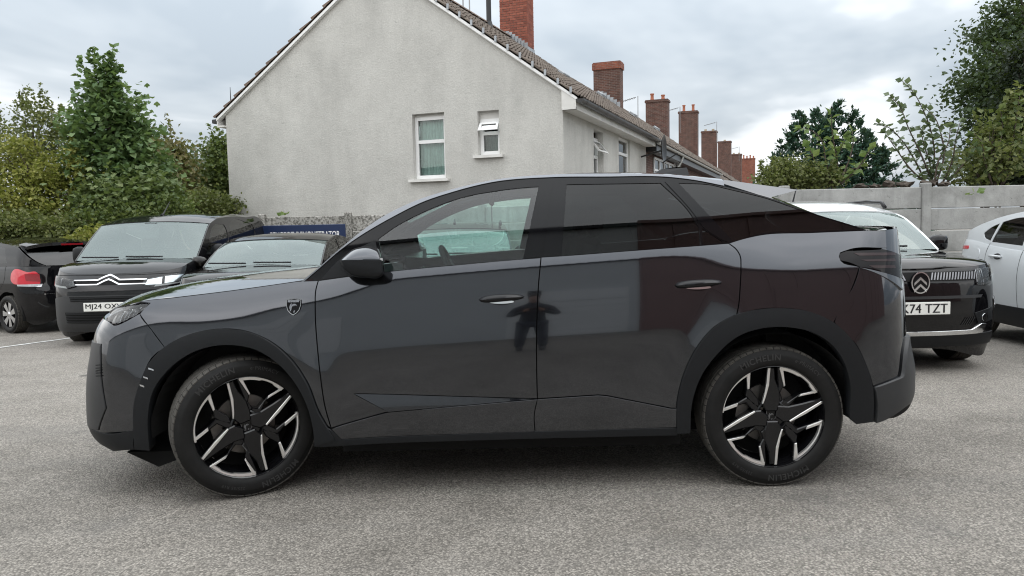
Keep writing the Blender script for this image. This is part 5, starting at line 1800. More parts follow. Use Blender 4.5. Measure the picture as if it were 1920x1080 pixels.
# spoiler
spl = MB()
sec_n = [cp(1356, 337), cp(1497, 356), cp(1443, 370.5), cp(1358, 349.5)]
wN = [float(mc.S0(*q)) for q in sec_n]
wN = [min(wN) - .0, .60, .615, min(wN)]
V, F = [], []
nv = 16
for i in range(nv + 1):
    v = -1 + 2 * i / nv
    lift = .012 * (1 - v * v)
    for (q, w_, k) in zip(sec_n, (.60, .585, .645, .70), (0, 1, 2, 3)):
        p = at({0: 1356, 1: 1497, 2: 1443, 3: 1358}[k], {0: 337, 1: 356, 2: 370.5, 3: 349.5}[k], YC - w_)
        V.append((p.x + .03 * (1 - v * v) * (k in (1, 2)), v * w_, p.z + lift))
for i in range(nv):
    for j in range(4):
        j2 = (j + 1) % 4
        F.append((i * 4 + j, i * 4 + j2, i * 4 + 4 + j2, i * 4 + 4 + j))
F += [(0, 1, 2, 3), (nv * 4 + 3, nv * 4 + 2, nv * 4 + 1, nv * 4)]
spl.add(V, F).build('spoiler', M['paint_grey'], main, smooth=True, angle=25)
# fin aerial on the roof
fin = MB()
for k in (0,):
    a = [( .86, 1.668), (.93, 1.70), (1.02, 1.712), (1.09, 1.708), (1.10, 1.655)]
    n = len(a)
    V = [(x_, -.004, z_) for x_, z_ in a] + [(x_, .004, z_) for x_, z_ in a] + [(.86, -.03, 1.655), (1.1, -.035, 1.645), (.86, .03, 1.655), (1.1, .035, 1.645)]
    F = [(0, 1, 2, 3, 4), (9, 8, 7, 6, 5)] + [(i, i + 1, n + i + 1, n + i) for i in range(n - 1)] + [(0, 1, 2, 3, 11, 10), (5, 6, 7, 8, 13, 12)]
    fin.add(V, F)
fin.build('roof_aerial', M['gloss_black'], main)

# rear end
rx = _grid_inv(mc.rear)
rb_side = [(mc.ra(*q), q[1]) for q in C((1564, 604), (1600, 535), (1612, 500))]
mc.wrap('rear_bumper', loop(rb_side, [rb_side[-1], rx(1645, 508), rx(1684, 520)], [rx(1684, 520), (1.0, 1.04), (HP, 1.04)], [(HP, 1.04), (HP, .42)], [(HP, .42), (.6, .43), rx(1638, 728)], [rx(1638, 728), rx(1623, 681.5), rx(1599.6, 640), rb_side[0]], step=.03), M['paint_grey'], 'rear', gap=G, rim=.02, step=.03)
mc.wrap('lower_bumper', loop([rx(1638, 726), rx(1665, 716), rx(1688, 705)], [rx(1688, 705), rx(1694, 665), rx(1698, 632)], [rx(1698, 632), (1.0, .74), (HP, .72)], [(HP, .72), (HP, .26)], [(HP, .26), (.95, .30), rx(1703, 758), rx(1638, 790)], [rx(1638, 790), rx(1638, 726)], step=.03), M['plastic_grey'], 'rear', off=.02, rim=.05, step=.03)
mc.wrap('tailgate', loop([rx(1655, 432), (1.0, 1.325), (HP, 1.33)], [(HP, 1.33), (HP, 1.165)], [(HP, 1.165), (.9, 1.165), rx(1655, 466)], [rx(1655, 466), rx(1655, 432)], step=.03), M['paint_grey'], 'rear', off=-.0015, rim=.02, step=.03)
tl = [rx(1668, 466), rx(1588, 470.5), rx(1574, 477), rx(1576, 487), rx(1612, 500), rx(1659, 511)]
mc.wrap('tail_lamp', loop([tl[0], tl[1]], [tl[1], tl[2], tl[3]], [tl[3], tl[4], tl[5]], [tl[5], rx(1684, 518)], [rx(1684, 518), (1.0, 1.045)], [(1.0, 1.045), (HP, 1.045)], [(HP, 1.045), (HP, 1.162)], [(HP, 1.162), (.9, 1.162), tl[0]], step=.02), M['lamp_dark'], 'rear', off=-.002, rim=.015, step=.03)
for sd in BOTH:
    for k in range(3):
        y0 = 474 + k * 12
        g4 = [rx(1600 + k * 14, y0), rx(1678, y0 - 1), rx(1680, y0 + 4), rx(1612 + k * 14, y0 + 5)]
        mc.patch('lamp_claw', loop([g4[0], g4[1]], [g4[1], g4[2]], [g4[2], g4[3]], [g4[3], g4[0]], step=.03), M['lamp_claw'], 'rear', sides=(sd,), off=.0, rim=.003, step=.08)

V_, F_, N_ = None, None, None
fct = [rx(1612, 501), rx(1645, 508.5), rx(1685, 521), rx(1689, 543)]
def rear_facet(a, z):
    x, w, zz = mc.rear(a, z)
    t = np.clip((np.asarray(a, float) - fct[0][0]) / (fct[2][0] - fct[0][0]), 0, 1)
    zt = fct[0][1] + (fct[2][1] - fct[0][1]) * t
    d = .16 * np.maximum(zt - z, 0) + .0012
    return x + d * .6, w + d * .8, zz
for sd in BOTH:
    V_, F_, N_ = patch_mesh(rear_facet, loop([fct[0], fct[1], fct[2]], [fct[2], fct[3]], [fct[3], fct[0]], step=.02), flip_y=(sd > 0), rim=.03, step=.025)
    mk('bumper_facet', V_, F_, M['paint_grey'], main, normals=N_)
# door handles
def handle(px, py, ln, parent, side):
    (x0, z0) = cp(px, py)
    w_ = float(mc.S0(x0, z0))
    tz = math.atan2(float(mc.S0(x0, z0 - .01) - mc.S0(x0, z0 + .01)), .02)
    mb = MB()
    n, k = 18, 10
    V, F = [], []
    for i in range(n + 1):
        s_ = i / n
        u = -1 + 2 * s_
        taper = (1 - abs(u) ** 3.2) ** .5 if abs(u) < 1 else 0
        hh = .0175 * max(taper, .08) * (1.05 - .15 * u)
        out = .036 * max(taper, .0) + .004
        xx = x0 + u * ln / 2
        zz = z0 + (-.006 + .012 * s_) + .004 * (1 - u * u)
        for q in range(k):
            a = 2 * math.pi * q / k
            V.append((xx, side * (w_ + out - .012 + .012 * math.cos(a) - .010 * math.sin(a) * (math.sin(a) > 0)) , zz + hh * math.sin(a)))
    for i in range(n):
        for q in range(k):
            q2 = (q + 1) % k
            F.append((i * k + q, i * k + q2, (i + 1) * k + q2, (i + 1) * k + q))
    F += [tuple(range(k)), tuple(n * k + q for q in range(k))]
    mb.add(V, F)
    h = mb.build('handle', M['gloss_black'], parent, smooth=True, angle=50)
    # recess cup behind the grip
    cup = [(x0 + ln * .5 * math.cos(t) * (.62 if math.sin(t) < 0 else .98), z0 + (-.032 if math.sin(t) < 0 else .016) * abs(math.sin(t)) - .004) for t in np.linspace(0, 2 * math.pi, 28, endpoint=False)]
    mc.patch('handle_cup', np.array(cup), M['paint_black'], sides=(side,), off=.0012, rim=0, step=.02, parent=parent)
    c2 = [(x0 + ln * .27 * math.cos(t), z0 - .019 + .009 * math.sin(t)) for t in np.linspace(0, 2 * math.pi, 20, endpoint=False)]
    mc.patch('handle_cup_glint', np.array(c2), M['chrome'], sides=(side,), off=.003, rim=.001, step=.02, parent=parent)
handle(940.5, 559, .232, near_fd, -1)
handle(1309, 532, .242, near_rd, -1)

# mirror
def door_mirror(sd):
    mr = empty('door_mirror', (0, 0, 0), 0, main)
    def ring(Y, pts):
        return [(lambda p: (p.x, -(YC - Y) * 1.0, p.z))(at(a, b, Y)) for a, b in pts]
    # housing: loft through slices going outwards from the door
    def loft(poly, mat, name, rows, ay):
        d = crom(np.array(poly, float), 2.0)
        R_ = []
        for Y, sx_, sy_ in rows:
            R_.append([at(680 + (a - 680) * sx_, ay + (b - ay) * sy_, Y) for a, b in d])
        V = [(p.x, (p.y - YC) * (1 if sd < 0 else -1), p.z) for r_ in R_ for p in r_]
        n = len(d)
        F = [(i * n + j, i * n + j + 1, (i + 1) * n + j + 1, (i + 1) * n + j) for i in range(len(R_) - 1) for j in range(n - 1)]
        F.append(tuple((len(R_) - 1) * n + j for j in range(n)))
        F.append(tuple(range(n))[::-1])
        return MB().add(V, F).build(name, mat, mr, smooth=True, angle=55)
    loft([(637, 488), (650, 476), (662, 467.5), (676, 463), (700, 462.5), (709, 466), (714, 476), (716.5, 488)], M['paint_grey'], 'mirror_cap', ((3.945, .95, .88), (3.91, 1, 1), (3.875, 1, .97), (3.84, .995, .86), (3.81, .985, .66), (3.785, .965, .40), (3.772, .94, .12)), 488)
    loft([(716.5, 488), (718, 500), (717, 517), (710, 521), (688, 521), (660, 517), (645, 506), (637, 488)], M['plastic'], 'mirror_shell', ((3.945, .95, .9), (3.91, 1, 1), (3.85, 1, 1), (3.80, .99, .98), (3.778, .97, .94), (3.768, .93, .86)), 488)
    st = MB()
    pts = [at(625, 508, 4.0), at(645, 505, 3.96), at(672, 505, 3.90), at(700, 507, 3.86)]
    V, F = [], []
    k = 10
    for i, p in enumerate(pts):
        for q in range(k):
            a = 2 * math.pi * q / k
            V.append((p.x + .004 * math.cos(a), (p.y - YC + .03 * math.cos(a)) * (1 if sd < 0 else -1), p.z + (.024, .019, .016, .014)[i] * math.sin(a)))
    for i in range(3):
        for q in range(k):
            q2 = (q + 1) % k
            F.append((i * k + q, i * k + q2, (i + 1) * k + q2, (i + 1) * k + q))
    st.add(V, F).build('mirror_arm', M['plastic'], mr, smooth=True)
    if sd < 0:
        q = [at(717.5, 484, 3.80), at(717.5, 489, 3.80), at(713, 489, 3.772), at(713, 484, 3.772)]
        MB().add([(p.x, p.y - YC, p.z) for p in q], [(0, 1, 2, 3)]).build('indicator', M['lamp_white'], mr)
    return mr
door_mirror(-1)
door_mirror(1)

# crest on the front wing
(bxx, bzz) = cp(551, 575)
bw = float(mc.S(bxx, bzz))
gx = float(mc.S(bxx + .01, bzz) - mc.S(bxx - .01, bzz)) / .02
gzz = float(mc.S(bxx, bzz + .01) - mc.S(bxx, bzz - .01)) / .02
shield(main, 0, 0, .083, .074, lambda a, b, h: (bxx + a, -(bw + gx * a + gzz * b + h), bzz + b), 'wing_badge', M['gloss_black'], M['chrome'], .006, 'PEUGEOT')

# wheels
fwp, rwp = at(449, 806, 3.87), at(1452, 781, 3.87)
alloy_wheel(main, (fwp.x - .012, -.785, .3655), R(-15.5), R(28), -1)
alloy_wheel(main, (rwp.x, -.785, .3655), 0.0, 0, -1)
for x_, st_ in ((fwp.x, R(28)), (rwp.x, 0)):
    w = empty('wheel', (x_, .785, .3655), st_ + math.pi, main)
    tyre_parts(w, .366, .262, .225)
    MB().lathe([(0, .06), (.25, .08), (.262, .10)], 40, wheel_fn).build('rim', M['alloy_black'], w)

# floor, cabin
MB().box((-.92, -.74, .19), (.88, .74, .26)).box((-1.9, -.45, .192), (-.92, .45, .258)).box((.88, -.45, .192), (1.75, .45, .258)).build('floor_pan', M['void'], main)
MB().box((-1.0, -.60, .26), (-.8, .60, 1.02)).box((-1.9, -.58, .3), (-1.0, .58, .85)).build('bulkhead', M['void'], main)
def loft_x(name, secs, mat, parent):
    """secs: list of (x, [(y, z) ...])"""
    V, F = [], []
    n = len(secs[0][1])
    for x_, ring in secs:
        V += [(x_, y_, z_) for y_, z_ in ring]
    for i in range(len(secs) - 1):
        for j in range(n):
            j2 = (j + 1) % n
            F.append((i * n + j, i * n + j2, (i + 1) * n + j2, (i + 1) * n + j))
    F += [tuple(range(n))[::-1], tuple((len(secs) - 1) * n + j for j in range(n))]
    return MB().add(V, F).build(name, mat, parent, smooth=True, angle=40)
loft_x('dashboard', [(-1.12, [(-.72, 1.06), (.72, 1.06), (.72, .8), (-.72, .8)]), (-.85, [(-.74, 1.13), (.74, 1.13), (.74, .7), (-.74, .7)]), (-.62, [(-.74, 1.10), (.74, 1.10), (.74, .72), (-.74, .72)]), (-.55, [(-.74, 1.02), (.74, 1.02), (.74, .75), (-.74, .75)])], M['interior'], main)
loft_x('dash_screen', [(-.64, [(-.25, 1.09), (.62, 1.09), (.62, 1.20), (-.25, 1.20)]), (-.62, [(-.25, 1.09), (.62, 1.09), (.62, 1.21), (-.25, 1.21)])], M['gloss_black'], main)
for y_ in (-.37, .37):
    st = MB()
    def cush(cx, cy, cz, lx, ly, lz, tilt):
        mm = Matrix.Translation((cx, cy, cz)) @ Matrix.Rotation(tilt, 4, 'Y')
        st.box((-lx / 2, -ly / 2, -lz / 2), (lx / 2, ly / 2, lz / 2), mm, .035)
    cush(.05, y_, .62, .52, .50, .16, R(-6))
    cush(.36, y_, .98, .14, .48, .66, R(14))
    seat = st.build('seat', M['interior'], main, smooth=True, angle=30)
    st = MB()
    cush(.475, y_, 1.385, .09, .26, .17, R(10))
    st.tube([(.44, y_ - .06, 1.25), (.465, y_ - .06, 1.34)], .008, 6).tube([(.44, y_ + .06, 1.25), (.465, y_ + .06, 1.34)], .008, 6)
    st.build('headrest', M['interior'], seat, smooth=True, angle=30)
st = MB()
cush(.95, 0, .66, .50, 1.30, .18, R(-6)); cush(1.28, 0, 1.0, .14, 1.30, .58, R(20))
bench = st.build('rear_bench', M['interior'], main, smooth=True, angle=30)
for y_ in (-.42, 0, .42):
    st = MB(); cush(1.38, y_, 1.33, .08, .24, .13, R(12)); st.build('headrest', M['interior'], bench, smooth=True, angle=30)
swc = Vector((-.40, .37, 1.09))
swm = Matrix.Translation(swc) @ Matrix.Rotation(R(66), 4, 'Y')
ringp = [swm @ Vector((.165 * math.cos(t) , .185 * math.sin(t), 0)) for t in np.linspace(0, 2 * math.pi, 33)]
MB().tube(ringp, .016, 8, False).box((-.03, -.17, -.01), (.03, .17, .015), swm).box((-.07, -.07, -.015), (.07, .07, .02), swm).tube([swm @ Vector((0, 0, 0)), swm @ Vector((-.02, 0, -.28))], .03, 8).build('steering_wheel', M['interior'], main, smooth=True, angle=40)
MB().box((-.13, -.11, 1.50), (-.10, .11, 1.57), None, .01).tube([(-.12, 0, 1.56), (-.16, 0, 1.62)], .012, 6).build('interior_mirror', M['interior'], main)
# paper tag hanging from the mirror
MB().box((-.118, .02, 1.36), (-.114, .06, 1.50)).build('hang_tag', M['white_mark'], main)
MB().box((1.35, -.7, .3), (1.40, .7, 1.0)).build('load_bulkhead', M['void'], main)
MB().box((1.36, -.60, 1.16), (1.95, .60, 1.18)).build('parcel_shelf', M['interior'], main)

# ------------------------------------------------------------------ the parked cars around it
def simple_wheel(root, x, side, Rt, Rr, wd, hw, style='dark', spokes=5, rot=0.0, steer=0.0):
    w = empty('wheel', (x, side * (hw - wd / 2), Rt - .004), (0 if side < 0 else math.pi) + steer, root)
    tyre_parts(w, Rt, Rr, wd, blocks=40)
    b = wd / 2
    MB().lathe([(Rr + .003, b * .90), (Rr - .008, b * .90), (Rr - .018, b * .55), (Rr - .03, -b * .5), (0, -b * .5)], 36, wheel_fn).build('rim', M['alloy_black'], w, smooth=True, angle=35)
    m_ = M['lamp_silver'] if style == 'silver' else M['alloy_black']
    for k in range(spokes):
        a = rot + 2 * math.pi * k / spokes
        V = [wheel_fn(r, a + da, h) for h in (b * .2, b * .80) for (r, da) in ((.05, -.45), (Rr - .010, -.26), (Rr - .010, .26), (.05, .45))]
        V[5] = wheel_fn(Rr - .012, a - .24, b * .84); V[6] = wheel_fn(Rr - .012, a + .24, b * .84)
        MB().add(V, [(3, 2, 1, 0), (4, 5, 6, 7), (0, 1, 5, 4), (1, 2, 6, 5), (2, 3, 7, 6), (3, 0, 4, 7)]).build('spoke', m_, w)
    MB().lathe([(0, b * .86), (.035, b * .85), (.06, b * .74), (.06, 0)], 20, wheel_fn).build('hub', m_, w, smooth=True, angle=40)
    return w

def parked(name, label, loc, rz, P):
    root = empty(name, loc, rz)
    tag(root, label, P.get('cat', 'car'), 'cars parked round the yard')
    c = Car(root, P['belt'], P['wb'], [(-9, P['g'])], P['xf'], P['xr'], P['x0f'], P['x0r'], P.get('p', 2.6), P.get('tumble', (.16, .28)), P.get('low', [(.18, -.03), (.28, -.005), (.4, 0), (.8, 0)]), None, P.get('pr'))
    paint, roofp = M[P['paint']], M[P.get('roofpaint', P['paint'])]
    zs = P.get('sill', .24)
    Rw = P['Rw']
    B = lambda x: float(c.B(x)) - .012
    x0, x1 = P['x0f'], P['x0r']
    bot = []
    for wx in (P['wf'], P['wr']):
        ra_ = Rw + .055
        t0 = math.asin(max(-1, min(1, (zs - Rw) / ra_)))
        bot.append([(wx + ra_ * math.cos(t), Rw + ra_ * math.sin(t)) for t in np.linspace(math.pi - t0, t0, 25)])
    top = [(x, B(x)) for x in np.linspace(x1, x0, 24)]
    xa, xb = bot[0][0][0], bot[1][-1][0]
    front_cut = xa < x0 + .02
    segs = []
    if not front_cut:
        segs.append([(x0, zs), (xa, zs)])
    else:
        bot[0] = [q for q in bot[0] if q[0] > x0 + .004]
        segs.append([(x0, B(x0) * .5 + .5 * bot[0][0][1]), bot[0][0]])
    segs.append(bot[0]); segs.append([bot[0][-1], bot[1][0]])
    if xb > x1 - .02:
        bot[1] = [q for q in bot[1] if q[0] < x1 - .004]
        segs.append(bot[1]); segs.append([bot[1][-1], (x1, bot[1][-1][1] + .01)]); segs.append([(x1, bot[1][-1][1] + .01), top[0]])
    else:
        segs.append(bot[1]); segs.append([bot[1][-1], (x1, zs)]); segs.append([(x1, zs), top[0]])
    segs.append(top); segs.append([top[-1], segs[0][0]])
    lp = loop(*segs, step=.035)
    for sd in BOTH:
        bs = c.patch('body_side', lp, paint, sides=(sd,), step=.06, rim=.03)
        if P.get('clad'):
            cl = P['clad']
            inner = [q for q in bot[0]]
            for bb in bot:
                ce = (P['wf'] if bb is bot[0] else P['wr'], Rw)
                outr = [(ce[0] + (q[0] - ce[0]) * 1.17, ce[1] + (q[1] - ce[1]) * 1.17) for q in bb]
                c.patch('arch_trim', loop(outr, [outr[-1], bb[-1]], bb[::-1], [bb[0], outr[0]], step=.04), M['plastic'], sides=(sd,), step=.06, off=.012, rim=.05, parent=root)
            a_, b_ = bot[0][-1][0] + .06, bot[1][0][0] - .06
            c.patch('side_cladding', loop([(a_, zs - .01), (b_, zs - .01)], [(b_, zs - .01), (b_ - .04, cl)], [(b_ - .04, cl), (a_ + .04, cl)], [(a_ + .04, cl), (a_, zs - .01)], step=.05), M['plastic'], sides=(sd,), step=.08, off=.013, rim=.03)
        # shut lines as thin recessed strips
        for ln in P.get('seams', ()):
            q = crom(np.array(ln, float), .03)
            l2 = np.vstack([q - np.array([.0035, 0]), (q + np.array([.0035, 0]))[::-1]])
            c.patch('shut_line', l2, M['void'], sides=(sd,), step=.2, off=.0012, rim=0, parent=bs)
    # ends
    zn = P['nose_z']
    fz = lambda t: B(x0) + (zn - B(x0)) * math.sin(t) ** .8
    th = np.linspace(0, HP, 14)
    fe = loop([(t, fz(t)) for t in th], [(HP, zn), (HP, zs)], [(HP, zs), (0, zs)] if not front_cut else [(HP, zs), (.35, zs), (.0, B(x0) * .5 + .5 * bot[0][0][1])], [(0, zs) if not front_cut else (.0, B(x0) * .5 + .5 * bot[0][0][1]), (0, fz(0))], step=.035)
    c.wrap('front_end', fe, paint, 'front', rim=.03, step=.05)
    tz_ = P['tail_z']
    rz_ = lambda t: B(x1) + (tz_ - B(x1)) * math.sin(t)
    re_b = (0, zs) if xb <= x1 - .02 else (0, bot[1][-1][1] + .01)
    re = loop([(t, rz_(t)) for t in th], [(HP, tz_), (HP, zs)], [(HP, zs), (.3, zs), re_b] if re_b[1] > zs else [(HP, zs), re_b], [re_b, (0, rz_(0))], step=.035)
    c.wrap('rear_end', re, paint, 'rear', rim=.03, step=.05)
    # top skins
    hr = [tuple(float(v) for v in np.array(c.front(np.array([t]), np.array([fz(t)])))[[0, 2], 0]) for t in (1.35, 1.1, .85, .6, .35, .12)] + [(x, B(x)) for x in np.linspace(x0 + .03, P['pillar'][0][0], 8)]
    c.top('bonnet', hr, P['hood_mid'], paint, nu=34, nv=24, pw=3.0, thick=.02, off=.002, px=2.0)
    ws = c.top('windscreen', P['pillar'], P['screen_mid'], M[P.get('screen', 'glass_screen')], nu=16, nv=20, pw=2.2, off=-.006, v0=-.975, v1=.975)
    c.top('roof', P['roof'], P['roof_mid'], roofp, nu=24, nv=20, pw=2.6, thick=.02)
    c.top('headliner', P['roof'], P['roof_mid'], M['headliner'], nu=10, nv=10, pw=2.6, off=-.05, v0=-.93, v1=.93)
    c.top('rear_window', P['tail'], P['tail_mid'], M[P.get('rear_glass', 'glass_tint')], nu=12, nv=18, pw=2.4, off=-.004, v0=-.95, v1=.95)
    # glasshouse sides
    outl = P['pillar'] + P['roof'][1:] + P['tail'][1:]
    lastx = outl[-1][0]
    lower = [(x, B(x) - .004) for x in np.linspace(lastx, P['pillar'][0][0], 20)]
    segs = [P['pillar'], P['roof'], P['tail']]
    if abs(lower[0][1] - outl[-1][1]) > .02:
        segs.append([outl[-1], lower[0]])
    segs += [lower]
    if abs(lower[-1][1] - outl[0][1]) > .02:
        segs.append([lower[-1], outl[0]])
    go = loop(*segs, step=.035)
    holes = [loop(*w, step=.03) for w in P['windows']]
    for sd in BOTH:
        c.patch('pillar_frame', go, roofp if P.get('frame_paint') else M['gloss_black'], fn='green', sides=(sd,), holes=holes, step=.07, rim=.02)
        for hh, gm in zip(holes, P['win_mat']):
            c.patch('side_window', inset(hh, -.006), M[gm], fn='green', sides=(sd,), off=-.006, rim=0, step=.1)
    # wheels
    hw = P['hw']
    for wx in (P['wf'], P['wr']):
        for sd in BOTH:
            simple_wheel(root, wx, sd, Rw, P.get('Rr', .215), .20, hw, P.get('wheel', 'dark'), P.get('spokes', 5), .3, 0)
            V, F = [], []
            n = 18
            for i in range(n + 1):
                t = R(-105 + 210 * i / n)
                for wv in (hw - .04, hw - .32):
                    V.append((wx + (Rw + .065) * math.sin(t), sd * wv, Rw + (Rw + .065) * math.cos(t)))
            F = [(2 * i, 2 * i + 1, 2 * i + 3, 2 * i + 2) for i in range(n)]
            V.append((wx, sd * (hw - .32), Rw)); k = len(V) - 1
            F += [(2 * i + 1, 2 * i + 3, k) for i in range(n)]
            MB().add(V, F).build('wheel_housing', M['liner'], root, recalc=False)
    MB().box((P['wf'] - .3, -hw + .3, .17), (P['wr'] + .3, hw - .3, .24)).build('floor_pan', M['void'], root)
    # cabin
    xs = P['pillar'][0][0]
    bz = B(xs)
    loft_x('dashboard', [(xs - .1, [(-.66, bz - .02), (.66, bz - .02), (.66, .7), (-.66, .7)]), (xs + .25, [(-.68, bz + .0), (.68, bz + .0), (.68, .6), (-.68, .6)]), (xs + .42, [(-.68, bz - .08), (.68, bz - .08), (.68, .6), (-.68, .6)])], M['interior'], root)
    global st
    for row, xr_ in enumerate((P.get('seat', xs + 1.15), P.get('seat', xs + 1.15) + .85)):
        for y_ in (-.36, .36):
            st = MB()
            cush(xr_, y_, bz - .20, .14, .48, .62, R(12))
            cush(xr_ + .10, y_, bz + .22, .09, .26, .17, R(8))
            st.build('seat', M['interior'], root, smooth=True, angle=30)
    sw = Vector((xs + .55, .36, bz - .02))
    mm = Matrix.Translation(sw) @ Matrix.Rotation(R(62), 4, 'Y')
    MB().tube([mm @ Vector((.17 * math.cos(t), .18 * math.sin(t), 0)) for t in np.linspace(0, 2 * math.pi, 25)], .016, 6, False).box((-.03, -.16, -.01), (.03, .16, .015), mm).build('steering_wheel', M['interior'], root)
    sm = P['screen_mid'][-1]
    MB().add([(sm[0] - .02, -.09, sm[1] - .02), (sm[0] - .02, .09, sm[1] - .02), (sm[0] - .10, .045, sm[1] - .11), (sm[0] - .10, -.045, sm[1] - .11), (sm[0] + .05, -.09, sm[1] - .03), (sm[0] + .05, .09, sm[1] - .03), (sm[0] + .0, .045, sm[1] - .13), (sm[0] + .0, -.045, sm[1] - .13)],
             [(0, 1, 2, 3), (4, 5, 6, 7), (0, 1, 5, 4), (1, 2, 6, 5), (2, 3, 7, 6), (3, 0, 4, 7)]).build('sensor_pod', M['plastic'], root)
    # mirrors
    for sd in BOTH:
        mx_ = P.get('mirror_x', xs + .28)
        mz = B(mx_) + .07
        w0 = float(c.S0(mx_, B(mx_)))
        V, F = [], []
        k = 12
        rows = ((.02, .35), (.06, .8), (.11, 1.0), (.17, 1.0), (.21, .85), (.225, .5))
        for dy, s_ in rows:
            for q in range(k):
                a = 2 * math.pi * q / k
                ca, sa = math.cos(a), math.sin(a)
                V.append((mx_ + .065 * s_ * np.sign(ca) * abs(ca) ** .6, sd * (w0 + dy), mz + P.get('mirror_h', .078) * s_ * np.sign(sa) * abs(sa) ** .6))
        for i in range(len(rows) - 1):
            for q in range(k):
                q2 = (q + 1) % k
                F.append((i * k + q, i * k + q2, (i + 1) * k + q2, (i + 1) * k + q))
        F += [tuple(range(k)), tuple((len(rows) - 1) * k + q for q in range(k))]
        mr = MB().add(V, F).build('door_mirror', M[P.get('mirror_mat', 'gloss_black')], root, smooth=True, angle=50)
        MB().tube([(mx_, sd * (w0 - .03), mz - .03), (mx_, sd * (w0 + .08), mz - .02)], .022, 8).build('mirror_arm', M['plastic'], mr)
    # wipers on the screen foot
    for yy in (-.42, .18):
        a_ = P['screen_mid'][0]
        MB().tube([(a_[0] + .02 + .1 * yy * yy, yy, a_[1] + .025), (a_[0] + .03, yy + .50, a_[1] + .035)], .010, 5).build('wiper', M['plastic'], root)
    return root, c

def yz(c, pts, end='front'):
    return [(c.fy(y, z, end), z) for y, z in pts]
def poly(pts, step=.03):
    n = len(pts)
    return loop(*[[pts[i], pts[(i + 1) % n]] for i in range(n)], step=step)
def plate(root, x, z, text, tilt=0.0, h=.111, wd=.52, align='CENTER', tx=0.0, y=0.0):
    pl = MB().box((x - .012, y - wd / 2, z - h / 2), (x, y + wd / 2, z + h / 2), None, .003).build('number_plate', M['plate_white'], root)
    V0, F0 = text_mesh(text, h * .98, 'LEFT', 0, 0.0, 1.04)
    V, F = [], []
    for dx in (-.0022, 0, .0022):
        F += [tuple(i + len(V) for i in f) for f in F0]
        V += [Vector((v.x + dx, v.y, dx * .1)) for v in V0]
    x0_, x1_ = min(v.x for v in V), max(v.x for v in V)
    wdt = wd * .90 if align == 'CENTER' else wd * .90 * .86
    k = wdt / (x1_ - x0_)
    # seen from the front (looking along +x local) the reading direction is -y ... nose at -x: left of the viewer is +y
    if align == 'CENTER':
        f0 = wd * .45
    else:
        f0 = -wd * .45 + wdt
    y0_ = min(v.y for v in V); y1_ = max(v.y for v in V); kz = h * .72 / (y1_ - y0_)
    mk('plate_lettering', [(x - .0135 - v.z, y + f0 - (v.x - x0_) * k, z - h * .36 + (v.y - y0_) * kz) for v in V], F, M['plate_ink'], pl)
    return pl

GT = [(0, 0), (.04, .018), (.10, .034), (.2, .049), (.32, .057), (.5, .060), (.9, .050)]

# --- black van, front view
VAN = dict(cat='van', paint='paint_van', frame_paint=True, Rw=.325, Rr=.215, hw=.90, sill=.26, wf=-1.31, wr=1.45, x0f=-1.70, x0r=1.95, pr=4, p=2.5,
    belt=[(-2.2, .97), (-1.9, 1.05), (-1.45, 1.13), (-.8, 1.16), (2.2, 1.19)], wb=[(-2.2, .80), (-1.5, .845), (0, .875), (2.2, .86)], g=[(0, 0), (.05, .016), (.12, .030), (.25, .043), (.4, .048), (.9, .042)],
    xf=[(.2, -2.10), (.35, -2.18), (.55, -2.20), (.75, -2.19), (.90, -2.14), (1.0, -2.06), (1.1, -1.95)], xr=[(.2, 2.15), (.5, 2.2), (1.2, 2.17), (1.8, 2.10)], tumble=(.10, .10), nose_z=.985, tail_z=1.2,
    hood_mid=[(-2.075, .99), (-1.95, 1.065), (-1.75, 1.125), (-1.50, 1.165)], pillar=[(-1.34, 1.15), (-1.05, 1.37), (-.80, 1.55), (-.66, 1.635)], screen_mid=[(-1.50, 1.16), (-1.2, 1.37), (-.97, 1.55), (-.80, 1.675)],
    roof=[(-.66, 1.635), (-.45, 1.69), (0, 1.735), (1, 1.745), (1.85, 1.70), (2.06, 1.56)], roof_mid=[(-.80, 1.678), (-.55, 1.755), (0, 1.80), (1, 1.81), (1.9, 1.775), (2.1, 1.70)], tail=[(2.06, 1.56), (2.15, 1.19)], tail_mid=[(2.1, 1.68), (2.2, 1.2)],
    windows=[([(-1.02, 1.19), (-.72, 1.50), (-.66, 1.55)], [(-.66, 1.55), (-.55, 1.60), (-.12, 1.62)], [(-.12, 1.62), (-.08, 1.58), (-.08, 1.19)], [(-.08, 1.19), (-1.02, 1.19)]),
             ([(.10, 1.20), (.10, 1.60)], [(.10, 1.60), (.16, 1.635), (1.25, 1.635)], [(1.25, 1.635), (1.30, 1.60), (1.30, 1.20)], [(1.30, 1.20), (.10, 1.20)])], win_mat=['glass_clear', 'glass_dark'],
    mirror_mat='plastic', mirror_h=.12, mirror_x=-.92, seams=[[(-.99, 1.13), (-1.03, .8), (-.95, .4)], [(0.0, 1.14), (0.0, .28)], [(1.2, 1.14), (1.2, .6)]])
_nose = at(200, 519, 9.95)
van, vc = parked('van', 'black panel van facing us with chrome chevron grille, left of the grey car', (_nose.x - .02, 9.95 + 2.15, gz(12)), R(91), VAN)
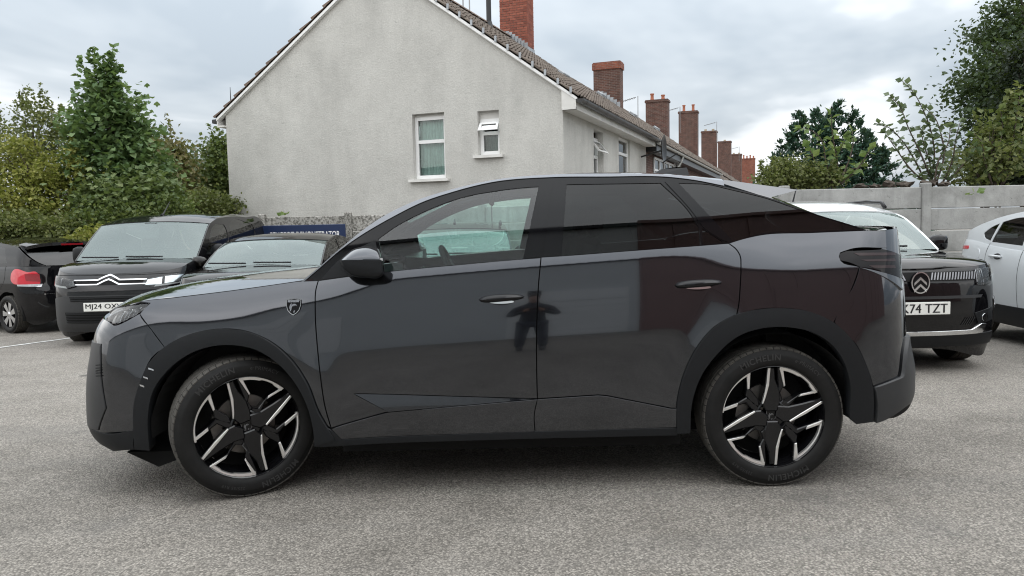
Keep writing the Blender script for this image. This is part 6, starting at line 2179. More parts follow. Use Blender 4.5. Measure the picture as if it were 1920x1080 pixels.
for sd in BOTH:
    hp = [(.43, .835), (.46, .915), (.79, .968), (.885, .955), (.86, .850), (.56, .805)]
    lamp = vc.patch('headlight', poly(yz(vc, hp)), M['lamp_dark'], 'front', sides=(sd,), off=.004, rim=.02, step=.04)
    for q in ([(.46, .838), (.48, .905), (.64, .932), (.64, .842)], [(.67, .85), (.67, .938), (.85, .955), (.84, .875)]):
        vc.patch('lamp_reflector', poly(yz(vc, q)), M['lamp_silver'], 'front', sides=(sd,), off=.008, rim=.004, step=.04, parent=lamp)
    vc.patch('lamp_strip', poly(yz(vc, [(.56, .812), (.58, .836), (.84, .866), (.845, .850)])), M['lamp_white'], 'front', sides=(sd,), off=.010, rim=.004, step=.04, parent=lamp)
    vc.patch('lamp_cover', poly(yz(vc, hp)), M['glass_lamp'], 'front', sides=(sd,), off=.018, rim=0, step=.04, parent=lamp)
    vc.patch('side_intake', poly(yz(vc, [(.70, .42), (.68, .62), (.80, .64), (.82, .45)])), M['void'], 'front', sides=(sd,), off=.003, rim=.004, step=.05)
for z0 in (.850, .905):
    vc.wrap('chevron_bar', poly(yz(vc, [(.47, z0), (.135, z0), (0, z0 + .060), (0, z0 + .078), (.143, z0 + .014), (.47, z0 + .012)])), M['chrome'], 'front', off=.012, rim=.012, step=.05)
vc.wrap('bonnet_seam', poly(yz(vc, [(.80, .976), (.80, .982), (.4, .978), (0, .977), (0, .971), (.4, .972)])), M['void'], 'front', off=.002, rim=0, step=.05)
vc.wrap('upper_grille', poly(yz(vc, [(.43, .850), (0, .850), (0, .920), (.43, .920)])), M['void'], 'front', off=.003, rim=.003, step=.06)
vc.wrap('lower_bumper', poly(yz(vc, [(.80, .24), (.84, .66), (.60, .715), (0, .72), (0, .24)])), M['plastic_grey'], 'front', off=.006, rim=.02, step=.06)
for (z0, z1, yy) in ((.645, .705, .50), (.36, .50, .58)):
    vc.wrap('grille', poly(yz(vc, [(yy, z0), (yy + .02, z1), (0, z1), (0, z0)])), M['void'], 'front', off=.010, rim=.004, step=.06)
    n = 2 if z0 > .5 else 4
    for k in range(n):
        zz = z0 + (z1 - z0) * (k + .5) / n
        vc.wrap('grille_bar', poly(yz(vc, [(yy, zz - .008), (yy, zz + .008), (0, zz + .008), (0, zz - .008)])), M['plastic'], 'front', off=.020, rim=.010, step=.1)
plate(van, -2.235, .575, 'MJ24 OXV', y=.03)
MB().tube([(-.45, 0, 1.77), (-.37, 0, 1.80), (-.12, 0, 1.99)], [.022, .012, .004], 6).build('roof_aerial', M['plastic'], van)

# --- black small car behind the bonnet
SM = dict(paint='paint_brown_black', frame_paint=True, Rw=.31, hw=.86, wf=-1.22, wr=1.32, x0f=-1.55, x0r=1.55, belt=[(-2.05, .88), (-1.7, .95), (-1.1, 1.0), (-.7, 1.02), (2.05, 1.08)], wb=[(-2.05, .76), (-1.1, .80), (0, .82), (2.05, .78)], g=GT,
    xf=[(.2, -1.95), (.5, -2.03), (.7, -2.03), (.9, -1.95), (1.0, -1.9)], xr=[(.2, 1.95), (.5, 2.02), (1.2, 1.95)], nose_z=.89, tail_z=1.05, hood_mid=[(-1.98, .89), (-1.85, .955), (-1.5, 1.0), (-1.05, 1.04)],
    pillar=[(-.90, 1.02), (-.55, 1.20), (-.26, 1.31), (-.16, 1.335)], screen_mid=[(-1.05, 1.04), (-.72, 1.21), (-.42, 1.335), (-.30, 1.372)], roof=[(-.16, 1.335), (.05, 1.375), (.4, 1.40), (1.0, 1.385), (1.5, 1.33)], roof_mid=[(-.30, 1.375), (-.08, 1.425), (.4, 1.455), (1.0, 1.44), (1.58, 1.38)],
    tail=[(1.5, 1.33), (1.9, 1.07)], tail_mid=[(1.58, 1.375), (1.95, 1.07)],
    windows=[([(-.62, 1.06), (-.20, 1.28), (-.02, 1.325)], [(-.02, 1.325), (.38, 1.35)], [(.38, 1.35), (.42, 1.07)], [(.42, 1.07), (-.62, 1.06)]), ([(.50, 1.07), (.46, 1.345)], [(.46, 1.345), (.9, 1.34), (1.15, 1.30)], [(1.15, 1.30), (1.3, 1.10)], [(1.3, 1.10), (.50, 1.07)])],
    win_mat=['glass_clear', 'glass_tint'], mirror_mat='paint_brown_black', seams=[[(.44, 1.0), (.46, .6), (.40, .3)]])
_p = at(515, 452, 11.1)
small, sc_ = parked('hatchback', 'black hatchback facing us just behind the grey bonnet', (_p.x, 11.1 + .25, gz(11.3)), R(91), SM)
for sd in BOTH:
    sc_.patch('headlight', poly(yz(sc_, [(.45, .68), (.50, .76), (.78, .82), (.74, .70)])), M['lamp_silver'], 'front', sides=(sd,), off=.006, rim=.02, step=.05)
sc_.wrap('grille', poly(yz(sc_, [(.46, .38), (.44, .72), (0, .74), (0, .38)])), M['void'], 'front', off=.005, rim=.01, step=.06)

# --- dark SUV seen through the coupe's front window
SV = dict(cat='car', paint='paint_black', frame_paint=True, Rw=.335, hw=.88, clad=.40, wf=-1.30, wr=1.32, x0f=-1.62, x0r=1.6, belt=[(-2.15, .96), (-1.7, 1.03), (-1.1, 1.07), (-.7, 1.09), (2.15, 1.16)], wb=[(-2.15, .78), (-1.1, .81), (0, .83), (2.15, .79)], g=GT,
    xf=[(.2, -2.05), (.5, -2.14), (.8, -2.14), (.98, -2.05), (1.1, -2.0)], xr=[(.2, 2.05), (.5, 2.14), (1.2, 2.05)], nose_z=.97, tail_z=1.12, hood_mid=[(-2.08, .97), (-1.95, 1.03), (-1.6, 1.075), (-1.1, 1.11)],
    pillar=[(-.92, 1.09), (-.58, 1.28), (-.32, 1.40), (-.20, 1.43)], screen_mid=[(-1.1, 1.11), (-.78, 1.29), (-.48, 1.43), (-.36, 1.465)], roof=[(-.20, 1.43), (.05, 1.47), (.4, 1.50), (1.1, 1.49), (1.65, 1.43)], roof_mid=[(-.36, 1.468), (-.1, 1.53), (.4, 1.56), (1.1, 1.545), (1.72, 1.49)],
    tail=[(1.65, 1.43), (2.0, 1.14)], tail_mid=[(1.72, 1.485), (2.06, 1.14)],
    windows=[([(-.62, 1.13), (-.22, 1.37), (-.04, 1.415)], [(-.04, 1.415), (.38, 1.44)], [(.38, 1.44), (.42, 1.14)], [(.42, 1.14), (-.62, 1.13)]), ([(.50, 1.14), (.46, 1.44)], [(.46, 1.44), (.9, 1.435), (1.25, 1.39)], [(1.25, 1.39), (1.4, 1.18)], [(1.4, 1.18), (.50, 1.14)])], win_mat=['glass_clear', 'glass_tint'])
_p = at(851, 440, 10.9)
suv, uc = parked('estate_suv', 'black SUV with roof rails seen through the front window of the grey car', (_p.x, 11.15, gz(11)), R(91), SV)
for sd in BOTH:
    MB().tube([(-.02, sd * .66, 1.50), (.05, sd * .66, 1.545), (.5, sd * .66, 1.56), (1.3, sd * .65, 1.545), (1.5, sd * .64, 1.49)], .018, 6).build('roof_rail', M['gloss_black'], suv, smooth=True)
    uc.patch('headlight', poly(yz(uc, [(.50, .74), (.54, .82), (.80, .88), (.77, .76)])), M['lamp_silver'], 'front', sides=(sd,), off=.006, rim=.02, step=.05)
uc.wrap('grille', poly(yz(uc, [(.50, .40), (.48, .82), (0, .84), (0, .40)])), M['void'], 'front', off=.005, rim=.01, step=.06)
MB().tube([(-.1, 0, 1.53), (.0, 0, 1.60)], [.02, .006], 6).build('roof_aerial', M['plastic'], suv)

# --- black SUV with the white roof, right
AC = dict(cat='car', paint='paint_black', roofpaint='paint_white', frame_paint=True, Rw=.335, hw=.89, clad=.42, wf=-1.27, wr=1.34, x0f=-1.60, x0r=1.6, p=2.9, belt=[(-2.1, .95), (-1.8, 1.005), (-1.2, 1.05), (-.8, 1.075), (2.1, 1.15)], wb=[(-2.1, .795), (-1.2, .825), (0, .84), (2.1, .79)], g=GT,
    xf=[(.2, -2.0), (.40, -2.08), (.60, -2.10), (.80, -2.09), (.92, -2.05), (1.0, -2.0), (1.1, -1.96)], xr=[(.2, 2.0), (.5, 2.1), (1.2, 2.05)], nose_z=.955, tail_z=1.12, hood_mid=[(-2.05, .958), (-1.98, 1.005), (-1.65, 1.055), (-1.12, 1.10)],
    pillar=[(-.93, 1.085), (-.60, 1.29), (-.36, 1.42), (-.24, 1.455)], screen_mid=[(-1.12, 1.10), (-.84, 1.285), (-.54, 1.45), (-.42, 1.495)], roof=[(-.24, 1.455), (0, 1.505), (.5, 1.55), (1.2, 1.545), (1.72, 1.49)], roof_mid=[(-.42, 1.498), (-.2, 1.56), (.4, 1.625), (1.2, 1.615), (1.8, 1.55)],
    tail=[(1.72, 1.49), (2.0, 1.14)], tail_mid=[(1.8, 1.545), (2.05, 1.14)],
    windows=[([(-.62, 1.12), (-.26, 1.40), (-.06, 1.455)], [(-.06, 1.455), (.38, 1.485)], [(.38, 1.485), (.42, 1.13)], [(.42, 1.13), (-.62, 1.12)]), ([(.50, 1.13), (.46, 1.485)], [(.46, 1.485), (.9, 1.48), (1.35, 1.43)], [(1.35, 1.43), (1.5, 1.17)], [(1.5, 1.17), (.50, 1.13)])], win_mat=['glass_clear', 'glass_tint'], mirror_h=.085)
_p = at(1722, 560, 6.75)
yaw = R(90.5)
nose = Vector((-math.cos(yaw), -math.sin(yaw), 0))
_c = Vector((_p.x, 6.75, 0)) - nose * 2.09
air, ac = parked('compact_suv', 'black compact SUV with a white roof, right behind the grey tail', (_c.x, _c.y, gz(7.8)), yaw, AC)
for sd in BOTH:
    hl = ac.patch('headlight', poly(yz(ac, [(.54, .80), (.55, .935), (.72, .945), (.82, .965), (.84, .885), (.68, .79)])), M['lamp_dark'], 'front', sides=(sd,), off=.004, rim=.02, step=.04)
    for q in ([(.545, .805), (.555, .932), (.605, .935), (.605, .80)], [(.62, .86), (.62, .93), (.80, .95), (.80, .885)], [(.62, .80), (.62, .845), (.76, .875), (.72, .82)]):
        ac.patch('lamp_reflector', poly(yz(ac, q)), M['lamp_silver'], 'front', sides=(sd,), off=.008, rim=.004, step=.04, parent=hl)
    ac.patch('lamp_cover', poly(yz(ac, [(.54, .80), (.55, .935), (.72, .945), (.82, .965), (.84, .885), (.68, .79)])), M['glass_lamp'], 'front', sides=(sd,), off=.018, rim=0, step=.04, parent=hl)
    fg = ac.patch('fog_lamp_pocket', poly(yz(ac, [(.58, .45), (.52, .555), (.74, .60), (.76, .48)])), M['plastic'], 'front', sides=(sd,), off=.006, rim=.01, step=.04)
    cc = [(.64 + .036 * math.cos(t), .51 + .036 * math.sin(t)) for t in np.linspace(0, 2 * math.pi, 16, endpoint=False)]
    ac.patch('fog_lamp', np.array(yz(ac, cc)), M['lamp_silver'], 'front', sides=(sd,), off=.012, rim=.006, step=.03, parent=fg)
    ac.patch('corner_intake', poly(yz(ac, [(.80, .42), (.78, .66), (.86, .70), (.88, .46)])), M['gloss_black'], 'front', sides=(sd,), off=.008, rim=.01, step=.04)
    ac.patch('corner_flash', poly(yz(ac, [(.815, .600), (.815, .612), (.87, .625), (.87, .612)])), M['white_mark'], 'front', sides=(sd,), off=.0135, rim=.004, step=.03)
    MB().tube([(-.05, sd * .70, 1.53), (.03, sd * .70, 1.585), (.4, sd * .70, 1.605), (1.2, sd * .69, 1.59), (1.5, sd * .68, 1.53)], .022, 8).build('roof_rail', M['gloss_black'], air, smooth=True)
ac.wrap('upper_grille', poly(yz(ac, [(.54, .845), (.54, .925), (0, .925), (0, .845)])), M['void'], 'front', off=.003, rim=.003, step=.05)
for k in range(16):
    y0_ = .11 + k * .027
    for sd in BOTH:
        ac.patch('grille_slat', poly(yz(ac, [(y0_, .855), (y0_ + .012, .855), (y0_ + .034, .918), (y0_ + .022, .918)])), M['satin_dim'], 'front', sides=(sd,), off=.008, rim=.005, step=.05)
ac.wrap('mid_strip', poly(yz(ac, [(.58, .690), (.60, .715), (0, .715), (0, .690)])), M['plastic_grey'], 'front', off=.012, rim=.01, step=.06)
ac.wrap('lower_grille', poly(yz(ac, [(.52, .445), (.50, .62), (0, .62), (0, .445)])), M['void'], 'front', off=.004, rim=.004, step=.05)
for k in range(22):
    y0_ = .02 + k * .022
    for sd in BOTH:
        ac.patch('mesh_bar', poly(yz(ac, [(y0_, .45), (y0_ + .006, .45), (y0_ + .046, .52), (y0_ + .040, .52)])), M['plastic_grey'], 'front', sides=(sd,), off=.008, rim=.003, step=.1)
ac.wrap('skid_plate', poly(yz(ac, [(.56, .37), (.62, .375), (.66, .45), (.60, .455), (.50, .405), (0, .400), (0, .365)])), M['lamp_silver'], 'front', off=.016, rim=.03, step=.05)
ac.wrap('chin', poly(yz(ac, [(.80, .26), (.78, .37), (0, .365), (0, .26)])), M['plastic'], 'front', off=.010, rim=.03, step=.06)
# oval emblem with two chevrons
def emb(a, b, h):
    return (-2.094 - h, a, .838 + b)
el = [(.082 * math.cos(t), .096 * math.sin(t)) for t in np.linspace(0, 2 * math.pi, 40, endpoint=False)]
eb = MB().prism(el, .0, .022, emb).build('emblem', M['gloss_black'], air)
n = len(el); eli = [(a * .88, b * .89) for a, b in el]
V = [emb(*p, .020) for p in el] + [emb(*p, .030) for p in el] + [emb(*p, .030) for p in eli] + [emb(*p, .020) for p in eli]
MB().add(V, [(L * n + i, L * n + (i + 1) % n, (L + 1) * n + (i + 1) % n, (L + 1) * n + i) for L in range(3) for i in range(n)]).build('emblem_ring', M['chrome'], eb)
for z0 in (-.055, .005):
    MB().prism([(-.055, z0 - .03), (0, z0 + .022), (.055, z0 - .03), (.055, z0 - .006), (0, z0 + .046), (-.055, z0 - .006)], .022, .028, emb).build('emblem_chevron', M['chrome'], eb)
plate(air, -2.125, .612, 'K74 TZT', align='RIGHT')
MB().tube([(.9, 0, 1.62), (.78, 0, 1.80)], [.014, .005], 6).build('roof_aerial', M['plastic'], air)

# --- white car at the right edge
WC = dict(cat='car', paint='paint_pearl', frame_paint=True, Rw=.345, hw=.90, clad=.44, wf=-1.30, wr=1.37, x0f=-1.62, x0r=1.55, belt=[(-2.15, .92), (-1.2, 1.0), (.3, 1.055), (1.0, 1.10), (1.5, 1.16), (2.15, 1.20)], wb=[(-2.15, .78), (-1.1, .82), (0, .85), (1.2, .82), (2.15, .74)], g=GT,
    xf=[(.2, -2.0), (.5, -2.12), (.8, -2.10), (.93, -2.02), (1.0, -1.95)], xr=[(.2, 2.0), (.5, 2.13), (.85, 2.12), (1.2, 2.02)], nose_z=.93, tail_z=1.16, hood_mid=[(-2.03, .93), (-1.9, .99), (-1.5, 1.03), (-1.1, 1.06)],
    pillar=[(-.95, 1.01), (-.6, 1.24), (-.28, 1.42), (-.12, 1.46)], screen_mid=[(-1.1, 1.06), (-.76, 1.28), (-.42, 1.46), (-.27, 1.51)], roof=[(-.12, 1.46), (.4, 1.485), (1.0, 1.43), (1.4, 1.34)], roof_mid=[(-.27, 1.515), (.4, 1.54), (1.0, 1.51), (1.5, 1.42)],
    tail=[(1.4, 1.34), (1.7, 1.25), (1.98, 1.17)], tail_mid=[(1.5, 1.415), (1.8, 1.31), (2.03, 1.18)],
    windows=[([(-.62, 1.08), (-.24, 1.36), (-.04, 1.40)], [(-.04, 1.40), (.38, 1.42)], [(.38, 1.42), (.42, 1.10)], [(.42, 1.10), (-.62, 1.08)]), ([(.50, 1.105), (.46, 1.42)], [(.46, 1.42), (.75, 1.405), (.98, 1.365)], [(.98, 1.365), (1.10, 1.135)], [(1.10, 1.135), (.50, 1.105)]), ([(1.13, 1.145), (1.03, 1.35)], [(1.03, 1.35), (1.16, 1.31), (1.30, 1.235)], [(1.30, 1.235), (1.28, 1.20), (1.13, 1.145)])],
    win_mat=['glass_tint', 'glass_tint', 'glass_dark'], seams=[[(.46, 1.06), (.48, .7), (.42, .3)], [(1.12, 1.12), (1.14, .95), (1.02, .70)]])
yw = R(88)
nose = Vector((-math.cos(yw), -math.sin(yw), 0)); rightd = Vector((-math.sin(yw), math.cos(yw), 0))
_corner = Vector((5.62, 9.85, 0))
_c = _corner + nose * 2.0 - rightd * .82
wcar, wc = parked('white_hatchback', 'white hatchback with dark sill cladding, cut off by the right edge', (_c.x, _c.y, gz(9)), yw, WC)
for sd in BOTH:
    wc.patch('tail_lamp', poly(yz(wc, [(.70, 1.03), (.72, 1.07), (.86, 1.08), (.86, 1.04)], 'rear')), M['lamp_red'], 'rear', sides=(sd,), off=.006, rim=.02, step=.04)
    for hx in (.93, -.05):
        hz = float(wc.B(hx)) - .12
        w0 = float(wc.S(hx, hz))
        cup = [(hx - .03 + .075 * math.cos(t), hz + .035 * math.sin(t)) for t in np.linspace(0, 2 * math.pi, 20, endpoint=False)]
        wc.patch('handle_cup', np.array(cup), M['plastic_grey'], sides=(sd,), off=.001, rim=0, step=.03)
        MB().tube([(hx - .12, sd * (w0 + .002), hz), (hx - .09, sd * (w0 + .03), hz + .002), (hx + .08, sd * (w0 + .03), hz + .005), (hx + .11, sd * (w0 + .002), hz + .004)], .013, 8).build('handle', M['paint_pearl'], wcar, smooth=True)
    flap = [(1.34 + .075 * math.cos(t), .98 + .075 * math.sin(t)) for t in np.linspace(0, 2 * math.pi, 28, endpoint=False)]
    if sd > 0:
        wc.patch('fuel_flap', np.array(flap), M['paint_pearl'], sides=(sd,), off=.004, rim=.006, step=.04)

# --- black hatchback seen from behind, left edge
HB = dict(cat='car', paint='paint_black', frame_paint=True, wheel='silver', spokes=7, Rw=.295, Rr=.205, hw=.84, wf=-1.18, wr=1.28, x0f=-1.5, x0r=1.42, pr=2.8, belt=[(-1.98, .86), (-1.6, .93), (-1.0, .98), (.6, 1.03), (1.95, 1.06)], wb=[(-1.98, .72), (-1.0, .78), (.5, .79), (1.95, .74)], g=GT,
    xf=[(.2, -1.9), (.5, -1.97), (.9, -1.9)], xr=[(.2, 1.86), (.4, 1.95), (.62, 1.97), (.75, 1.94), (1.06, 1.90)], nose_z=.87, tail_z=1.03, hood_mid=[(-1.92, .87), (-1.8, .93), (-1.4, .98), (-1.0, 1.01)],
    pillar=[(-.85, .99), (-.5, 1.2), (-.2, 1.36), (-.05, 1.40)], screen_mid=[(-1.0, 1.01), (-.66, 1.24), (-.32, 1.41), (-.18, 1.45)], roof=[(-.05, 1.40), (.5, 1.415), (1.0, 1.39), (1.42, 1.335)], roof_mid=[(-.18, 1.452), (.5, 1.475), (1.0, 1.455), (1.5, 1.395)],
    tail=[(1.42, 1.335), (1.62, 1.22), (1.83, 1.045)], tail_mid=[(1.5, 1.385), (1.70, 1.25), (1.91, 1.04)], rear_glass='glass_dark',
    windows=[([(-.55, 1.03), (-.16, 1.30), (0, 1.345)], [(0, 1.345), (.42, 1.365)], [(.42, 1.365), (.46, 1.06)], [(.46, 1.06), (-.55, 1.03)]), ([(.54, 1.065), (.50, 1.365)], [(.50, 1.365), (.8, 1.355), (1.08, 1.32)], [(1.08, 1.32), (1.20, 1.09)], [(1.20, 1.09), (.54, 1.065)])], win_mat=['glass_dark', 'glass_dark'],
    seams=[[(.48, 1.0), (.50, .6), (.42, .3)], [(1.2, 1.04), (1.22, .85), (1.0, .62)]])
yw = R(-31.5)
Yh = 11.9
wp = at(20, 593, Yh)
mat_r = Matrix.Rotation(yw, 3, 'Z')
off_ = mat_r @ Vector((HB['wr'], -.80, 0))
hat, hc = parked('hatchback', 'black hatchback showing its red tail lamp and silver wheel at the left edge', (wp.x - off_.x, Yh - off_.y, gz(Yh)), yw, HB)
tl4 = [(.62, .74), (.60, .80), (.62, .93), (.71, .95), (.80, .925), (.81, .83), (.78, .76)]
for sd in BOTH:
    t = hc.patch('tail_lamp', loop(yz(hc, tl4, 'rear') + yz(hc, tl4[:1], 'rear'), step=.02), M['lamp_red'], 'rear', sides=(sd,), off=.016, rim=.03, step=.04)
    hc.patch('lamp_inner', poly(yz(hc, [(.60, .80), (.60, .92), (.74, .92), (.74, .82)], 'rear')), M['lamp_red_deep'], 'rear', sides=(sd,), off=.020, rim=.004, step=.04, parent=t)
    hc.patch('reversing_lens', poly(yz(hc, [(.60, .72), (.58, .765), (.80, .765), (.80, .74)], 'rear')), M['lamp_silver'], 'rear', sides=(sd,), off=.020, rim=.004, step=.04, parent=t)
hc.wrap('bumper_recess', poly(yz(hc, [(.58, .40), (.58, .60), (0, .60), (0, .40)], 'rear')), M['paint_van'], 'rear', off=.004, rim=.006, step=.06)
hc.wrap('chrome_line', poly(yz(hc, [(.58, .604), (.58, .614), (.12, .614), (.12, .604)], 'rear')), M['chrome'], 'rear', off=.006, rim=.006, step=.06)
hc.top('spoiler', [(1.36, 1.35), (1.56, 1.315)], [(1.42, 1.42), (1.68, 1.385)], M['paint_black'], nu=6, nv=20, pw=3.2, thick=.05, off=.012, v0=-.93, v1=.93)
MB().box((1.665, -.17, 1.345), (1.692, .17, 1.372)).build('brake_light', M['lamp_red_deep'], hat)
MB().tube([(1.80, -.35, .25), (1.95, -.35, .25)], .03, 8).build('exhaust', M['chrome'], hat)

# ------------------------------------------------------------------ vegetation
def leaves_mesh(cent, size, shape='kite', up=.35, rs=None, fold=.18, dirs=None, lobes=False):
    """one small folded leaf per centre"""
    rs = rs or rng
    n = len(cent)
    nrm = rs.normal(size=(n, 3)); nrm[:, 2] = np.abs(nrm[:, 2]) + up
    nrm /= np.linalg.norm(nrm, axis=1)[:, None]
    a = rs.normal(size=(n, 3)) if dirs is None else dirs + rs.normal(size=(n, 3)) * .35
    a -= nrm * (a * nrm).sum(1)[:, None]
    a /= np.maximum(np.linalg.norm(a, axis=1), 1e-6)[:, None]
    b = np.cross(nrm, a)
    s = (size * rs.uniform(.65, 1.3, n))[:, None]
    if lobes:      # five-pointed leaf
        prof = [(0, -.05), (.16, .30), (.52, .30), (.42, .62), (.0, 1.05)]
        L = [cent + a * s * p[1] + b * s * p[0] + nrm * s * fold * abs(p[0]) for p in prof]
        Rr_ = [cent + a * s * p[1] - b * s * p[0] + nrm * s * fold * abs(p[0]) for p in prof[1:4]]
        V = np.stack(L + Rr_, 1).reshape(-1, 3)
        base = np.arange(n)[:, None] * 8
        F = np.concatenate([base + np.array([0, 1, 2, 3]), base + np.array([0, 3, 4, 4]), base + np.array([0, 7, 6, 5]), base + np.array([0, 4, 7, 7])], 0)
        F = [tuple(dict.fromkeys(f)) for f in F.tolist()]
        return V, F
    w = .42 if shape == 'kite' else (.24 if shape == 'slim' else .5)
    V = np.stack([cent, cent + a * s * .45 + b * s * w + nrm * s * fold, cent + a * s, cent + a * s * .45 - b * s * w + nrm * s * fold], 1).reshape(-1, 3)
    base = np.arange(n)[:, None] * 4
    F = np.concatenate([base + np.array([0, 1, 2]), base + np.array([0, 2, 3])], 0).tolist()
    return V, F

def ell_points(n, c, r, rs, hollow=.45):
    d = rs.normal(size=(n, 3)); d /= np.linalg.norm(d, axis=1)[:, None]
    k = rs.uniform(hollow ** 3, 1, n) ** (1 / 3)
    return np.array(c) + d * k[:, None] * np.array(r)

def tree(name, label, cat, base, blobs, mat, nclump, per, clump_r, leaf_s, group=None, trunk_r=.12, shape='kite', lobes=False, seed=1, up=.35, spikes=0, stretch=1.0, trunk_mat='bark', nbranch=30, droop=0.0):
    """blobs: list of (centre, radii) in place coordinates"""
    rs = np.random.default_rng(seed)
    base = np.array(base, float)
    root = empty(name, tuple(base))
    tag(root, label, cat, group)
    vol = np.array([b[1][0] * b[1][1] * b[1][2] for b in blobs]) ** .8
    cnt = np.maximum(1, (vol / vol.sum() * nclump).astype(int))
    cl = np.vstack([ell_points(k, b[0], b[1], rs) for k, b in zip(cnt, blobs)])
    cl[:, 2] = np.maximum(cl[:, 2], base[2] + .05)
    cen = []
    for q in cl:
        m_ = int(per * rs.uniform(.4, 1.5))
        o_ = rs.normal(size=(m_, 3)) * clump_r * rs.uniform(.6, 1.2)
        o_[:, 2] *= .75 * stretch
        if droop:
            o_[:, 2] -= droop * np.linalg.norm(o_[:, :2], axis=1)
        cen.append(q + o_)
    top = max(b[0][2] + b[1][2] for b in blobs)
    cx = np.mean([b[0][:2] for b in blobs], 0)
    mb = MB()
    # trunk and limbs
    tz = base[2]; crown_low = min(b[0][2] - b[1][2] for b in blobs)
    h = top - tz
    pts = [(0, 0, -.1), (.03 * h * rs.normal() * .3, .02, h * .25), ((cx[0] - base[0]) * .5, (cx[1] - base[1]) * .5, h * .5), ((cx[0] - base[0]) * .8, (cx[1] - base[1]) * .8, h * .82)]
    mb.tube(pts, [trunk_r, trunk_r * .8, trunk_r * .5, trunk_r * .15], 8)
    mb.build('trunk', M[trunk_mat], root, smooth=True)
    br = MB()
    sel = rs.choice(len(cl), min(nbranch, len(cl)), replace=False)
    P = [np.array(p) for p in pts]
    for i in sel:
        e_ = cl[i] - base
        f_ = np.clip((e_[2] / h) * .75, .1, .8)
        k = f_ / .82 * 3
        k0 = min(int(k), 2); s0 = P[k0] + (P[k0 + 1] - P[k0]) * (k - k0)
        mid = (s0 + e_) / 2 + np.array([0, 0, .06 * h])
        br.tube([tuple(s0), tuple(mid), tuple(e_)], [trunk_r * .30, trunk_r * .18, trunk_r * .06], 5, False)
    br.build('limbs', M[trunk_mat], root, smooth=True)
    for k in range(spikes):
        # upright leading shoots with spaced leaf tufts
        b = blobs[rs.integers(len(blobs))]
        s0 = np.array(b[0]) + np.array([rs.uniform(-.7, .7) * b[1][0], rs.uniform(-.5, .5) * b[1][1], b[1][2] * .7])
        ln = rs.uniform(.35, .9) * clump_r * 4
        dr = np.array([rs.uniform(-.35, .35), rs.uniform(-.2, .2), 1.0])
        for t in np.linspace(0, 1, 7):
            cen.append(s0 + dr * ln * t + rs.normal(size=(5, 3)) * np.array([clump_r * .42 * (1.15 - t), clump_r * .4 * (1.15 - t), .02]))
    C_ = np.vstack(cen) - base
    V, F = leaves_mesh(C_, leaf_s, shape, up, rs, lobes=lobes)
    mk('crown', V, F, M[mat], root)
    return root

gl = gz(15)
def A(px, py, Y):
    return np.array(at(px, py, Y))
def blob(px, py, Y, rx, rz, ry=None):
    """crown lobe: measured centre and half-sizes in pixels at that distance"""
    s_ = Y / FPX
    return (A(px, py, Y), (rx * s_, (ry or rx * s_), rz * s_))
LT = 'shrubs and trees along the left boundary'
def base_at(px, Y):
    p = at(px, 450, Y); return (p.x, Y, gl)
tree('maple_tree', 'tall young maple with big dark leaves and upright shoots behind the van', 'tree', base_at(225, 16.5), [blob(205, 330, 16.5, 72, 70, 1.0), blob(200, 250, 16.5, 58, 62, .8), blob(200, 190, 16.4, 30, 40, .4), blob(175, 170, 16.4, 14, 28, .2), blob(200, 168, 16.4, 14, 26, .2), blob(235, 215, 16.5, 30, 40, .4), blob(262, 330, 16.6, 48, 65, .8), blob(160, 250, 16.6, 30, 30, .5), blob(268, 260, 16.6, 24, 36, .5)], 'leaf_maple', 300, 26, .19, .12, LT, .09, lobes=True, seed=3, spikes=22, up=.6)
tree('maple_tree', 'spreading maple sapling with pale leaves at the foot of the tall maple', 'tree', base_at(250, 15.6), [blob(215, 380, 15.6, 62, 42, .8), blob(285, 370, 15.8, 50, 40, .7)], 'leaf_bright_dull', 180, 28, .20, .105, LT, .07, lobes=True, seed=5, up=.7)
tree('yellow_shrub', 'yellow-green bushy shrub at the far left above the hatchback', 'shrub', base_at(60, 15.4), [blob(30, 370, 15.4, 75, 60, .9), blob(95, 380, 15.3, 60, 50, .8), blob(20, 300, 15.6, 50, 45, .7), blob(110, 320, 15.6, 42, 40, .7)], 'leaf_yellow', 330, 30, .15, .075, LT, .07, seed=7, spikes=10)
tree('airy_shrub', 'airy tall shrub with feathery twigs at the left edge, against the sky', 'shrub', base_at(50, 17), [blob(20, 280, 17, 60, 50, .9), blob(85, 250, 17, 50, 36, .7), blob(60, 215, 17, 40, 18, .4), blob(115, 285, 17, 34, 40, .6)], 'leaf_olive', 190, 22, .13, .065, LT, .05, seed=9, spikes=30, nbranch=70)
tree('hedge_bush', 'dark olive bush right behind the left hatchback', 'bush', base_at(70, 14.4), [blob(40, 432, 14.4, 70, 32, .7), blob(120, 440, 14.3, 48, 28, .6)], 'leaf_olive', 300, 26, .13, .075, LT, .05, seed=11)
tree('hedge_bush', 'dense dark green bush between the van roof and the maple', 'bush', base_at(240, 15), [blob(200, 430, 14.8, 60, 45, .7), blob(265, 420, 15.1, 60, 42, .7), blob(320, 400, 15.4, 40, 34, .6)], 'leaf_dark_olive', 420, 26, .13, .075, LT, .05, seed=13)
tree('hedge_bush', 'small yellowish bush left of the van windscreen', 'bush', base_at(165, 13.4), [blob(158, 462, 13.4, 30, 18, .4), blob(188, 450, 13.5, 26, 22, .4)], 'leaf_yellow', 110, 22, .10, .07, LT, .03, seed=15)
tree('round_bush', 'round green bush beside the left corner of the house', 'bush', base_at(385, 19), [blob(380, 395, 19, 42, 32, .6), blob(425, 400, 19, 30, 26, .5)], 'leaf_olive', 220, 26, .15, .085, LT, .05, seed=17)
FT = 'distant trees beyond the left boundary'
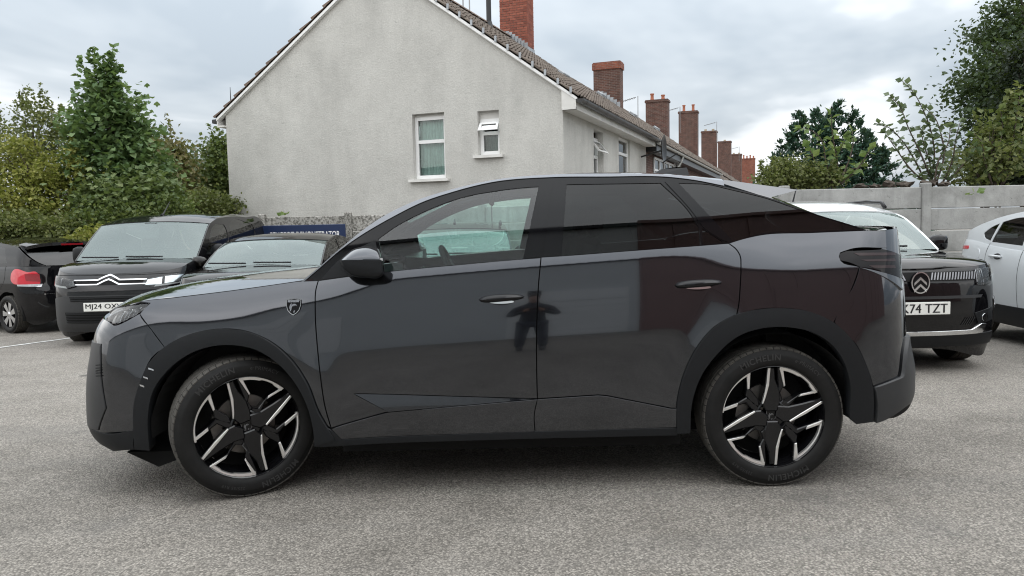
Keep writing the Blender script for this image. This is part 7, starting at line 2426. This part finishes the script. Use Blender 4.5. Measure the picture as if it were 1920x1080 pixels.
tree('distant_tree', 'rust-tinged tree just right of the maple', 'tree', base_at(318, 24), [blob(318, 340, 24, 34, 60, 1.2), blob(300, 300, 24, 22, 36, 1.0)], 'leaf_rust', 240, 26, .30, .14, FT, .14, seed=19, spikes=6)
tree('distant_tree', 'hazy green tree in the gap between maple and house', 'tree', base_at(345, 42), [blob(345, 350, 42, 40, 42, 2), blob(318, 320, 42, 26, 40, 2)], 'leaf_far', 260, 24, .5, .24, FT, .2, seed=21)
tree('distant_tree', 'dark tree peeping out behind the left corner of the house', 'tree', base_at(418, 26), [blob(420, 330, 26, 24, 60, 1.0), blob(412, 290, 26, 14, 24, .6)], 'leaf_dark_olive', 220, 24, .26, .13, FT, .14, seed=23, spikes=4)
# distant roofs behind the bushes
p = at(352, 372, 60)
far = empty('distant_house', (p.x, 60, gl))
tag(far, 'distant brick house roof showing in the gap left of the gable', 'house')
MB().box((-2.6, 0, 0), (2.8, 6, p.z - gl)).build('wall', M['brickwork'], far)
MB().add([(-2.9, -.3, p.z - gl), (3.1, -.3, p.z - gl), (3.1, 3, p.z - gl + 1.1), (-2.9, 3, p.z - gl + 1.1), (-2.9, 6.3, p.z - gl), (3.1, 6.3, p.z - gl)], [(0, 1, 2, 3), (3, 2, 5, 4), (0, 3, 4), (1, 5, 2)]).build('roof', M['roof_tile_brown'], far, recalc=False)

# right-hand side
RT = 'trees and shrubs over the right wall'
glr = gz(15)
def conifer(name, label, px, Y, toppy, halfw, seed):
    rs = np.random.default_rng(seed)
    b = at(px, 420, Y)
    base = np.array((b.x, Y, glr))
    root = empty(name, tuple(base)); tag(root, label, 'tree', RT)
    s_ = Y / FPX
    cen, dirs = [], []
    tops = [(px - 62, toppy + 20), (px - 28, toppy + 12), (px + 8, toppy + 6), (px + 40, toppy + 18), (px - 5, toppy + 25), (px + 62, toppy + 55), (px - 92, toppy + 70), (px + 90, toppy + 85)]
    for tx, ty in tops:
        t = np.array(at(tx, ty, Y + rs.uniform(-.4, .4)))
        hgt = t[2] - base[2]
        nb = 150
        for i in range(nb):
            f = rs.uniform(0, 1) ** .8
            z = t[2] - f * hgt * .72
            rad = (.05 + f * halfw * s_ * .62) * rs.uniform(.55, 1.1)
            a = rs.uniform(0, 2 * math.pi)
            tip = np.array([t[0] + rad * math.cos(a) + (tx - px) * s_ * f * .25, t[1] + rad * math.sin(a), z + rs.uniform(-.05, .12)])
            root_p = np.array([t[0] + (tx - px) * s_ * f * .2, t[1], z - .16])
            d = tip - root_p
            n = 26
            ts = rs.uniform(.35, 1.02, n)[:, None]
            pp = root_p + d * ts + rs.normal(size=(n, 3)) * .045 * (1.15 - ts * .6) - np.array([0, 0, .05]) * ts ** 2 * 2
            cen.append(pp); dirs.append(np.repeat((d / np.linalg.norm(d) + np.array([0, 0, .35]))[None], n, 0))
    C_ = np.vstack(cen) - base; D_ = np.vstack(dirs)
    V, F = leaves_mesh(C_, .10, 'slim', .1, rs, .05, D_)
    mk('crown', V, F, M['leaf_conifer'], root)
    MB().tube([(0, 0, -.1), (0, 0, 2.4)], [.14, .04], 8).build('trunk', M['bark'], root, smooth=True)
conifer('conifer', 'dark green conifer with several pointed tops over the right wall', 1562, 17.0, 186, 150, 31)
tree('big_tree', 'large dark broadleaf tree filling the top right corner', 'tree', (at(1960, 400, 17.5).x, 17.5, glr), [blob(1930, 120, 17.5, 95, 120, 1.8), blob(1875, 150, 17.0, 62, 62, 1.2), blob(1845, 215, 17.2, 40, 36, .9), blob(1900, 40, 17.5, 52, 50, 1.2), blob(1930, 280, 17.5, 85, 80, 1.5), blob(1860, 300, 17.3, 52, 52, 1.0), blob(1990, 180, 18, 110, 150, 2)], 'leaf_dark', 760, 44, .24, .105, RT, .24, seed=33, up=.5, nbranch=60)
tree('ivy_mass', 'near-black ivy-clad trunk at the right edge', 'tree', (at(1925, 400, 14.5).x, 14.5, glr), [blob(1915, 250, 14.5, 36, 95, .5), blob(1925, 150, 14.5, 26, 80, .5), blob(1900, 310, 14.3, 44, 45, .6)], 'leaf_deep', 360, 34, .16, .08, RT, .16, seed=35)
tree('elder_shrub', 'olive-leaved shrub above the wall between sapling and dark tree', 'shrub', (at(1840, 400, 12.6).x, 12.6, glr), [blob(1835, 310, 12.6, 45, 40, .5), blob(1880, 290, 12.7, 36, 36, .5), blob(1875, 235, 12.7, 26, 24, .3)], 'leaf_olive', 110, 15, .13, .095, RT, .05, seed=37, spikes=10, shape='kite', up=.5)
tree('low_bush', 'olive bush on top of the wall below the conifer', 'bush', (at(1480, 400, 12.3).x, 12.3, glr), [blob(1490, 330, 12.3, 55, 30, .4), blob(1450, 338, 12.3, 28, 22, .35), blob(1540, 340, 12.3, 40, 16, .3)], 'leaf_olive', 230, 22, .09, .055, RT, .04, seed=39, spikes=6)

def sapling(name, label, stems, Y, leaf_s, mat, seed, gap=.07, root_px=None):
    """leafy stems: each a measured polyline from the wall upwards"""
    rs = np.random.default_rng(seed)
    b = at(stems[0][0][0], stems[0][0][1], Y)
    base = np.array((b.x, Y, glr))
    root = empty(name, tuple(base)); tag(root, label, 'shrub', RT)
    cen, dirs = [], []
    for sidx, stp in enumerate(stems):
        P = np.array([np.array(at(px, py, Y + .12 * math.sin(sidx * 2.1 + i * .4))) for i, (px, py) in enumerate(stp)])
        q = crom(P, .03)
        low = [np.array([base[0] + (q[0][0] - base[0]) * .4, Y, base[2] - .05])] if sidx < 2 else []
        pts = [tuple(p - base) for p in low + [q[i] for i in range(0, len(q), 3)] + [q[-1]]]
        mb = MB().tube(pts, list(np.linspace(.017, .004, len(pts))), 6)
        mb.build('stem', M['bark'], root, smooth=True)
        L = np.arange(len(q)) * .03
        s = .10
        side = 1
        while s < L[-1]:
            i = min(int(s / .03), len(q) - 2)
            t = (q[i + 1] - q[i]); t /= np.linalg.norm(t)
            for k in range(2):
                sd = rs.normal(size=3); sd -= t * sd.dot(t); sd /= np.linalg.norm(sd)
                cen.append(q[i] + sd * .01); dirs.append(sd + t * .55)
            s += gap * rs.uniform(.6, 1.3)
        for k in range(3):
            cen.append(q[-1]); dirs.append(t + rs.normal(size=3) * .4)
    V, F = leaves_mesh(np.array(cen) - base, leaf_s, 'kite', .5, rs, .12, np.array(dirs) * 2.5)
    mk('leaves', V, F, M[mat], root)
sapling('willow_sapling', 'open sapling with small grey-green leaves standing against the sky', [
    [(1742, 348), (1752, 290), (1744, 240), (1728, 200), (1712, 172), (1692, 152)], [(1738, 348), (1715, 300), (1690, 262), (1668, 240), (1648, 232)],
    [(1755, 345), (1770, 290), (1764, 250), (1748, 214), (1736, 205)], [(1750, 345), (1728, 292), (1700, 232), (1690, 205), (1668, 178)],
    [(1766, 346), (1786, 300), (1792, 262), (1800, 230)], [(1740, 346), (1708, 318), (1682, 282), (1660, 250)], [(1748, 346), (1745, 312), (1732, 270), (1726, 240)], [(1772, 346), (1806, 308), (1828, 276)], [(1752, 344), (1760, 300), (1778, 268), (1782, 238)]], 12.2, .105, 'leaf_greygreen', 41, .05)
sapling('leafy_shoot', 'bright broad-leaved shoots rising in front of the conifer', [
    [(1560, 346), (1548, 300), (1540, 262), (1520, 244), (1502, 240)], [(1566, 346), (1570, 300), (1562, 262), (1558, 214)], [(1572, 346), (1592, 300), (1600, 262), (1598, 246)], [(1562, 346), (1556, 310), (1576, 280), (1584, 262)], [(1558, 346), (1536, 318), (1516, 276)], [(1576, 346), (1606, 318), (1632, 280)], [(1570, 346), (1586, 322), (1618, 312)]], 12.2, .125, 'leaf_bright', 43, .085)
sapling('elder_shoot', 'yellowish leafy shoots in front of the dark tree at the right', [
    [(1868, 346), (1870, 290), (1880, 240), (1876, 206)], [(1876, 346), (1896, 280), (1906, 220), (1912, 180)], [(1860, 346), (1846, 300), (1838, 262), (1826, 250)], [(1880, 346), (1906, 300), (1918, 262)]], 12.4, .12, 'leaf_bright_dull', 45, .06)
# weeds on the walls
def weed(label, px, py, Y, n, s, seed):
    rs = np.random.default_rng(seed)
    p = np.array(at(px, py, Y))
    c = np.repeat(np.zeros((1, 3)), n, 0)
    d = rs.normal(size=(n, 3)); d[:, 2] = np.abs(d[:, 2]) * .8; d[:, 1] -= .4
    V, F = leaves_mesh(c + d * .04, s, 'kite', .3, rs, .1, d * 2)
    o = mk('wall_weed', V, F, M['leaf_bright'], None); o.location = tuple(p)
    tag(o, label, 'weed', 'weeds growing on the walls')
weed('little weed growing from the joint of the pale wall, above the white car', 1822, 366, YR - .05, 9, .10, 51)
weed('little weed on top of the blackened wall left of the sign', 533, 406, YL - .03, 8, .09, 53)

# ------------------------------------------------------------------ the photographer (shows only as a reflection in the doors)
def skin_body(name, joints, edges, radii, mat, parent, root_i=0, levels=2):
    me = bpy.data.meshes.new(name)
    me.from_pydata(joints, edges, [])
    o = bpy.data.objects.new(name, me)
    col.objects.link(o)
    bpy.context.view_layer.objects.active = o
    m_ = o.modifiers.new('skin', 'SKIN')
    for i, r in enumerate(radii):
        me.skin_vertices[0].data[i].radius = r if isinstance(r, tuple) else (r, r)
        me.skin_vertices[0].data[i].use_root = (i == root_i)
    s2 = o.modifiers.new('sub', 'SUBSURF'); s2.levels = levels; s2.render_levels = levels
    bpy.context.view_layer.update()
    dg = bpy.context.evaluated_depsgraph_get()
    nm = bpy.data.meshes.new_from_object(o.evaluated_get(dg))
    bpy.data.objects.remove(o)
    nm.polygons.foreach_set('use_smooth', [True] * len(nm.polygons))
    nm.materials.clear(); nm.materials.append(mat)
    ob = bpy.data.objects.new(name, nm); col.objects.link(ob); ob.parent = parent
    return ob
pers = empty('person', (0.20, -.42, 0))
tag(pers, 'person in dark jacket and jeans holding up a phone, mirrored in the doors', 'person')
J = [(0, 0, .94), (0, 0, 1.10), (0, .01, 1.30), (0, .01, 1.44), (0, .02, 1.52),                                  # pelvis .. neck
     (-.10, 0, .90), (-.12, .03, .50), (-.13, 0, .10), (-.13, .14, .04),                                          # left leg
     (.10, 0, .90), (.13, .02, .50), (.15, 0, .10), (.15, .14, .04),
     (-.19, .01, 1.40), (-.30, .06, 1.16), (-.12, .30, 1.27), (.19, .01, 1.40), (.30, .06, 1.16), (.12, .30, 1.27), (0, .03, 1.62), (0, .035, 1.74)]
E = [(0, 1), (1, 2), (2, 3), (3, 4), (0, 5), (5, 6), (6, 7), (7, 8), (0, 9), (9, 10), (10, 11), (11, 12), (3, 13), (13, 14), (14, 15), (3, 16), (16, 17), (17, 18), (4, 19), (19, 20)]
RD = [(.17, .12), (.165, .12), (.18, .12), (.15, .10), .058, .10, .068, .05, .045, .10, .068, .05, .045, .075, .055, .042, .075, .055, .042, (.078, .095), (.072, .085)]
skin_body('body', J, E, RD, M['cloth_dark'], pers)
# trousers, head, hair, hands, phone
skin_body('jeans', [(0, 0, .95), (-.105, 0, .88), (-.125, .03, .50), (-.135, 0, .10), (.105, 0, .88), (.135, .02, .50), (.155, 0, .10)], [(0, 1), (1, 2), (2, 3), (0, 4), (4, 5), (5, 6)], [(.175, .13), .112, .082, .068, .112, .082, .068], M['cloth_jeans'], pers)
skin_body('head', [(0, .02, 1.50), (0, .04, 1.60), (0, .045, 1.68), (0, .045, 1.755), (0, .13, 1.655)], [(0, 1), (1, 2), (2, 3), (2, 4)], [.058, (.072, .082), (.080, .098), (.066, .08), .018], M['skin'], pers, 2)
skin_body('hair', [(0, .0, 1.66), (0, .02, 1.76), (0, .07, 1.785)], [(0, 1), (1, 2)], [(.085, .07), (.086, .085), (.06, .05)], M['hair'], pers, 1)
for sx in (-1, 1):
    jn = [(sx * .12, .30, 1.27), (sx * .09, .35, 1.30)]
    ed = [(0, 1)]; rd = [.034, .034]
    for k in range(4):
        b_ = len(jn)
        zz = 1.275 + .022 * k
        jn += [(sx * .082, .365, zz), (sx * .070, .392, zz + .004), (sx * .048, .394, zz + .006)]
        ed += [(1, b_), (b_, b_ + 1), (b_ + 1, b_ + 2)]; rd += [.010, .0095, .008]
    b_ = len(jn)
    jn += [(sx * .085, .335, 1.335), (sx * .062, .345, 1.352)]; ed += [(1, b_), (b_, b_ + 1)]; rd += [.011, .009]
    skin_body('hand', jn, ed, rd, M['skin'], pers, 1)
ph = MB().box((-.078, .372, 1.285), (.078, .380, 1.362), None, .003).build('phone', M['gloss_black'])
ph.location = (.20, -.42, 0)
tag(ph, 'black phone held sideways in the photographer\'s hands', 'phone')
